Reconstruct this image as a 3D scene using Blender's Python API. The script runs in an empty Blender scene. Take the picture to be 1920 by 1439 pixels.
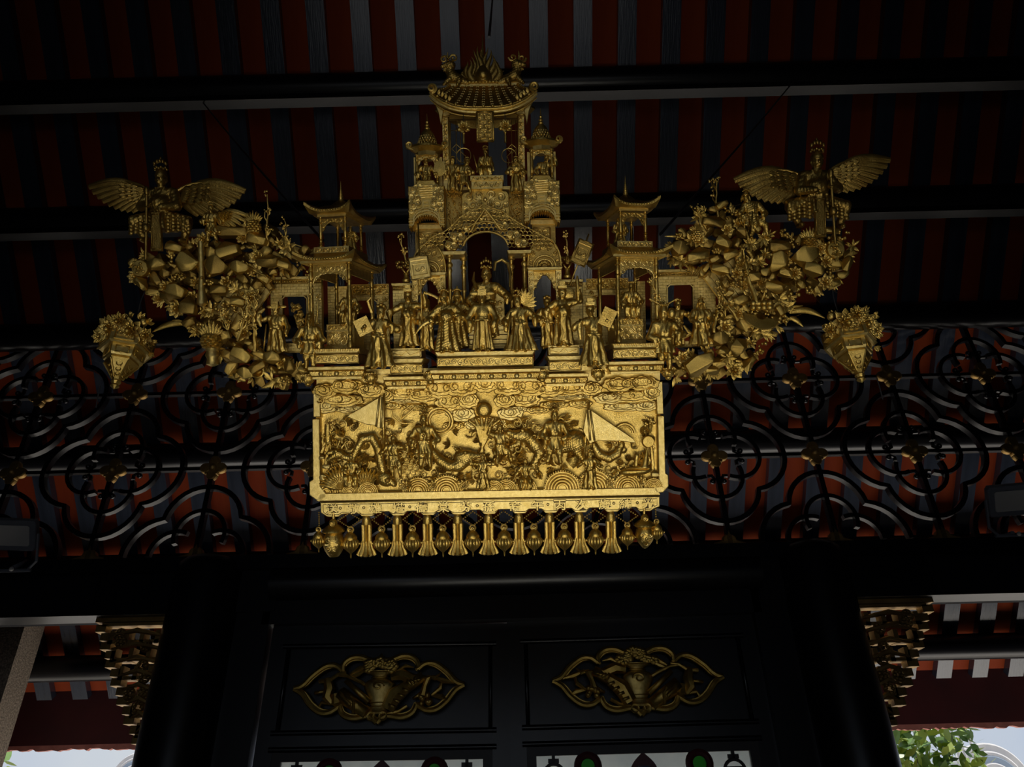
import bpy, bmesh, math, random
import numpy as np
from mathutils import Vector, Matrix

# ------------------------------------------------------------------ camera, sky, sun, exposure
SC = bpy.context.scene
COL = SC.collection
PX = 1387.0                                   # focal length in pixels of the 1920 x 1439 frame
EYE = np.array([0.0, 0.0, 1.55])
TH, RO = math.radians(31.7), 0.0245
XW = np.array([1.0, 0, 0]); U0 = np.array([0, -math.sin(TH), math.cos(TH)])
FW = np.array([0, math.cos(TH), math.sin(TH)])
UP = U0 * math.cos(RO) + XW * math.sin(RO)
RT = XW * math.cos(RO) - U0 * math.sin(RO)
cd = bpy.data.cameras.new('camera'); cam = bpy.data.objects.new('camera', cd); COL.objects.link(cam)
cd.sensor_fit = 'HORIZONTAL'; cd.sensor_width = 36.0; cd.lens = 36.0 * PX / 1920; cd.clip_end = 300; cd.clip_start = 0.05
cm = Matrix(((RT[0], UP[0], -FW[0], EYE[0]), (RT[1], UP[1], -FW[1], EYE[1]), (RT[2], UP[2], -FW[2], EYE[2]), (0, 0, 0, 1)))
cam.matrix_world = cm
SC.camera = cam
SC.view_settings.view_transform = 'Standard'; SC.view_settings.look = 'None'
SC.view_settings.gamma = 1.0; SC.view_settings.use_curve_mapping = False
SC.view_settings.exposure = -0.35
SC.cycles.use_denoising = True
SC.cycles.max_bounces = 7; SC.cycles.diffuse_bounces = 4; SC.cycles.glossy_bounces = 4
SC.cycles.sample_clamp_indirect = 4.0
SC.cycles.caustics_reflective = False; SC.cycles.caustics_refractive = False

wd = bpy.data.worlds.new('sky'); SC.world = wd; wd.use_nodes = True
nt = wd.node_tree; nt.nodes.clear()
o_ = nt.nodes.new('ShaderNodeOutputWorld'); b_ = nt.nodes.new('ShaderNodeBackground')
tc = nt.nodes.new('ShaderNodeTexCoord'); nz = nt.nodes.new('ShaderNodeTexNoise'); rp = nt.nodes.new('ShaderNodeValToRGB')
nz.inputs['Scale'].default_value = 3.0; nz.inputs['Detail'].default_value = 4
rp.color_ramp.elements[0].position = .35; rp.color_ramp.elements[0].color = (.46, .56, .74, 1)
rp.color_ramp.elements[1].position = .65; rp.color_ramp.elements[1].color = (.66, .71, .77, 1)
nt.links.new(tc.outputs['Generated'], nz.inputs['Vector']); nt.links.new(nz.outputs['Fac'], rp.inputs['Fac'])
nt.links.new(rp.outputs['Color'], b_.inputs['Color']); nt.links.new(b_.outputs[0], o_.inputs[0])
b_.inputs['Strength'].default_value = 1.15

sl = bpy.data.lights.new('sun', 'SUN'); so = bpy.data.objects.new('sun', sl); COL.objects.link(so)
sl.energy = 6.0; sl.angle = math.radians(3); sl.color = (1.0, .95, .86)
so.rotation_euler = Vector((0.45, 0.14, 0.85)).to_track_quat('Z', 'Y').to_euler()    # high over the street, it lights the paving before the porch
# daylight through the open doorway behind the viewer
al = bpy.data.lights.new('doorway_daylight', 'AREA'); ao = bpy.data.objects.new('doorway_daylight', al); COL.objects.link(ao)
al.shape = 'RECTANGLE'; al.size = 6.0; al.size_y = 2.6; al.energy = 4.8; al.color = (.82, .90, 1.0); al.spread = math.radians(115)
ao.location = (-.7, -5.95, 1.75); ao.rotation_euler = (math.radians(90), 0, 0)
# unseen area light added in the porch, standing in for street bounce
pl = bpy.data.lights.new('porch_fill_light', 'AREA'); po = bpy.data.objects.new('porch_fill_light', pl); COL.objects.link(po)
pl.shape = 'RECTANGLE'; pl.size = 14.0; pl.size_y = 1.6; pl.energy = 115.0; pl.color = (1.0, .93, .84); pl.spread = math.radians(110)
po.location = (1.5, 8.3, .25); po.rotation_euler = (Vector((1.5, 8.3, .25)) - Vector((1.5, 7.6, 4.2))).to_track_quat('Z', 'Y').to_euler()
# unseen area light added near the floor to brighten the hanging board
kl = bpy.data.lights.new('board_fill_light', 'AREA'); ko = bpy.data.objects.new('board_fill_light', kl); COL.objects.link(ko)
kl.shape = 'RECTANGLE'; kl.size = 2.6; kl.size_y = .9; kl.energy = 7.6; kl.color = (1.0, .95, .82); kl.spread = math.radians(54)
ko.location = (.05, .1, .35); ko.rotation_euler = (Vector((0, .1, .35)) - Vector((0, 2.8, 3.1))).to_track_quat('Z', 'Y').to_euler()

# ------------------------------------------------------------------ helpers
def ray(px, py): return FW + RT * (px - 960) / PX + UP * (720 - py) / PX
def wallp(px, py, Y=6.0):
    d = ray(px, py); return EYE + d * (Y / d[1])

def mat(name, col, rough=.5, metal=0.0, bump=0.0, bscale=40.0, var=0.0, vscale=8.0, spec=.5, coat=0.0, col2=None, emit=None, estr=0, stretch=None, dirt=None):
    m = bpy.data.materials.new(name); m.use_nodes = True
    t = m.node_tree; p = t.nodes['Principled BSDF']; L = t.links.new
    p.inputs['Base Color'].default_value = (*col, 1); p.inputs['Roughness'].default_value = rough
    p.inputs['Metallic'].default_value = metal; p.inputs['Specular IOR Level'].default_value = spec
    p.inputs['Coat Weight'].default_value = coat; p.inputs['Coat Roughness'].default_value = .12
    if emit: p.inputs['Emission Color'].default_value = (*emit, 1); p.inputs['Emission Strength'].default_value = estr
    c = t.nodes.new('ShaderNodeTexCoord'); mp = t.nodes.new('ShaderNodeMapping'); L(c.outputs['Object'], mp.inputs[0])
    if stretch: mp.inputs['Scale'].default_value = stretch
    last = None
    if var or col2:
        n = t.nodes.new('ShaderNodeTexNoise'); n.inputs['Scale'].default_value = vscale; n.inputs['Detail'].default_value = 5
        L(mp.outputs[0], n.inputs['Vector'])
        r = t.nodes.new('ShaderNodeValToRGB'); r.color_ramp.elements[0].position = .33; r.color_ramp.elements[1].position = .68
        a = col2 or tuple(x * (1 - var) for x in col)
        r.color_ramp.elements[0].color = (*a, 1); r.color_ramp.elements[1].color = (*col, 1)
        L(n.outputs['Fac'], r.inputs[0]); last = r.outputs[0]
    if last is not None: L(last, p.inputs['Base Color'])
    if bump:
        n = t.nodes.new('ShaderNodeTexNoise'); n.inputs['Scale'].default_value = bscale; n.inputs['Detail'].default_value = 4
        L(mp.outputs[0], n.inputs['Vector'])
        b = t.nodes.new('ShaderNodeBump'); b.inputs['Strength'].default_value = bump; b.inputs['Distance'].default_value = .01
        L(n.outputs['Fac'], b.inputs['Height']); L(b.outputs[0], p.inputs['Normal'])
    return m

M = {}
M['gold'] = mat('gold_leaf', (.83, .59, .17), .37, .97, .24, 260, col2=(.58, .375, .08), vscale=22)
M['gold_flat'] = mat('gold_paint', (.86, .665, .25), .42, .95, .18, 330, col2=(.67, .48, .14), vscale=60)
M['gold_dark_shade'] = mat('gold_aged_shade', (.52, .35, .09), .38, .92, .2, 200, col2=(.33, .20, .045), vscale=18)  # aged gold; its dark tone also stands in for shade in recesses
M['groove_shade'] = mat('groove_shade', (.10, .06, .014), .7, .3, .2, 200)  # near-black gold that paints the shade of incised outlines
M['gold_dull'] = mat('gold_dull', (.42, .27, .09), .5, .8, .2, 60, col2=(.27, .16, .05), vscale=9)
M['red'] = mat('red_board', (.34, .060, .015), .65, 0, .1, 30, col2=(.22, .030, .008), vscale=3, stretch=(1, .2, .2), spec=.12)
M['rafter'] = mat('rafter_paint', (.034, .044, .070), .25, 0, .18, 25, col2=(.022, .029, .046), vscale=5, stretch=(3, .25, .25), spec=.75, coat=.45)
M['lacquer'] = mat('black_lacquer', (.004, .004, .006), .30, 0, .10, 12, spec=.5, stretch=(.3, 1, 1))
M['lacquer_flat'] = mat('black_lacquer_door', (.004, .004, .006), .34, 0, .08, 9, spec=.45)
M['lintel'] = mat('lintel_paint', (.010, .010, .013), .8, 0, .1, 12, spec=.10, stretch=(.3, 1, 1))
M['iron'] = mat('black_iron', (.006, .006, .008), .26, 0, .05, 40, spec=.6)
M['maroon'] = mat('maroon_board', (.075, .010, .012), .6, 0, .1, 20, col2=(.05, .008, .010), vscale=2)
M['stone'] = mat('granite', (.36, .29, .22), .85, 0, .6, 60, col2=(.12, .095, .075), vscale=55)
M['floor'] = mat('floor_tile', (.42, .36, .29), .6, 0, .05, 10, col2=(.36, .31, .25), vscale=2)
M['paving'] = mat('paving', (.58, .54, .48), .8, 0, .1, 6, col2=(.52, .48, .43), vscale=1)
M['flagstone'] = mat('grey_flagstone', (.15, .145, .14), .85, 0, .1, 6, col2=(.12, .115, .11), vscale=1)
M['plaster'] = mat('white_plaster', (.74, .72, .70), .8, 0, .1, 12, col2=(.62, .61, .62), vscale=4)
M['plaster_blue'] = mat('blue_plaster', (.34, .42, .52), .8)
M['pink'] = mat('lit_edge', (.52, .20, .16), .7, 0, .2, 20, col2=(.36, .12, .10), vscale=8)  # pink tone paints the light along the eaves board's bottom edge
M['grey'] = mat('grey_housing', (.16, .17, .20), .45, 0, .05, 30)
M['lamp_glass'] = mat('lamp_glass', (.52, .51, .49), .25, 0, 0)
M['wire'] = mat('wire', (.03, .03, .035), .4, .3)
M['leaf'] = mat('leaf_green', (.15, .28, .04), .45, 0, .1, 10, col2=(.06, .14, .025), vscale=3)
M['leaf_young'] = mat('leaf_young', (.34, .44, .05), .45, 0, .1, 10, col2=(.22, .33, .04), vscale=3)
M['bark'] = mat('bark', (.12, .09, .06), .9)
M['frost'] = mat('frosted_pane', (.62, .64, .58), .3, 0, .1, 12, col2=(.50, .54, .50), vscale=6)
M['lead'] = mat('dark_fret', (.016, .010, .008), .5)
M['fret_red'] = mat('maroon_fret', (.10, .012, .016), .5)
M['green_glass'] = mat('green_pane', (.03, .35, .02), .2)
M['blue_glass'] = mat('blue_pane', (.03, .05, .50), .2)
for k in ('frost', 'green_glass', 'blue_glass'):
    p = M[k].node_tree.nodes['Principled BSDF']; p.inputs['Transmission Weight'].default_value = .75
    p.inputs['Roughness'].default_value = .55

class G:
    """collects vertices and faces, then becomes ONE mesh"""
    def __init__(s): s.v = []; s.n = 0; s.f = []; s.flat = []
    def add(s, v, *fs):
        v = np.asarray(v, float).reshape(-1, 3); s.v.append(v)
        for f in fs:
            if len(f) == 0: continue
            if isinstance(f, np.ndarray): s.f.extend((f + s.n).tolist())
            else: s.f.extend([[i + s.n for i in q] for q in f])
        s.n += len(v); return s
    def box(s, lo, hi, rot=None, c=None):
        lo, hi = np.array(lo, float), np.array(hi, float)
        v = np.array([[(lo, hi)[i][0], (lo, hi)[j][1], (lo, hi)[k][2]] for i in (0, 1) for j in (0, 1) for k in (0, 1)])
        if rot is not None:
            c = (lo + hi) / 2 if c is None else np.array(c, float)
            v = (v - c) @ np.asarray(rot).T + c
        return s.add(v, [[0, 1, 3, 2], [4, 6, 7, 5], [0, 4, 5, 1], [2, 3, 7, 6], [0, 2, 6, 4], [1, 5, 7, 3]])
    def loft(s, rings, closed=True, cap=(True, True)):
        rings = [np.asarray(r, float) for r in rings]; n = len(rings[0]); m = len(rings)
        v = np.concatenate(rings)
        j = np.arange(n if closed else n - 1); jn = (j + 1) % n
        q = [np.stack([i * n + j, i * n + jn, (i + 1) * n + jn, (i + 1) * n + j], 1) for i in range(m - 1)]
        fs = [np.concatenate(q)] if q else []
        caps = []
        if cap[0]: caps.append(list(range(n))[::-1])
        if cap[1]: caps.append([(m - 1) * n + i for i in range(n)])
        s.add(v, *fs); k = len(s.f); s.n -= len(v); s.f.extend([[i + s.n for i in c] for c in caps]); s.n += len(v)
        s.flat += range(k, len(s.f)); return s
    def tube(s, pts, r, n=6, flat=1.0, cap=True, up=(0, 0, 1)):
        """swept tube; r one radius or one per point; flat squashes it along the frame normal"""
        P = np.asarray(pts, float); m = len(P)
        r = np.full(m, r, float) if np.isscalar(r) else np.asarray(r, float)
        T = np.gradient(P, axis=0); T /= np.linalg.norm(T, axis=1)[:, None] + 1e-9
        u = np.array(up, float)
        a = np.arange(n) * 2 * math.pi / n
        rings = []
        for i in range(m):
            b = np.cross(T[i], u)
            if np.linalg.norm(b) < 1e-3: b = np.cross(T[i], (1, .1, 0))
            b /= np.linalg.norm(b); c = np.cross(b, T[i])
            rings.append(P[i] + r[i] * (np.cos(a)[:, None] * b + flat * np.sin(a)[:, None] * c))
        return s.loft(rings, True, (cap, cap))
    def ring(s, c, R, r, n=20, k=6, ax=(1, 0, 0), ay=(0, 1, 0), a0=0, a1=2 * math.pi, flat=1.0):
        """torus arc in the plane of ax, ay"""
        c, ax, ay = (np.array(x, float) for x in (c, ax, ay))
        full = abs(a1 - a0 - 2 * math.pi) < 1e-6
        t = np.linspace(a0, a1, n, endpoint=not full); az = np.cross(ax, ay)
        b = np.arange(k) * 2 * math.pi / k
        rings = []
        for q in t:
            d = math.cos(q) * ax + math.sin(q) * ay
            rings.append(c + R * d + r * (np.cos(b)[:, None] * d + flat * np.sin(b)[:, None] * az))
        if full: rings.append(rings[0])
        return s.loft(rings, True, (not full, not full))
    def lathe(s, prof, c=(0, 0, 0), n=16, axis=1, flute=0, fa=0.0, squash=1.0):
        """prof: (radius, height along axis); axis 0, 1 or 2"""
        a = np.arange(n) * 2 * math.pi / n
        i, j = [(1, 2), (0, 2), (0, 1)][axis]
        rings = []
        for r, h in prof:
            rr = r * (1 + fa * np.cos(flute * a)) if flute else np.full(n, r)
            v = np.zeros((n, 3)); v[:, i] = rr * np.cos(a); v[:, j] = rr * np.sin(a) * squash; v[:, axis] = h
            rings.append(v + np.array(c))
        return s.loft(rings)
    def ell(s, c, r, nu=12, nv=8):
        r = np.full(3, r, float) if np.isscalar(r) else np.array(r, float)
        t = np.linspace(0, math.pi, nv + 1); a = np.arange(nu) * 2 * math.pi / nu
        rings = [np.stack([np.cos(a) * max(math.sin(q), .02), np.full(nu, -math.cos(q)), np.sin(a) * max(math.sin(q), .02)], 1) * r + np.array(c) for q in t]
        return s.loft(rings)
    def prism(s, pts, w0, w1, bev=0.0, axis=2):
        """outline in the two other axes, extruded from w0 (back) to w1 (front), front edge bevelled"""
        P = np.asarray(pts, float)
        ar = np.sum(P[:, 0] * np.roll(P[:, 1], -1) - P[:, 1] * np.roll(P[:, 0], -1))
        if ar < 0: P = P[::-1]
        i, j = [(1, 2), (0, 2), (0, 1)][axis]
        def R(p, w):
            v = np.zeros((len(p), 3)); v[:, i] = p[:, 0]; v[:, j] = p[:, 1]; v[:, axis] = w; return v
        rings = [R(P, w0)]
        if bev:
            e = np.roll(P, -1, 0) - P; nn = np.stack([-e[:, 1], e[:, 0]], 1); nn /= np.linalg.norm(nn, axis=1)[:, None] + 1e-9
            vn = nn + np.roll(nn, 1, 0); vn /= np.maximum(np.linalg.norm(vn, axis=1)[:, None], .5)
            d = math.copysign(bev, w1 - w0)
            rings += [R(P, w1 - d), R(P + vn * bev * .35, w1 - d * .35), R(P + vn * bev, w1)]
        else: rings.append(R(P, w1))
        return s.loft(rings)
    def mesh(s, name, base=(0, 0, 0), q=False, ang=40):
        v = np.concatenate(s.v) - np.array(base, float)
        f = s.f
        if q: v = np.stack([v[:, 0], -v[:, 2], -v[:, 1]], 1) * SQ
        me = bpy.data.meshes.new(name); me.from_pydata(v.tolist(), [], f)
        me.set_sharp_from_angle(angle=math.radians(ang))
        sm = np.ones(len(me.polygons), bool); sm[s.flat] = False; me.polygons.foreach_set('use_smooth', sm)
        me.update(); return me

def link(name, me, m, parent=None, **props):
    o = bpy.data.objects.new(name, me); COL.objects.link(o)
    if me is not None and m is not None and not me.materials: me.materials.append(M[m] if isinstance(m, str) else m)
    if parent is not None: o.parent = parent
    for k, v in props.items(): o[k] = v
    return o
def thing(name, loc, label=None, category=None, group=None, kind=None, mtx=None):
    o = bpy.data.objects.new(name, None); COL.objects.link(o); o.empty_display_size = .05
    if mtx is not None: o.matrix_world = mtx
    else: o.location = Vector(loc)
    for k, v in (('label', label), ('category', category), ('group', group), ('kind', kind)):
        if v: o[k] = v
    return o
def put(name, g, m, parent, base, **kw):       # world-space builder g becomes a child of the Empty at base
    return link(name, g.mesh(name, base, ang=kw.pop('ang', 40)), m, parent, **kw)
rnd = random.Random(7)

# ------------------------------------------------------------------ setting: floor, walls, roof
def struct(name, g, m, **kw):
    return link(name, g.mesh(name), m, None, kind='structure', **kw)
struct('floor', G().box((-9, -6.2, -.2), (9, 9.2, 0)), 'floor')
struct('ground_courtyard', G().box((-30, -30, -.3), (30, -6.2, -.02)), 'flagstone')
struct('ground_street', G().box((-40, 9.2, -.6), (40, 60, -.3)), 'paving')
struct('wall_left', G().box((-9, -6.2, 0), (-8.8, 9.0, 10)), 'lacquer_flat')
struct('wall_right', G().box((8.8, -6.2, 0), (9, 9.0, 10)), 'lacquer_flat')

struct('wall_back', G().box((-9, -6.2, 0), (-3.8, -6.0, 10)).box((2.4, -6.2, 0), (9, -6.0, 10)).box((-3.8, -6.2, 3.4), (2.4, -6.0, 10)), 'lacquer_flat')
CR = 10.46 + 1.55                               # roof plane: Z = CR - Y
roof = thing('ceiling', (0, 0, CR), kind='structure')
RB = (0, 0, CR)
s2 = math.sqrt(.5)
def slope(x, t, n):                             # t along the slope (Y), n below the board plane
    return np.array([x, t - n * s2, CR - t - n * s2])
def slab(x0, x1, t0, t1, n0, n1):
    v = [slope(x, t, n) for x in (x0, x1) for t in (t0, t1) for n in (n0, n1)]
    return G().add(v, [[0, 1, 3, 2], [4, 6, 7, 5], [0, 4, 5, 1], [2, 3, 7, 6], [0, 2, 6, 4], [1, 5, 7, 3]])
PURL = [3.60, 4.45, 5.24, 6.02, 6.91, 7.77, 8.61]
d0 = ray(1009, 50); PH = (d0 * (10.46 / (d0[1] + d0[2])))[0]
PER = .405
raf = put('rafter', slab(-.085, .085, 2.6, 8.95, .0, .085), 'rafter', roof, RB)
rows = [2.6] + PURL + [8.92]
brd = [put('roof_board', slab(-.21, .21, rows[i] + .004, rows[i + 1] - .004, -.03, -.001), 'red', roof, RB) for i in range(len(rows) - 1)]
first = True
for i in range(-21, 22):
    x = PH + i * PER
    if first: raf.location.x = x
    else:
        c = raf.copy(); COL.objects.link(c); c.location.x = x
    for b in brd:
        if first: b.location.x = x + PER / 2
        elif abs(x) < 7.0:
            c = b.copy(); COL.objects.link(c); c.location.x = x + PER / 2
    first = False
put('roof_slab', slab(-9, 9, 2.5, 9.0, -.12, -.04), 'maroon', roof, RB)
put('roof_upper', G().box((-9, -6.2, CR - 2.7), (9, 2.75, CR - 2.55)), 'lacquer_flat', roof, RB)
for i, t in enumerate(PURL):
    c = slope(0, t, .085 + .13)
    put('purlin', G().tube([(x, c[1], c[2]) for x in (-8.8, 8.8)], .135, 28), 'lacquer', roof, RB)
    if i in (1, 2): put('purlin_rail', G().box((-8.8, c[1] - .05, c[2] - .19), (8.8, c[1] + .05, c[2] - .05)), 'lacquer', roof, RB)

# the hanging eaves board outside, with its ragged bottom edge
eav = thing('trim_1', (0, 8.98, 2.6), kind='structure')
g = G(); xs = np.arange(-8.8, 8.81, .035); zb = 2.50 + np.array([rnd.uniform(-.016, .012) for _ in xs])
pts = [(-8.8, 3.28)] + [(x, z) for x, z in zip(xs, zb)] + [(8.8, 3.28)]
put('eaves_board', G().box((-8.8, 8.96, 2.545), (8.8, 9.0, 3.3)), 'maroon', eav, (0, 8.98, 2.6))
put('ragged_edge', G().prism(pts[:], 8.975, 9.03, axis=1), 'pink', eav, (0, 8.98, 2.6))

# ------------------------------------------------------------------ front wall: beam, columns, lintels, doors
E0 = 1.55
struct('trim_2', G().box((-8.8, 5.9, E0 + 1.93), (8.8, 6.15, E0 + 2.045)), 'lacquer')     # rail the grille stands on
struct('trim_3', G().box((-8.8, 5.97, E0 + 1.60), (-1.95, 6.2, E0 + 1.93)), 'lacquer_flat')
struct('trim_4', G().box((1.95, 5.97, E0 + 1.60), (8.8, 6.2, E0 + 1.93)), 'lacquer_flat')
g = G(); g.tube([(-2.0, 6.03, E0 + 1.83), (1.98, 6.03, E0 + 1.83)], .155, 28)
struct('trim_5', g, 'lacquer')                                                             # rounded lintel over the door
for sx, x in ((-1, -2.53), (1, 2.43)):
    n = 1 if sx < 0 else 2
    w = G(); w.lathe([(.275, 0), (.275, 3.47), (.26, 3.53), (.21, 3.58), (.12, 3.60)], (x, 6.0, 0), 32, 2)
    struct('column_left' if sx < 0 else 'column_right', w, 'lacquer_flat')
# side-bay lintels whose undersides catch the daylight
struct('trim_6', G().box((-8.8, 5.96, E0 + 1.62), (-3.42, 6.34, E0 + 1.9)), 'lintel')
struct('trim_7', G().box((3.36, 5.96, E0 + 1.62), (8.8, 6.34, E0 + 1.9)), 'lintel')
# door frame
struct('trim_8', G().box((-2.04, 5.98, 0), (-1.98, 6.12, 3.3)).box((1.88, 5.98, 0), (1.94, 6.12, 3.3)).box((-2.04, 5.98, E0 + 1.50), (1.94, 6.12, E0 + 1.72)), 'lacquer_flat')
struct('trim_9', G().box((-2.3, 6.0, 0), (-2.0, 6.12, 3.4)).box((1.9, 6.0, 0), (2.2, 6.12, 3.4)), 'lacquer_flat')

def door(name, x0, x1, swing):
    h = x0 if swing < 0 else x1                         # hinge side
    base = (h, 6.07, 0)
    d = thing(name, base, kind='structure')
    zt = E0 + 1.503
    def P(nm, g, m='lacquer_flat', **kw): return put(nm, g, m, d, base, **kw)
    P('stile', G().box((x0, 6.05, .1), (x0 + .13, 6.11, zt))); P('stile', G().box((x1 - .13, 6.05, .1), (x1, 6.11, zt)))
    zp0, zp1 = E0 + .70, E0 + 1.36
    P('rail', G().box((x0 + .13, 6.05, zp1), (x1 - .13, 6.11, zt))); P('rail', G().box((x0 + .13, 6.05, E0 + .60), (x1 - .13, 6.11, zp0)))
    P('panel', G().box((x0 + .13, 6.075, zp0), (x1 - .13, 6.10, zp1)))
    for z, dz in ((zp1, -.035), (zp0, .035), (E0 + .62, -.03)):
        P('moulding', G().tube([(x0 + .10, 6.052, z + dz / 2), (x1 - .10, 6.052, z + dz / 2)], .020, 10), 'lacquer')
    for x in (x0 + .145, x1 - .145):
        P('moulding', G().tube([(x, 6.055, zp0), (x, 6.055, zp1)], .016, 8), 'lacquer')
    # stained-glass opening below
    zg = E0 + .575
    P('glass_frame', G().box((x0 + .13, 6.055, zg - .05), (x1 - .13, 6.10, zg + .045)), 'lead')
    P('glass_frame', G().box((x0 + .13, 6.055, E0 - .55), (x0 + .20, 6.10, zg - .05)), 'lead')
    P('glass_frame', G().box((x1 - .20, 6.055, E0 - .55), (x1 - .13, 6.10, zg - .05)), 'lead')
    P('pane', G().box((x0 + .20, 6.08, E0 - .55), (x1 - .20, 6.088, zg - .05)), 'frost', label='frosted white glass pane')
    P('bottom_panel', G().box((x0 + .13, 6.05, .1), (x1 - .13, 6.10, E0 - .55)))
    xm = (x0 + x1) / 2; W = (x1 - x0) / 2 - .2; zc = zg - .05
    for sgn in (-1, 1):
        cx = xm + sgn * W * .52
        P('roundel', G().ring((cx, 6.07, zc - .075), .075, .028, 24, 8, (1, 0, 0), (0, 0, 1)), 'fret_red')
        P('green_pane', G().lathe([(.055, 6.062), (.055, 6.09)], (cx, 0, zc - .075), 20, 1), 'green_glass', label='round green glass pane')
        cx = xm + sgn * W * .84
        P('fret_ring', G().ring((cx, 6.07, zc - .13), .075, .012, 24, 6, (1, 0, 0), (0, 0, 1)).box((cx - .012, 6.06, zc - .06), (cx + .012, 6.08, zc))
          .box((cx - .075, 6.06, zc - .115), (cx + .075, 6.08, zc - .10)).box((cx - .04, 6.06, zc - .05), (cx + .04, 6.08, zc - .02)).box((cx-.05,6.062,zc-.2),(cx-.03,6.078,zc-.1)), 'lead')
    tt = np.linspace(0, 1, 12)
    P('teardrop', G().prism([(xm + .095 * math.sin(math.pi * t ** .8) ** 1.0 * (1 if t < 1 else 0), zc - .19 + .20 * t) for t in tt] + [(xm - .095 * math.sin(math.pi * t ** .8), zc - .19 + .20 * t) for t in tt[::-1]], 6.06, 6.08, axis=1), 'fret_red')
    P('blue_pane', G().lathe([(.05, 6.052), (.05, 6.062)], (xm, 0, zc - .13), 20, 1), 'blue_glass', label='round blue glass pane')
    for q in range(3): P('blue_pane_bar', G().box((xm - .045, 6.048, zc - .12 + q * .016), (xm + .045, 6.054, zc - .115 + q * .016)), 'frost')
    return d
dl = door('door_1', -1.98, -.094, -1); dr = door('door_2', -.088, 1.88, 1)
dl.rotation_euler.z = math.radians(1.2); dl.rotation_euler.y = math.radians(.35); dr.rotation_euler.z = math.radians(-1.2)
# ------------------------------------------------------------------ the hanging shrine board: its frame leans forward towards the viewer
DQ = 3.0; SQ = DQ / PX                          # 1 unit in this frame = SQ metres; x right, y down, w towards the viewer
RQ = 0.018                                     # the board hangs level, the camera does not
QX = RT * math.cos(RQ) + UP * math.sin(RQ); QZ = UP * math.cos(RQ) - RT * math.sin(RQ)
MQ = Matrix(((QX[0], FW[0], QZ[0], 0), (QX[1], FW[1], QZ[1], 0), (QX[2], FW[2], QZ[2], 0), (0, 0, 0, 1)))
def qat(x, y, w=0.0):
    k = 1 - w / PX
    return EYE + FW * (DQ - w * SQ) + RT * ((x - 960) * k * SQ) + UP * ((720 - y) * k * SQ)
def qthing(name, base, label=None, category=None, group=None, kind=None):
    m = MQ.copy(); m.translation = Vector(qat(*base))
    return thing(name, None, label, category, group, kind, m)
def qput(name, g, m, parent, base, **kw):
    return link(name, g.mesh(name, base, True, kw.pop('ang', 40)), m, parent, **kw)
def qtop(name, g, m, base, label, category, group=None, kind=None, ang=40):
    o = link(name, g.mesh(name, base, True, ang), m); mm = MQ.copy(); mm.translation = Vector(qat(*base)); o.matrix_world = mm
    for k, v in (('label', label), ('category', category), ('group', group), ('kind', kind)):
        if v: o[k] = v
    return o

def snet(f, lo, h):
    """surface of the zero level of a sampled field, one continuous mesh"""
    ins = f < 0
    nx, ny, nz = f.shape
    cs = [(a, b, c) for a in (0, 1) for b in (0, 1) for c in (0, 1)]
    cnt = np.zeros((nx - 1, ny - 1, nz - 1), np.int8)
    for a, b, c in cs: cnt += ins[a:nx - 1 + a, b:ny - 1 + b, c:nz - 1 + c]
    act = (cnt > 0) & (cnt < 8)
    ia = np.argwhere(act); idx = np.full(act.shape, -1, np.int64); idx[act] = np.arange(len(ia))
    acc = np.zeros((len(ia), 3)); num = np.zeros(len(ia))
    I = ia.T
    for ax in range(3):
        o1, o2 = [i for i in range(3) if i != ax]
        for u in (0, 1):
            for v in (0, 1):
                p0 = [0, 0, 0]; p0[o1] = u; p0[o2] = v; p1 = list(p0); p1[ax] = 1
                fa = f[I[0] + p0[0], I[1] + p0[1], I[2] + p0[2]]; fb = f[I[0] + p1[0], I[1] + p1[1], I[2] + p1[2]]
                m = (fa < 0) != (fb < 0)
                t = np.where(m, fa / np.where(m, fa - fb, 1), 0)
                q = np.zeros((len(ia), 3)); q[:, o1] = u; q[:, o2] = v; q[:, ax] = t
                acc += q * m[:, None]; num += m
    V = (ia + acc / num[:, None]) * h + np.array(lo)
    F = []
    for ax in range(3):
        o1, o2 = [i for i in range(3) if i != ax]
        s0 = [slice(None)] * 3; s1 = [slice(None)] * 3
        s0[ax] = slice(0, -1); s1[ax] = slice(1, None)
        a_, b_ = ins[tuple(s0)], ins[tuple(s1)]
        e = np.argwhere(a_ != b_)
        e = e[(e[:, o1] > 0) & (e[:, o2] > 0) & (e[:, o1] < f.shape[o1] - 1) & (e[:, o2] < f.shape[o2] - 1)]
        if not len(e): continue
        d1 = np.zeros(3, int); d1[o1] = 1; d2 = np.zeros(3, int); d2[o2] = 1
        g = lambda z: idx[z[:, 0], z[:, 1], z[:, 2]]
        qd = np.stack([g(e - d1 - d2), g(e - d2), g(e), g(e - d1)], 1)
        fl = a_[e[:, 0], e[:, 1], e[:, 2]]
        if ax == 1: fl = ~fl
        qd[fl] = qd[fl][:, ::-1]
        F.append(qd)
    return V, np.concatenate(F)

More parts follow.
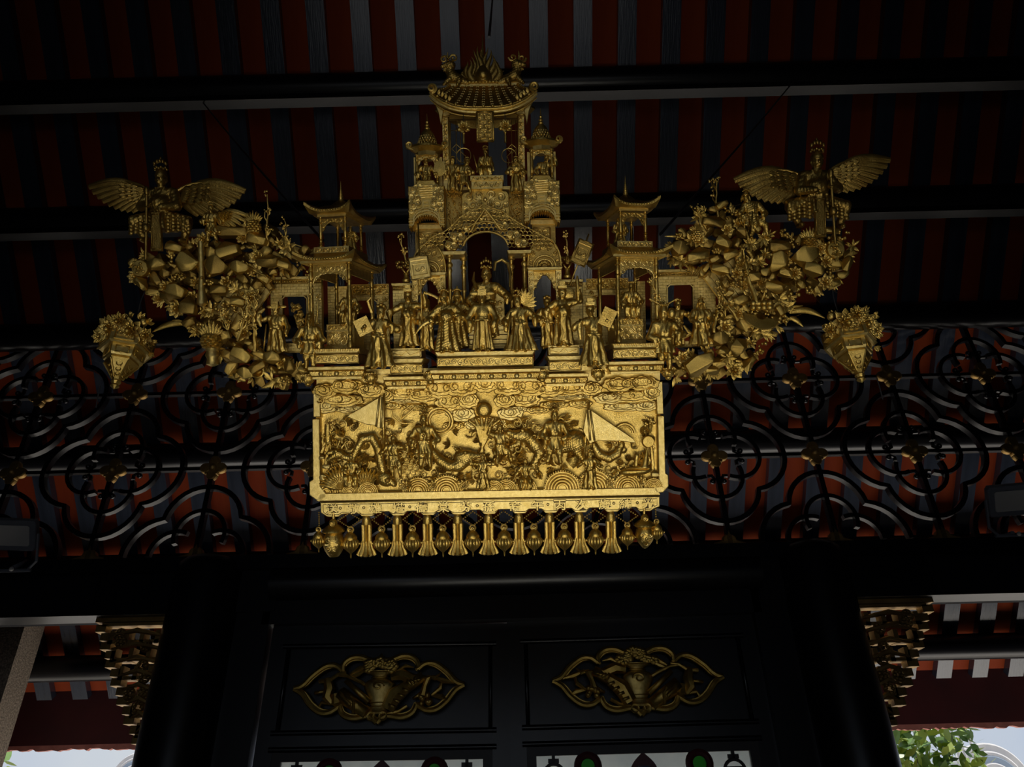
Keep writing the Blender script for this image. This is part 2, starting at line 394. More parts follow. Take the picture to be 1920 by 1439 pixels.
class S:
    """sculpting field: soft-joined solids that become ONE continuous surface"""
    def __init__(s, lo, hi, h=1.0):
        s.h = h; s.lo = np.array(lo, float); n = np.ceil((np.array(hi, float) - s.lo) / h).astype(int) + 2
        s.ax = [(s.lo[i] + np.arange(n[i]) * h).astype(np.float32) for i in range(3)]
        s.f = np.full(n, 30.0, np.float32)
    def _sub(s, lo, hi, fn, k, cut=False):
        sl = []
        for i in range(3):
            a = int(max(0, math.floor((lo[i] - k - 2 * s.h - s.lo[i]) / s.h))); b = int(min(len(s.ax[i]), math.ceil((hi[i] + k + 2 * s.h - s.lo[i]) / s.h) + 1))
            if b <= a: return s
            sl.append(slice(a, b))
        X, Y, W = s.ax[0][sl[0]][:, None, None], s.ax[1][sl[1]][None, :, None], s.ax[2][sl[2]][None, None, :]
        d = fn(X, Y, W).astype(np.float32); f = s.f[tuple(sl)]
        if cut:
            d = -d; hh = np.maximum(k - np.abs(f - d), 0) / max(k, 1e-3); f[...] = np.maximum(f, d) + hh * hh * k * .25
        else:
            hh = np.maximum(k - np.abs(f - d), 0) / max(k, 1e-3); f[...] = np.minimum(f, d) - hh * hh * k * .25
        return s
    def ell(s, c, r, k=2.0, cut=False, tilt=0.0):
        r = (r, r, r) if np.isscalar(r) else r; m = min(r); M_ = max(r); ct, st = math.cos(tilt), math.sin(tilt)
        e = [M_ if tilt else r[0], M_ if tilt else r[1], r[2]]
        def fn(X, Y, W):
            x, y = X - c[0], Y - c[1]
            if tilt: x, y = x * ct + y * st, -x * st + y * ct
            return (np.sqrt((x / r[0]) ** 2 + (y / r[1]) ** 2 + ((W - c[2]) / r[2]) ** 2) - 1) * m
        return s._sub([c[i] - e[i] for i in range(3)], [c[i] + e[i] for i in range(3)], fn, k, cut)
    def cap(s, a, b, ra, rb=None, k=2.0, cut=False):
        rb = ra if rb is None else rb
        a, b = np.array(a, float), np.array(b, float); d = b - a; L = max(float(d @ d), 1e-6); R = max(ra, rb)
        def fn(X, Y, W):
            t = np.clip(((X - a[0]) * d[0] + (Y - a[1]) * d[1] + (W - a[2]) * d[2]) / L, 0, 1)
            return np.sqrt((X - a[0] - t * d[0]) ** 2 + (Y - a[1] - t * d[1]) ** 2 + (W - a[2] - t * d[2]) ** 2) - (ra + (rb - ra) * t)
        return s._sub(np.minimum(a, b) - R, np.maximum(a, b) + R, fn, k, cut)
    def path(s, pts, r, k=2.0):
        for i in range(len(pts) - 1):
            ra = r if np.isscalar(r) else r[i]; rb = r if np.isscalar(r) else r[i + 1]
            s.cap(pts[i], pts[i + 1], ra, rb, k)
        return s
    def box(s, lo, hi, rd=1.0, k=1.0, cut=False):
        c = [(lo[i] + hi[i]) / 2 for i in range(3)]; e = [(hi[i] - lo[i]) / 2 - rd for i in range(3)]
        def fn(X, Y, W):
            q = [np.abs(A - c[i]) - e[i] for i, A in enumerate((X, Y, W))]
            return np.sqrt(sum(np.maximum(z, 0) ** 2 for z in q)) + np.minimum(np.maximum(np.maximum(q[0], q[1]), q[2]), 0) - rd
        return s._sub(lo, hi, fn, k, cut)
    def robe(s, x0, y0, x1, y1, rx0, rx1, w=0.0, flat=.7, folds=9, amp=.10, k=3.0, ph=0.0, flare=1.0):
        """pleated skirt or sleeve falling from (x0,y0) to (x1,y1)"""
        def fn(X, Y, W):
            t = np.clip((Y - y0) / (y1 - y0), 0, 1); tt = t ** flare
            cx = x0 + (x1 - x0) * t; rx = rx0 + (rx1 - rx0) * tt
            x = (X - cx); z = (W - w) / flat
            a = np.arctan2(z, x)
            rr = rx * (1 + amp * (.3 + t) * np.cos(folds * a + ph + 2 * t))
            d = np.sqrt(x * x + z * z) - rr
            return np.maximum(d * min(flat, 1), np.maximum(y0 - Y, Y - y1))
        R = max(rx0, rx1) * (1 + 1.3 * amp)
        return s._sub([min(x0, x1) - R, y0, w - R], [max(x0, x1) + R, y1, w + R], fn, k)
    def tex(s, fn, amp):
        """fine carved relief: shifts the surface by amp * fn"""
        X, Y, W = s.ax[0][:, None, None], s.ax[1][None, :, None], s.ax[2][None, None, :]
        m = np.abs(s.f) < 3
        d = np.broadcast_to(fn(X, Y, W), s.f.shape)
        s.f[m] -= (amp * d)[m]; return s
    def g(s):
        f = s.f.copy()
        for i in range(3):
            sl = [slice(None)] * 3; sl[i] = 0; f[tuple(sl)] = np.maximum(f[tuple(sl)], .5); sl[i] = -1; f[tuple(sl)] = np.maximum(f[tuple(sl)], .5)
        V, F = snet(f, s.lo, s.h); return G().add(V, F)

# ---- small carved ornaments, all as geometry
def spiral(g, cx, cy, w, r, turns=1.4, a0=0.0, sgn=1, th=1.3, n=14):
    t = np.linspace(0, 1, n); a = a0 + sgn * t * turns * 2 * math.pi; rr = r * (1 - .82 * t)
    g.tube(np.stack([cx + rr * np.cos(a), cy + rr * np.sin(a), np.full(n, w)], 1), th * (1 - .3 * t), 5, .9)
def scrolls(x0, y0, x1, y1, w, cell=13, th=1.2, seed=0, border=True):
    """carved tendril work filling a rectangle"""
    R = random.Random(seed); g = G()
    nx = max(1, round((x1 - x0) / cell)); ny = max(1, round((y1 - y0) / cell)); dx = (x1 - x0) / nx; dy = (y1 - y0) / ny
    for i in range(nx):
        for j in range(ny):
            cx, cy = x0 + (i + .5) * dx, y0 + (j + .5) * dy; r = min(dx, dy) * .47
            s = 1 if (i + j) % 2 else -1
            spiral(g, cx, cy, w, r, 1.25, math.pi / 2 * s + R.uniform(-.4, .4), s, th)
            g.ell((cx + dx * .42 * s, cy + dy * .30, w), (th * 1.5, th * 1.1, th), 6, 4)
            t = np.linspace(-1, 1, 5)
            g.tube(np.stack([cx + t * dx * .5, cy + s * dy * .42 * np.cos(t * 1.4), np.full(5, w - .3)], 1), th * .8, 5)
    return g
def frame(x0, y0, x1, y1, w, t=1.5, r=None):
    g = G()
    for a, b in (((x0, y0), (x1, y0)), ((x1, y0), (x1, y1)), ((x1, y1), (x0, y1)), ((x0, y1), (x0, y0))):
        g.tube([(a[0], a[1], w), (b[0], b[1], w)], t, 6)
    return g
def bricks(x0, y0, x1, y1, w, bw=11, bh=5.2, holes=()):
    g = G(); r = 0; y = y0
    while y < y1 - 1:
        x = x0 - (bw / 2 if r % 2 else 0)
        while x < x1:
            a, b = max(x, x0) + .35, min(x + bw, x1) - .35; cy = y + bh / 2
            ok = b - a > 1.5
            for h in holes:
                if b > h[0] and a < h[2] and cy > h[1] and cy < h[3]:
                    if a < h[0] - 2: b = min(b, h[0] - .3)
                    elif b > h[2] + 2: a = max(a, h[2] + .3)
                    else: ok = False
            if ok: g.box((a, y + .35, w - 3), (b, min(y + bh, y1) - .35, w + rnd.uniform(.2, .8)))
            x += bw
        y += bh; r += 1
    return g
def petal(g, p0, ang, L, wd, w0, lift, th=1.2, n=5):
    """one leaf or petal, thick in the middle"""
    t = np.linspace(0, 1, n); c, s_ = math.cos(ang), math.sin(ang)
    pts = np.stack([p0[0] + L * t * c, p0[1] + L * t * s_, w0 + lift * np.sin(t * 2.0)], 1)
    wid = wd * np.sin(math.pi * (.12 + .86 * t)) + .3
    rings = []
    for i in range(n):
        d = np.array([-s_, c, 0])
        up = np.array([0, 0, 1.0])
        rings.append([pts[i] + d * wid[i], pts[i] + up * th * .5 + d * wid[i] * .5, pts[i] + up * th * .2, pts[i] + up * th * .5 - d * wid[i] * .5, pts[i] - d * wid[i], pts[i] - up * th])
    g.loft(rings)
def flower(cx, cy, w, r, seed=0, layers=3, n=7):
    R = random.Random(seed); g = G()
    for l in range(layers):
        k = 1 - l * .3
        for i in range(n):
            a = i * 2 * math.pi / n + l * .45 + R.uniform(-.1, .1)
            petal(g, (cx + math.cos(a) * r * .12, cy + math.sin(a) * r * .12), a, r * k, r * .34 * k, w + l * r * .16, r * .22, 1.4)
    g.ell((cx, cy, w + layers * r * .17), r * .2, 8, 6)
    return g
def leafspray(cx, cy, w, r, n, seed, a0=0, a1=2 * math.pi, wd=.2, lift=4):
    R = random.Random(seed); g = G()
    for i in range(n):
        a = a0 + (a1 - a0) * (i + R.uniform(.1, .9)) / n
        petal(g, (cx + R.uniform(-.15, .15) * r, cy + R.uniform(-.15, .15) * r), a, r * R.uniform(.7, 1.1), r * wd * R.uniform(.8, 1.2), w + R.uniform(-2, 2), R.uniform(0, lift), 1.3)
    return g
def pineapple(cx, cy, w, r, h, seed=0):
    g = G()
    for j in range(5):
        y = cy - h * .38 + j * h * .19; rr = r * math.sqrt(max(.15, 1 - ((y - cy) / (h * .56)) ** 2)); n = 9
        for i in range(n):
            a = (i + .5 * (j % 2)) * 2 * math.pi / n
            g.ell((cx + rr * .85 * math.cos(a), y, w + rr * .85 * math.sin(a)), (r * .33, h * .13, r * .33), 6, 4)
    body = G(); g.ell((cx, cy, w), (r * .86, h * .52, r * .86), 10, 8)
    for i in range(9):
        a = -math.pi / 2 + (i - 4) * .24
        petal(g, (cx + (i - 4) * r * .13, cy - h * .42), a, r * (1.7 - .16 * abs(i - 4)), r * .16, w + (4 - abs(i - 4)) * .8, 1.5, 1.2)
    return g
def branch_tree(x0, y0, x1, y1, w, seed=0, r=2.2, twigs=6, leaves=True, spread=16):
    """bare twisted branch with twigs; returns (wood, blossom)"""
    R = random.Random(seed); g = G(); b = G(); n = 9
    t = np.linspace(0, 1, n); dx, dy = x1 - x0, y1 - y0; L = math.hypot(dx, dy)
    off = np.cumsum([0] + [R.uniform(-1, 1) for _ in range(n - 1)]) * L * .03
    P = np.stack([x0 + dx * t + off * dy / L, y0 + dy * t - off * dx / L, w + np.array([R.uniform(-2, 2) for _ in t])], 1)
    g.tube(P, r * (1 - .65 * t), 6)
    for i in range(twigs):
        k = R.randrange(2, n - 1); p = P[k]; sg = R.choice((-1, 1)); a = math.atan2(dy, dx) + sg * R.uniform(.35, .8); l = spread * R.uniform(.6, 1.2)
        q = [p, p + np.array([math.cos(a) * l * .5, math.sin(a) * l * .5, R.uniform(-1, 2)]), p + np.array([math.cos(a + sg * -.3) * l, math.sin(a - sg * .3) * l, R.uniform(-2, 3)])]
        g.tube(q, [r * .55, r * .45, r * .22], 5)
        if leaves:
            for _ in range(3):
                e = q[2] + np.array([R.uniform(-4, 4), R.uniform(-4, 4), R.uniform(-1, 3)]); b.ell(e, R.uniform(1.5, 2.6), 6, 4)
    if leaves:
        for _ in range(6):
            e = P[-1] + np.array([R.uniform(-5, 5), R.uniform(-6, 6), R.uniform(-1, 3)]); b.ell(e, R.uniform(1.6, 2.8), 6, 4)
    return g, b
_rocks = {}
def rock_mesh(seed):
    """faceted stone of unit radius: hull of jittered points, edges bevelled"""
    if seed in _rocks: return _rocks[seed]
    R = random.Random(seed); bm = bmesh.new()
    for _ in range(11):
        v = Vector((R.gauss(0, 1), R.gauss(0, 1), R.gauss(0, 1))); v.normalize(); v *= R.uniform(.85, 1.1)
        bm.verts.new(v)
    for sx in (-.7, .7): bm.verts.new((sx, -.62, .3)); bm.verts.new((sx, -.62, -.4))
    r = bmesh.ops.convex_hull(bm, input=bm.verts)
    bmesh.ops.delete(bm, geom=[e for e in r['geom_interior'] if isinstance(e, bmesh.types.BMVert)], context='VERTS')
    bmesh.ops.dissolve_limit(bm, angle_limit=math.radians(14), verts=bm.verts, edges=bm.edges)
    bmesh.ops.bevel(bm, geom=list(bm.edges), offset=.10, segments=2, profile=.6, affect='EDGES')
    me = bpy.data.meshes.new('rock'); bm.to_mesh(me); bm.free()
    me.polygons.foreach_set('use_smooth', np.ones(len(me.polygons), bool)); me.set_sharp_from_angle(angle=math.radians(30))
    _rocks[seed] = me; return me
def rock(parent, base, x, y, w, rx, ry, rw, seed, rot=0.0, m='gold_flat', name='rock'):
    me = rock_mesh(seed % 9); o = bpy.data.objects.new(name, me); COL.objects.link(o)
    if not me.materials: me.materials.append(M[m])
    o.material_slots[0].link = 'OBJECT'; o.material_slots[0].material = M[m]
    o.parent = parent; o.location = ((x - base[0]) * SQ, -(w - base[2]) * SQ, -(y - base[1]) * SQ)
    o.rotation_euler = (0, rot, 0); o.scale = (rx * SQ, rw * SQ, ry * SQ); return o
def turned(prof_pts, x, y0, y1, w, r, n=12):
    """turned post: list of (relative height 0..1, relative radius)"""
    return G().lathe([(r * b, y0 + (y1 - y0) * a) for a, b in prof_pts], (x, 0, w), n)
POST = [(0, 1.5), (.02, 1.5), (.03, .9), (.05, .8), (.07, 1.3), (.09, 1.3), (.10, .8), (.14, 1.1), (.18, 1.1), (.20, .75), (.22, 1.2), (.24, .8), (.28, 1), (.45, 1.12), (.68, 1), (.70, .75), (.73, 1.3), (.75, .75), (.79, 1.1), (.83, .75), (.86, 1.3), (.89, .8), (.93, 1.1), (.95, 1.6), (1, 1.6)]
# ------------------------------------------------------------------ carved figures
def scale_tex(sz):
    return lambda X, Y, W: np.abs(np.sin(math.pi * (X + W) / sz)) * np.abs(np.sin(math.pi * (Y + .5 * (X - W)) / sz))
def cloth_tex(sz, k=.6):
    return lambda X, Y, W: np.sin(math.pi * X / sz + k * np.sin(Y / sz))
def figure(x, y, H, w=0, lean=0.0, hands=((-.26, .50), (.26, .50)), dress='robe', hat='topknot', hem=.19, waist=.115, turn=0.0, seated=False, beard=False,
           headdx=0.0, sleeves=.07, belly=0.0, chest=None, legs=None, h=None, depth=.8, handw=(.10, .10), collar=True, torso_only=False, bulk=1.0, folds=9):
    """(x, y) is the middle of the feet or seat; every length is a share of the height H.  Returns body and headdress builders."""
    h = h or max(.75, min(1.15, H / 105.0))
    sc = H; pad = .36 * sc
    hw = max(.34, max(abs(a[0]) for a in hands) + .10) * sc
    s = S((x - hw, y - 1.05 * sc, w - .28 * sc), (x + hw, y + .03 * sc, w + .34 * sc), h)
    X = lambda a, b=0: x + a * sc + lean * (1 - b) * 0
    P = lambda a, b, c=0.0: (x + (a + lean * b) * sc, y - b * sc, w + c * sc)
    sh = .735 if not seated else .64
    wa = .50 if not seated else .36
    hd = sh + .145
    bk = bulk
    # legs or skirt
    if legs:
        for (kx, ky, fx, fy) in legs:
            s.cap(P(.05 * np.sign(kx or 1), wa - .04, .01), P(kx, ky, .05), .075 * sc, .058 * sc, 3)
            s.cap(P(kx, ky, .05), P(fx, fy + .05, .02), .055 * sc, .036 * sc, 2)
            s.ell(P(fx, fy + .02, .06), (.034 * sc, .026 * sc, .075 * sc), 1.5)
        s.robe(*P(0, wa + .03)[:2], *P(0, wa - .20)[:2], waist * sc, (waist + .05) * sc, w, depth, folds, .10, 3)
    elif seated:
        for sg in (-1, 1):
            s.cap(P(.06 * sg, wa - .05, .02), P(.125 * sg, .27, .18), .085 * sc, .075 * sc, 4)
            s.cap(P(.125 * sg, .27, .18), P(.13 * sg, .05, .15), .072 * sc, .062 * sc, 3)
            s.ell(P(.135 * sg, .025, .19), (.045 * sc, .03 * sc, .08 * sc), 2)
        s.robe(*P(0, .32)[:2], *P(0, .03)[:2], .10 * sc, .15 * sc, w + .10 * sc, .7, folds, .12, 3)
    elif not torso_only:
        s.robe(*P(0, wa + .05)[:2], *P(0, .035)[:2], waist * sc * bk, hem * sc * bk, w, depth, folds, .11, 3, turn, 1.2)
        for sg in (-1, 1): s.ell(P(.075 * sg, .025, .10), (.045 * sc, .03 * sc, .085 * sc), 1.5)
        # the long front apron
        s.box(P(-.045, wa, hem * depth * .75), P(.045, .10, hem * depth * .75 + .035), .012 * sc, 2)
    # torso
    s.ell(P(0, (sh + wa) / 2 + .01), (.128 * sc * bk, (sh - wa) * .62 * sc, .095 * sc * bk), 4)
    s.cap(P(-.105 * bk, sh - .01), P(.105 * bk, sh - .01), .060 * sc, .060 * sc, 4)
    if belly: s.ell(P(0, wa + .08, .06), (.12 * sc, .10 * sc, .08 * sc + belly), 4)
    s.cap(P(-.11, wa + .01, .02), P(.11, wa + .01, .02), .028 * sc, .028 * sc, 1.0)             # belt
    s.cap(P(-.09, wa + .01, .08), P(.09, wa + .01, .08), .022 * sc, .022 * sc, 1.0)
    # arms with sleeves, hands with fingers
    for n, (hx, hy) in enumerate(hands):
        sg = -1 if n == 0 else 1
        S0 = np.array(P(.135 * sg * bk, sh - .015)); Hn = np.array(P(hx, hy, handw[n]))
        mid = (S0 + Hn) / 2; d = Hn - S0; L = np.linalg.norm(d)
        need = max(0.0, (.36 * sc) ** 2 - L * L) ** .5 * .5
        el = mid + np.array([sg * need * .75, need * .55, -.2 * need])
        s.cap(S0, el, .058 * sc, .050 * sc, 2.5); s.cap(el, Hn, (.046 + sleeves * .2) * sc, .034 * sc, 2)
        if sleeves > .04:
            e2 = el * .35 + Hn * .65
            s.cap(e2, e2 + np.array([0, sleeves * 1.5 * sc, 0]), sleeves * .62 * sc, sleeves * .40 * sc, 2.5)
        s.ell(Hn, (.030 * sc, .034 * sc, .028 * sc), 1.2)
        dr = d / (L + 1e-6)
        pe = np.array([-dr[1], dr[0], 0])
        for k, l in ((-1.5, .026), (-.5, .034), (.5, .032), (1.5, .024)):
            b0 = Hn + pe * k * .013 * sc + dr * .016 * sc
            s.cap(b0, b0 + dr * l * sc + np.array([0, 0, .012 * sc]), .0085 * sc, .007 * sc, .5)
        s.cap(Hn + pe * sg * .026 * sc, Hn + pe * sg * .045 * sc + dr * .012 * sc, .010 * sc, .008 * sc, .6)
    # neck and head with a face
    hc = np.array(P(headdx, hd, .015)); r = np.array([.060, .080, .066]) * sc
    s.cap(P(0, sh, 0), hc + np.array([0, .05 * sc, 0]), .046 * sc, .040 * sc, 2)
    s.ell(hc, r, 1.5); s.ell(hc + np.array([0, .035 * sc, .012 * sc]), (.044 * sc, .046 * sc, .050 * sc), 1.5)
    tx = turn * .03 * sc
    F = lambda a, b, c: hc + np.array([a * sc + tx, b * sc, c * sc])
    for sg in (-1, 1):
        s.ell(F(.024 * sg, -.004, .066), (.013 * sc, .009 * sc, .012 * sc), .8, True)
        s.ell(F(.024 * sg, -.003, .055), (.009 * sc, .007 * sc, .008 * sc), .3)
        s.cap(F(.010 * sg, -.020, .062), F(.036 * sg, -.022, .054), .0055 * sc, .004 * sc, .6)
        s.ell(hc + np.array([.060 * sg * sc, .005 * sc, -.005 * sc]), (.011 * sc, .022 * sc, .014 * sc), .7)
    s.cap(F(0, -.010, .060), F(0, .022, .076), .007 * sc, .012 * sc, .8)
    s.cap(F(-.016, .043, .060), F(.016, .043, .060), .006 * sc, .006 * sc, .5)
    s.ell(F(0, .047, .068), (.020 * sc, .003 * sc, .012 * sc), .4, True)
    if beard:
        s.cap(F(0, .065, .05), F(0, .22, .07), .034 * sc, .010 * sc, 1.5)
    if chest == 'disc':
        cxy = P(0, sh - .12, .095)
        s.ell(cxy, (.072 * sc, .072 * sc, .025 * sc), .6); s.ell(np.array(cxy) + [0, 0, .022 * sc], (.052 * sc, .052 * sc, .012 * sc), .4, True); s.ell(np.array(cxy) + [0, 0, .02 * sc], .024 * sc, .4)
    if chest == 'scale': s.tex(scale_tex(max(3.2, .045 * sc)), .9)
    elif dress == 'plain': s.tex(cloth_tex(max(3.0, .06 * sc)), .25)
    else: s.tex(cloth_tex(max(2.6, .045 * sc), 1.4), .45)
    if collar:
        s.cap(P(-.05, sh + .04, .05), P(.015, sh - .13, .10), .013 * sc, .010 * sc, .5); s.cap(P(.05, sh + .04, .05), P(-.015, sh - .13, .10), .013 * sc, .010 * sc, .5)
    body = s.g()
    # headdress
    g = G(); top = hc[1] - r[1]; cx, cw = hc[0], hc[2]
    def dome(k=1.0, hh=.075):
        g.lathe([(r[0] * 1.16 * k, top + .055 * sc), (r[0] * 1.2 * k, top + .04 * sc), (r[0] * 1.08 * k, top + .02 * sc), (r[0] * .8 * k, top - hh * .55 * sc), (r[0] * .3 * k, top - hh * sc), (.2, top - hh * sc - .5)], (cx, 0, cw), 14)
    if hat == 'helmet':
        dome(); g.ring((cx, top + .045 * sc, cw), r[0] * 1.2, .012 * sc, 16, 6, (1, 0, 0), (0, 0, 1))
        g.ell((cx, top - .095 * sc, cw), (.016 * sc, .03 * sc, .016 * sc), 8, 6)
        for i in range(7): g.ell((cx + (i - 3) * .024 * sc, top - .01 * sc - .05 * sc * math.cos((i - 3) * .42), cw + r[0] * 1.0), .018 * sc, 7, 5)
        for sg in (-1, 1):
            petal(g, (cx + sg * r[0], top + .05 * sc), math.pi / 2 + sg * -.25, .13 * sc, .028 * sc, cw, 0, 2)
    elif hat == 'plume':
        dome(.95)
        for sg in (-1, 1):
            t = np.linspace(0, 1, 9)
            g.tube(np.stack([cx + sg * (.03 + .18 * np.sin(t * 2.2)) * sc, top - .05 * sc - .22 * sc * t + .16 * sc * t ** 3, np.full(9, cw)], 1), .014 * sc * (1.1 - .7 * t), 6)
        for i in range(5): g.ell((cx + (i - 2) * .03 * sc, top - .055 * sc, cw + r[0] * .6), .02 * sc, 7, 5)
    elif hat == 'official':
        g.box((cx - r[0] * 1.1, top - .035 * sc, cw - r[2]), (cx + r[0] * 1.1, top + .055 * sc, cw + r[2] * 1.02))
        g.box((cx - r[0] * .85, top - .095 * sc, cw - r[2] * 1.0), (cx + r[0] * .85, top - .03 * sc, cw + r[2] * .4))
        for sg in (-1, 1): g.ell((cx + sg * r[0] * 2.1, top + .01 * sc, cw - r[2] * .6), (.075 * sc, .034 * sc, .012 * sc), 12, 6)
    elif hat == 'crown':
        dome(.95, .05)
        for i in range(9):
            a = math.pi * (i / 8); R_ = r[0] * 1.1
            g.ell((cx + R_ * math.cos(a), top - .03 * sc - .012 * sc * (i % 2), cw + R_ * math.sin(a) * .9), .017 * sc, 7, 5)
        for i in range(5):
            g.ell((cx + (i - 2) * .032 * sc, top - .075 * sc - .05 * sc * math.cos((i - 2) * .6), cw + .02 * sc), (.020 * sc, .026 * sc, .02 * sc), 8, 6)
        g.ell((cx, top - .15 * sc, cw), (.014 * sc, .03 * sc, .014 * sc), 8, 6)
    elif hat == 'square':
        dome(1.0, .03); g.box((cx - r[0] * 1.15, top - .05 * sc, cw - r[2] * 1.1), (cx + r[0] * 1.15, top - .005 * sc, cw + r[2] * 1.1))
        g.box((cx - r[0] * .75, top - .12 * sc, cw - r[2] * .8), (cx + r[0] * .75, top - .05 * sc, cw + r[2] * .6))
    elif hat == 'flat':
        g.lathe([(r[0] * 1.15, top + .05 * sc), (r[0] * 1.18, top + .02 * sc), (r[0] * 1.5, top - .05 * sc), (r[0] * 1.5, top - .075 * sc), (r[0] * .9, top - .085 * sc), (.3, top - .09 * sc)], (cx, 0, cw), 14)
    elif hat == 'hood':
        g.lathe([(r[0] * 1.35, top + .22 * sc), (r[0] * 1.25, top + .12 * sc), (r[0] * 1.18, top + .04 * sc), (r[0] * .95, top - .02 * sc), (r[0] * .4, top - .045 * sc), (.3, top - .05 * sc)], (cx, 0, cw - r[2] * .45), 14)
    elif hat == 'bun':
        dome(.98, .02)
        for sg in (-1, 1): g.ell((cx + sg * r[0] * .75, top - .02 * sc, cw), .034 * sc, 9, 7)
        g.ell((cx, top - .045 * sc, cw), (.03 * sc, .026 * sc, .03 * sc), 9, 7)
    else:
        dome(.98, .015); g.ell((cx, top - .035 * sc, cw - .01 * sc), (.030 * sc, .034 * sc, .030 * sc), 9, 7); g.tube([(cx - .05 * sc, top - .03 * sc, cw), (cx + .05 * sc, top - .035 * sc, cw)], .007 * sc, 5)
    return body, g, hc
def statuette(name, label, x, y, H, w, extras=(), m='gold', group=None, cat='figurine', **kw):
    """one carved figure standing by itself: body, headdress and whatever it holds are its parts"""
    base = (x, y, w); b, hg, hc = figure(x, y, H, w, **kw)
    t = qthing(name, base, label, cat, group)
    qput('body', b, m, t, base, ang=70); qput('headdress', hg, m, t, base, ang=50)
    for nm, g in extras: qput(nm, g, m, t, base, ang=45)
    return t
def bar(x0, y0, w0, x1, y1, w1, r, n=6): return G().tube([(x0, y0, w0), (x1, y1, w1)], r, n)
def blade(x0, y0, x1, y1, w, wd, bend=0.0):
    t = np.linspace(0, 1, 8); dx, dy = x1 - x0, y1 - y0; L = math.hypot(dx, dy); o = bend * np.sin(math.pi * t) * L
    P = np.stack([x0 + dx * t - dy / L * o, y0 + dy * t + dx / L * o, np.full(8, w)], 1)
    return G().tube(P, wd * np.clip(1.3 - t ** 3 * 1.2, .12, 1), 6, .35)
def shield(x, y, w, r):
    g = G().lathe([(r, w), (r, w + 1.5), (r * .92, w + 2.6), (r * .8, w + 1.6), (r * .3, w + 2.2), (.3, w + 4)], (x, y, 0), 20, 2)
    for i in range(8):
        a = i * math.pi / 4; g.ell((x + r * .62 * math.cos(a), y + r * .62 * math.sin(a), w + 2.2), r * .12, 6, 4)
    return g
# ------------------------------------------------------------------ the carved plaque: relief field, frame, inscription
PB = (915, 830, 0)
def T(x, y): return x, y + RQ * (x - 915)
plq = qthing('carved_plaque', PB, 'wide gilded relief plaque with clouds, riders and waves above the carved inscription', 'plaque')
def pp(nm, g, m='gold', **kw): return qput(nm, g, m, plq, PB, **kw)
pp('backboard', G().prism([(592, 716), (1240, 716), (1242, 930), (588, 930)], -26, -8), 'gold')
for nm, pts in (('frame_bar', [(588, 780), (602, 780), (602, 907), (612, 919), (612, 927), (598, 936), (580, 922), (580, 897), (587, 893)]),
                ('frame_bar', [(1232, 786), (1245, 786), (1246, 893), (1251, 897), (1251, 918), (1240, 930), (1226, 930), (1222, 920), (1232, 908)]),
                ('frame_bar', [(600, 919), (1228, 919), (1236, 934), (592, 934)]),
                ('frame_bar', [(591, 722), (604, 722), (604, 777), (590, 777)]), ('frame_bar', [(1230, 722), (1243, 722), (1244, 783), (1231, 783)])):
    pp(nm, G().prism(pts, -20, 8, 2.0), 'gold_flat')
# inscription band with its scalloped lower edge
low = []
posts = [623, 687, 745, 801.5, 858, 915.5, 972.5, 1030, 1086, 1145, 1206]
for i, x in enumerate(posts):
    low += [(x - 17, 960), (x - 10, 964.5), (x + 10, 964.5), (x + 17, 960)]
lo_ = [(600, 956)] + low[0:] + [(1234, 956)]
lo_ = [(a, b - (3.2 if 640 < a < 1190 and b < 962 else 0)) for a, b in lo_]
pp('inscription_board', G().prism([(600, 935)] + lo_ + [(1234, 935)], -22, 5, 1.5), 'gold_flat')
pp('border_line', G().tube([(600, 936.5, 5.5), (1234, 936.5, 5.5)], 1.6, 6), 'gold_flat')
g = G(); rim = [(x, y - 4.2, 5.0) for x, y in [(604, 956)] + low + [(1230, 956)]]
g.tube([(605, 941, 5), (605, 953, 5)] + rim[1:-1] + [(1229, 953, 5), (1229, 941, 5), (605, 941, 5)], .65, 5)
pp('border_shade_line', g, 'groove_shade')
chars = '送敬雄熾儔棠芬孫裔午丙次歲緒光'
cxs = [622, 662.6, 702.7, 746, 788.6, 829.6, 872, 915, 963.7, 1005, 1047, 1088, 1131, 1170, 1212]
def glyph(ch, size, off, ext):
    c = bpy.data.curves.new('glyph', 'FONT'); c.body = ch; c.size = size; c.align_x = 'CENTER'; c.align_y = 'CENTER'; c.extrude = ext; c.offset = off; c.resolution_u = 2
    o = bpy.data.objects.new('glyph', c); COL.objects.link(o)
    dg = bpy.context.evaluated_depsgraph_get(); me = bpy.data.meshes.new_from_object(o.evaluated_get(dg))
    bpy.data.objects.remove(o); bpy.data.curves.remove(c)
    return me
for ch, x in zip(chars, cxs):
    for off, wz, m, nm in ((.066, 5.0, 'groove_shade', 'character_outline'), (.008, 6.2, 'gold_flat', 'character')):
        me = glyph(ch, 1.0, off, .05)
        vs = np.array([v.co[:] for v in me.vertices])
        if len(vs) == 0: continue
        c0 = (vs.min(0) + vs.max(0)) / 2; sz = (vs.max(0) - vs.min(0))
        k = np.array([22.5 / max(sz[0], .5), 19.0 / max(sz[1], .5)]) * (1.0 if off < .03 else 1.07)
        q = np.stack([x - PB[0] + (vs[:, 0] - c0[0]) * k[0], -(wz - PB[2]) - (vs[:, 2]) * 12, -(949.3 - PB[1]) + (vs[:, 1] - c0[1]) * k[1]], 1) * SQ
        me.vertices.foreach_set('co', q.ravel()); me.update()
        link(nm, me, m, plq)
for x in (637, 681, 767, 893, 1025, 1148, 1192): pp('dot', G().ring((x, 948, 5.4), 2.0, .8, 10, 5), 'groove_shade')

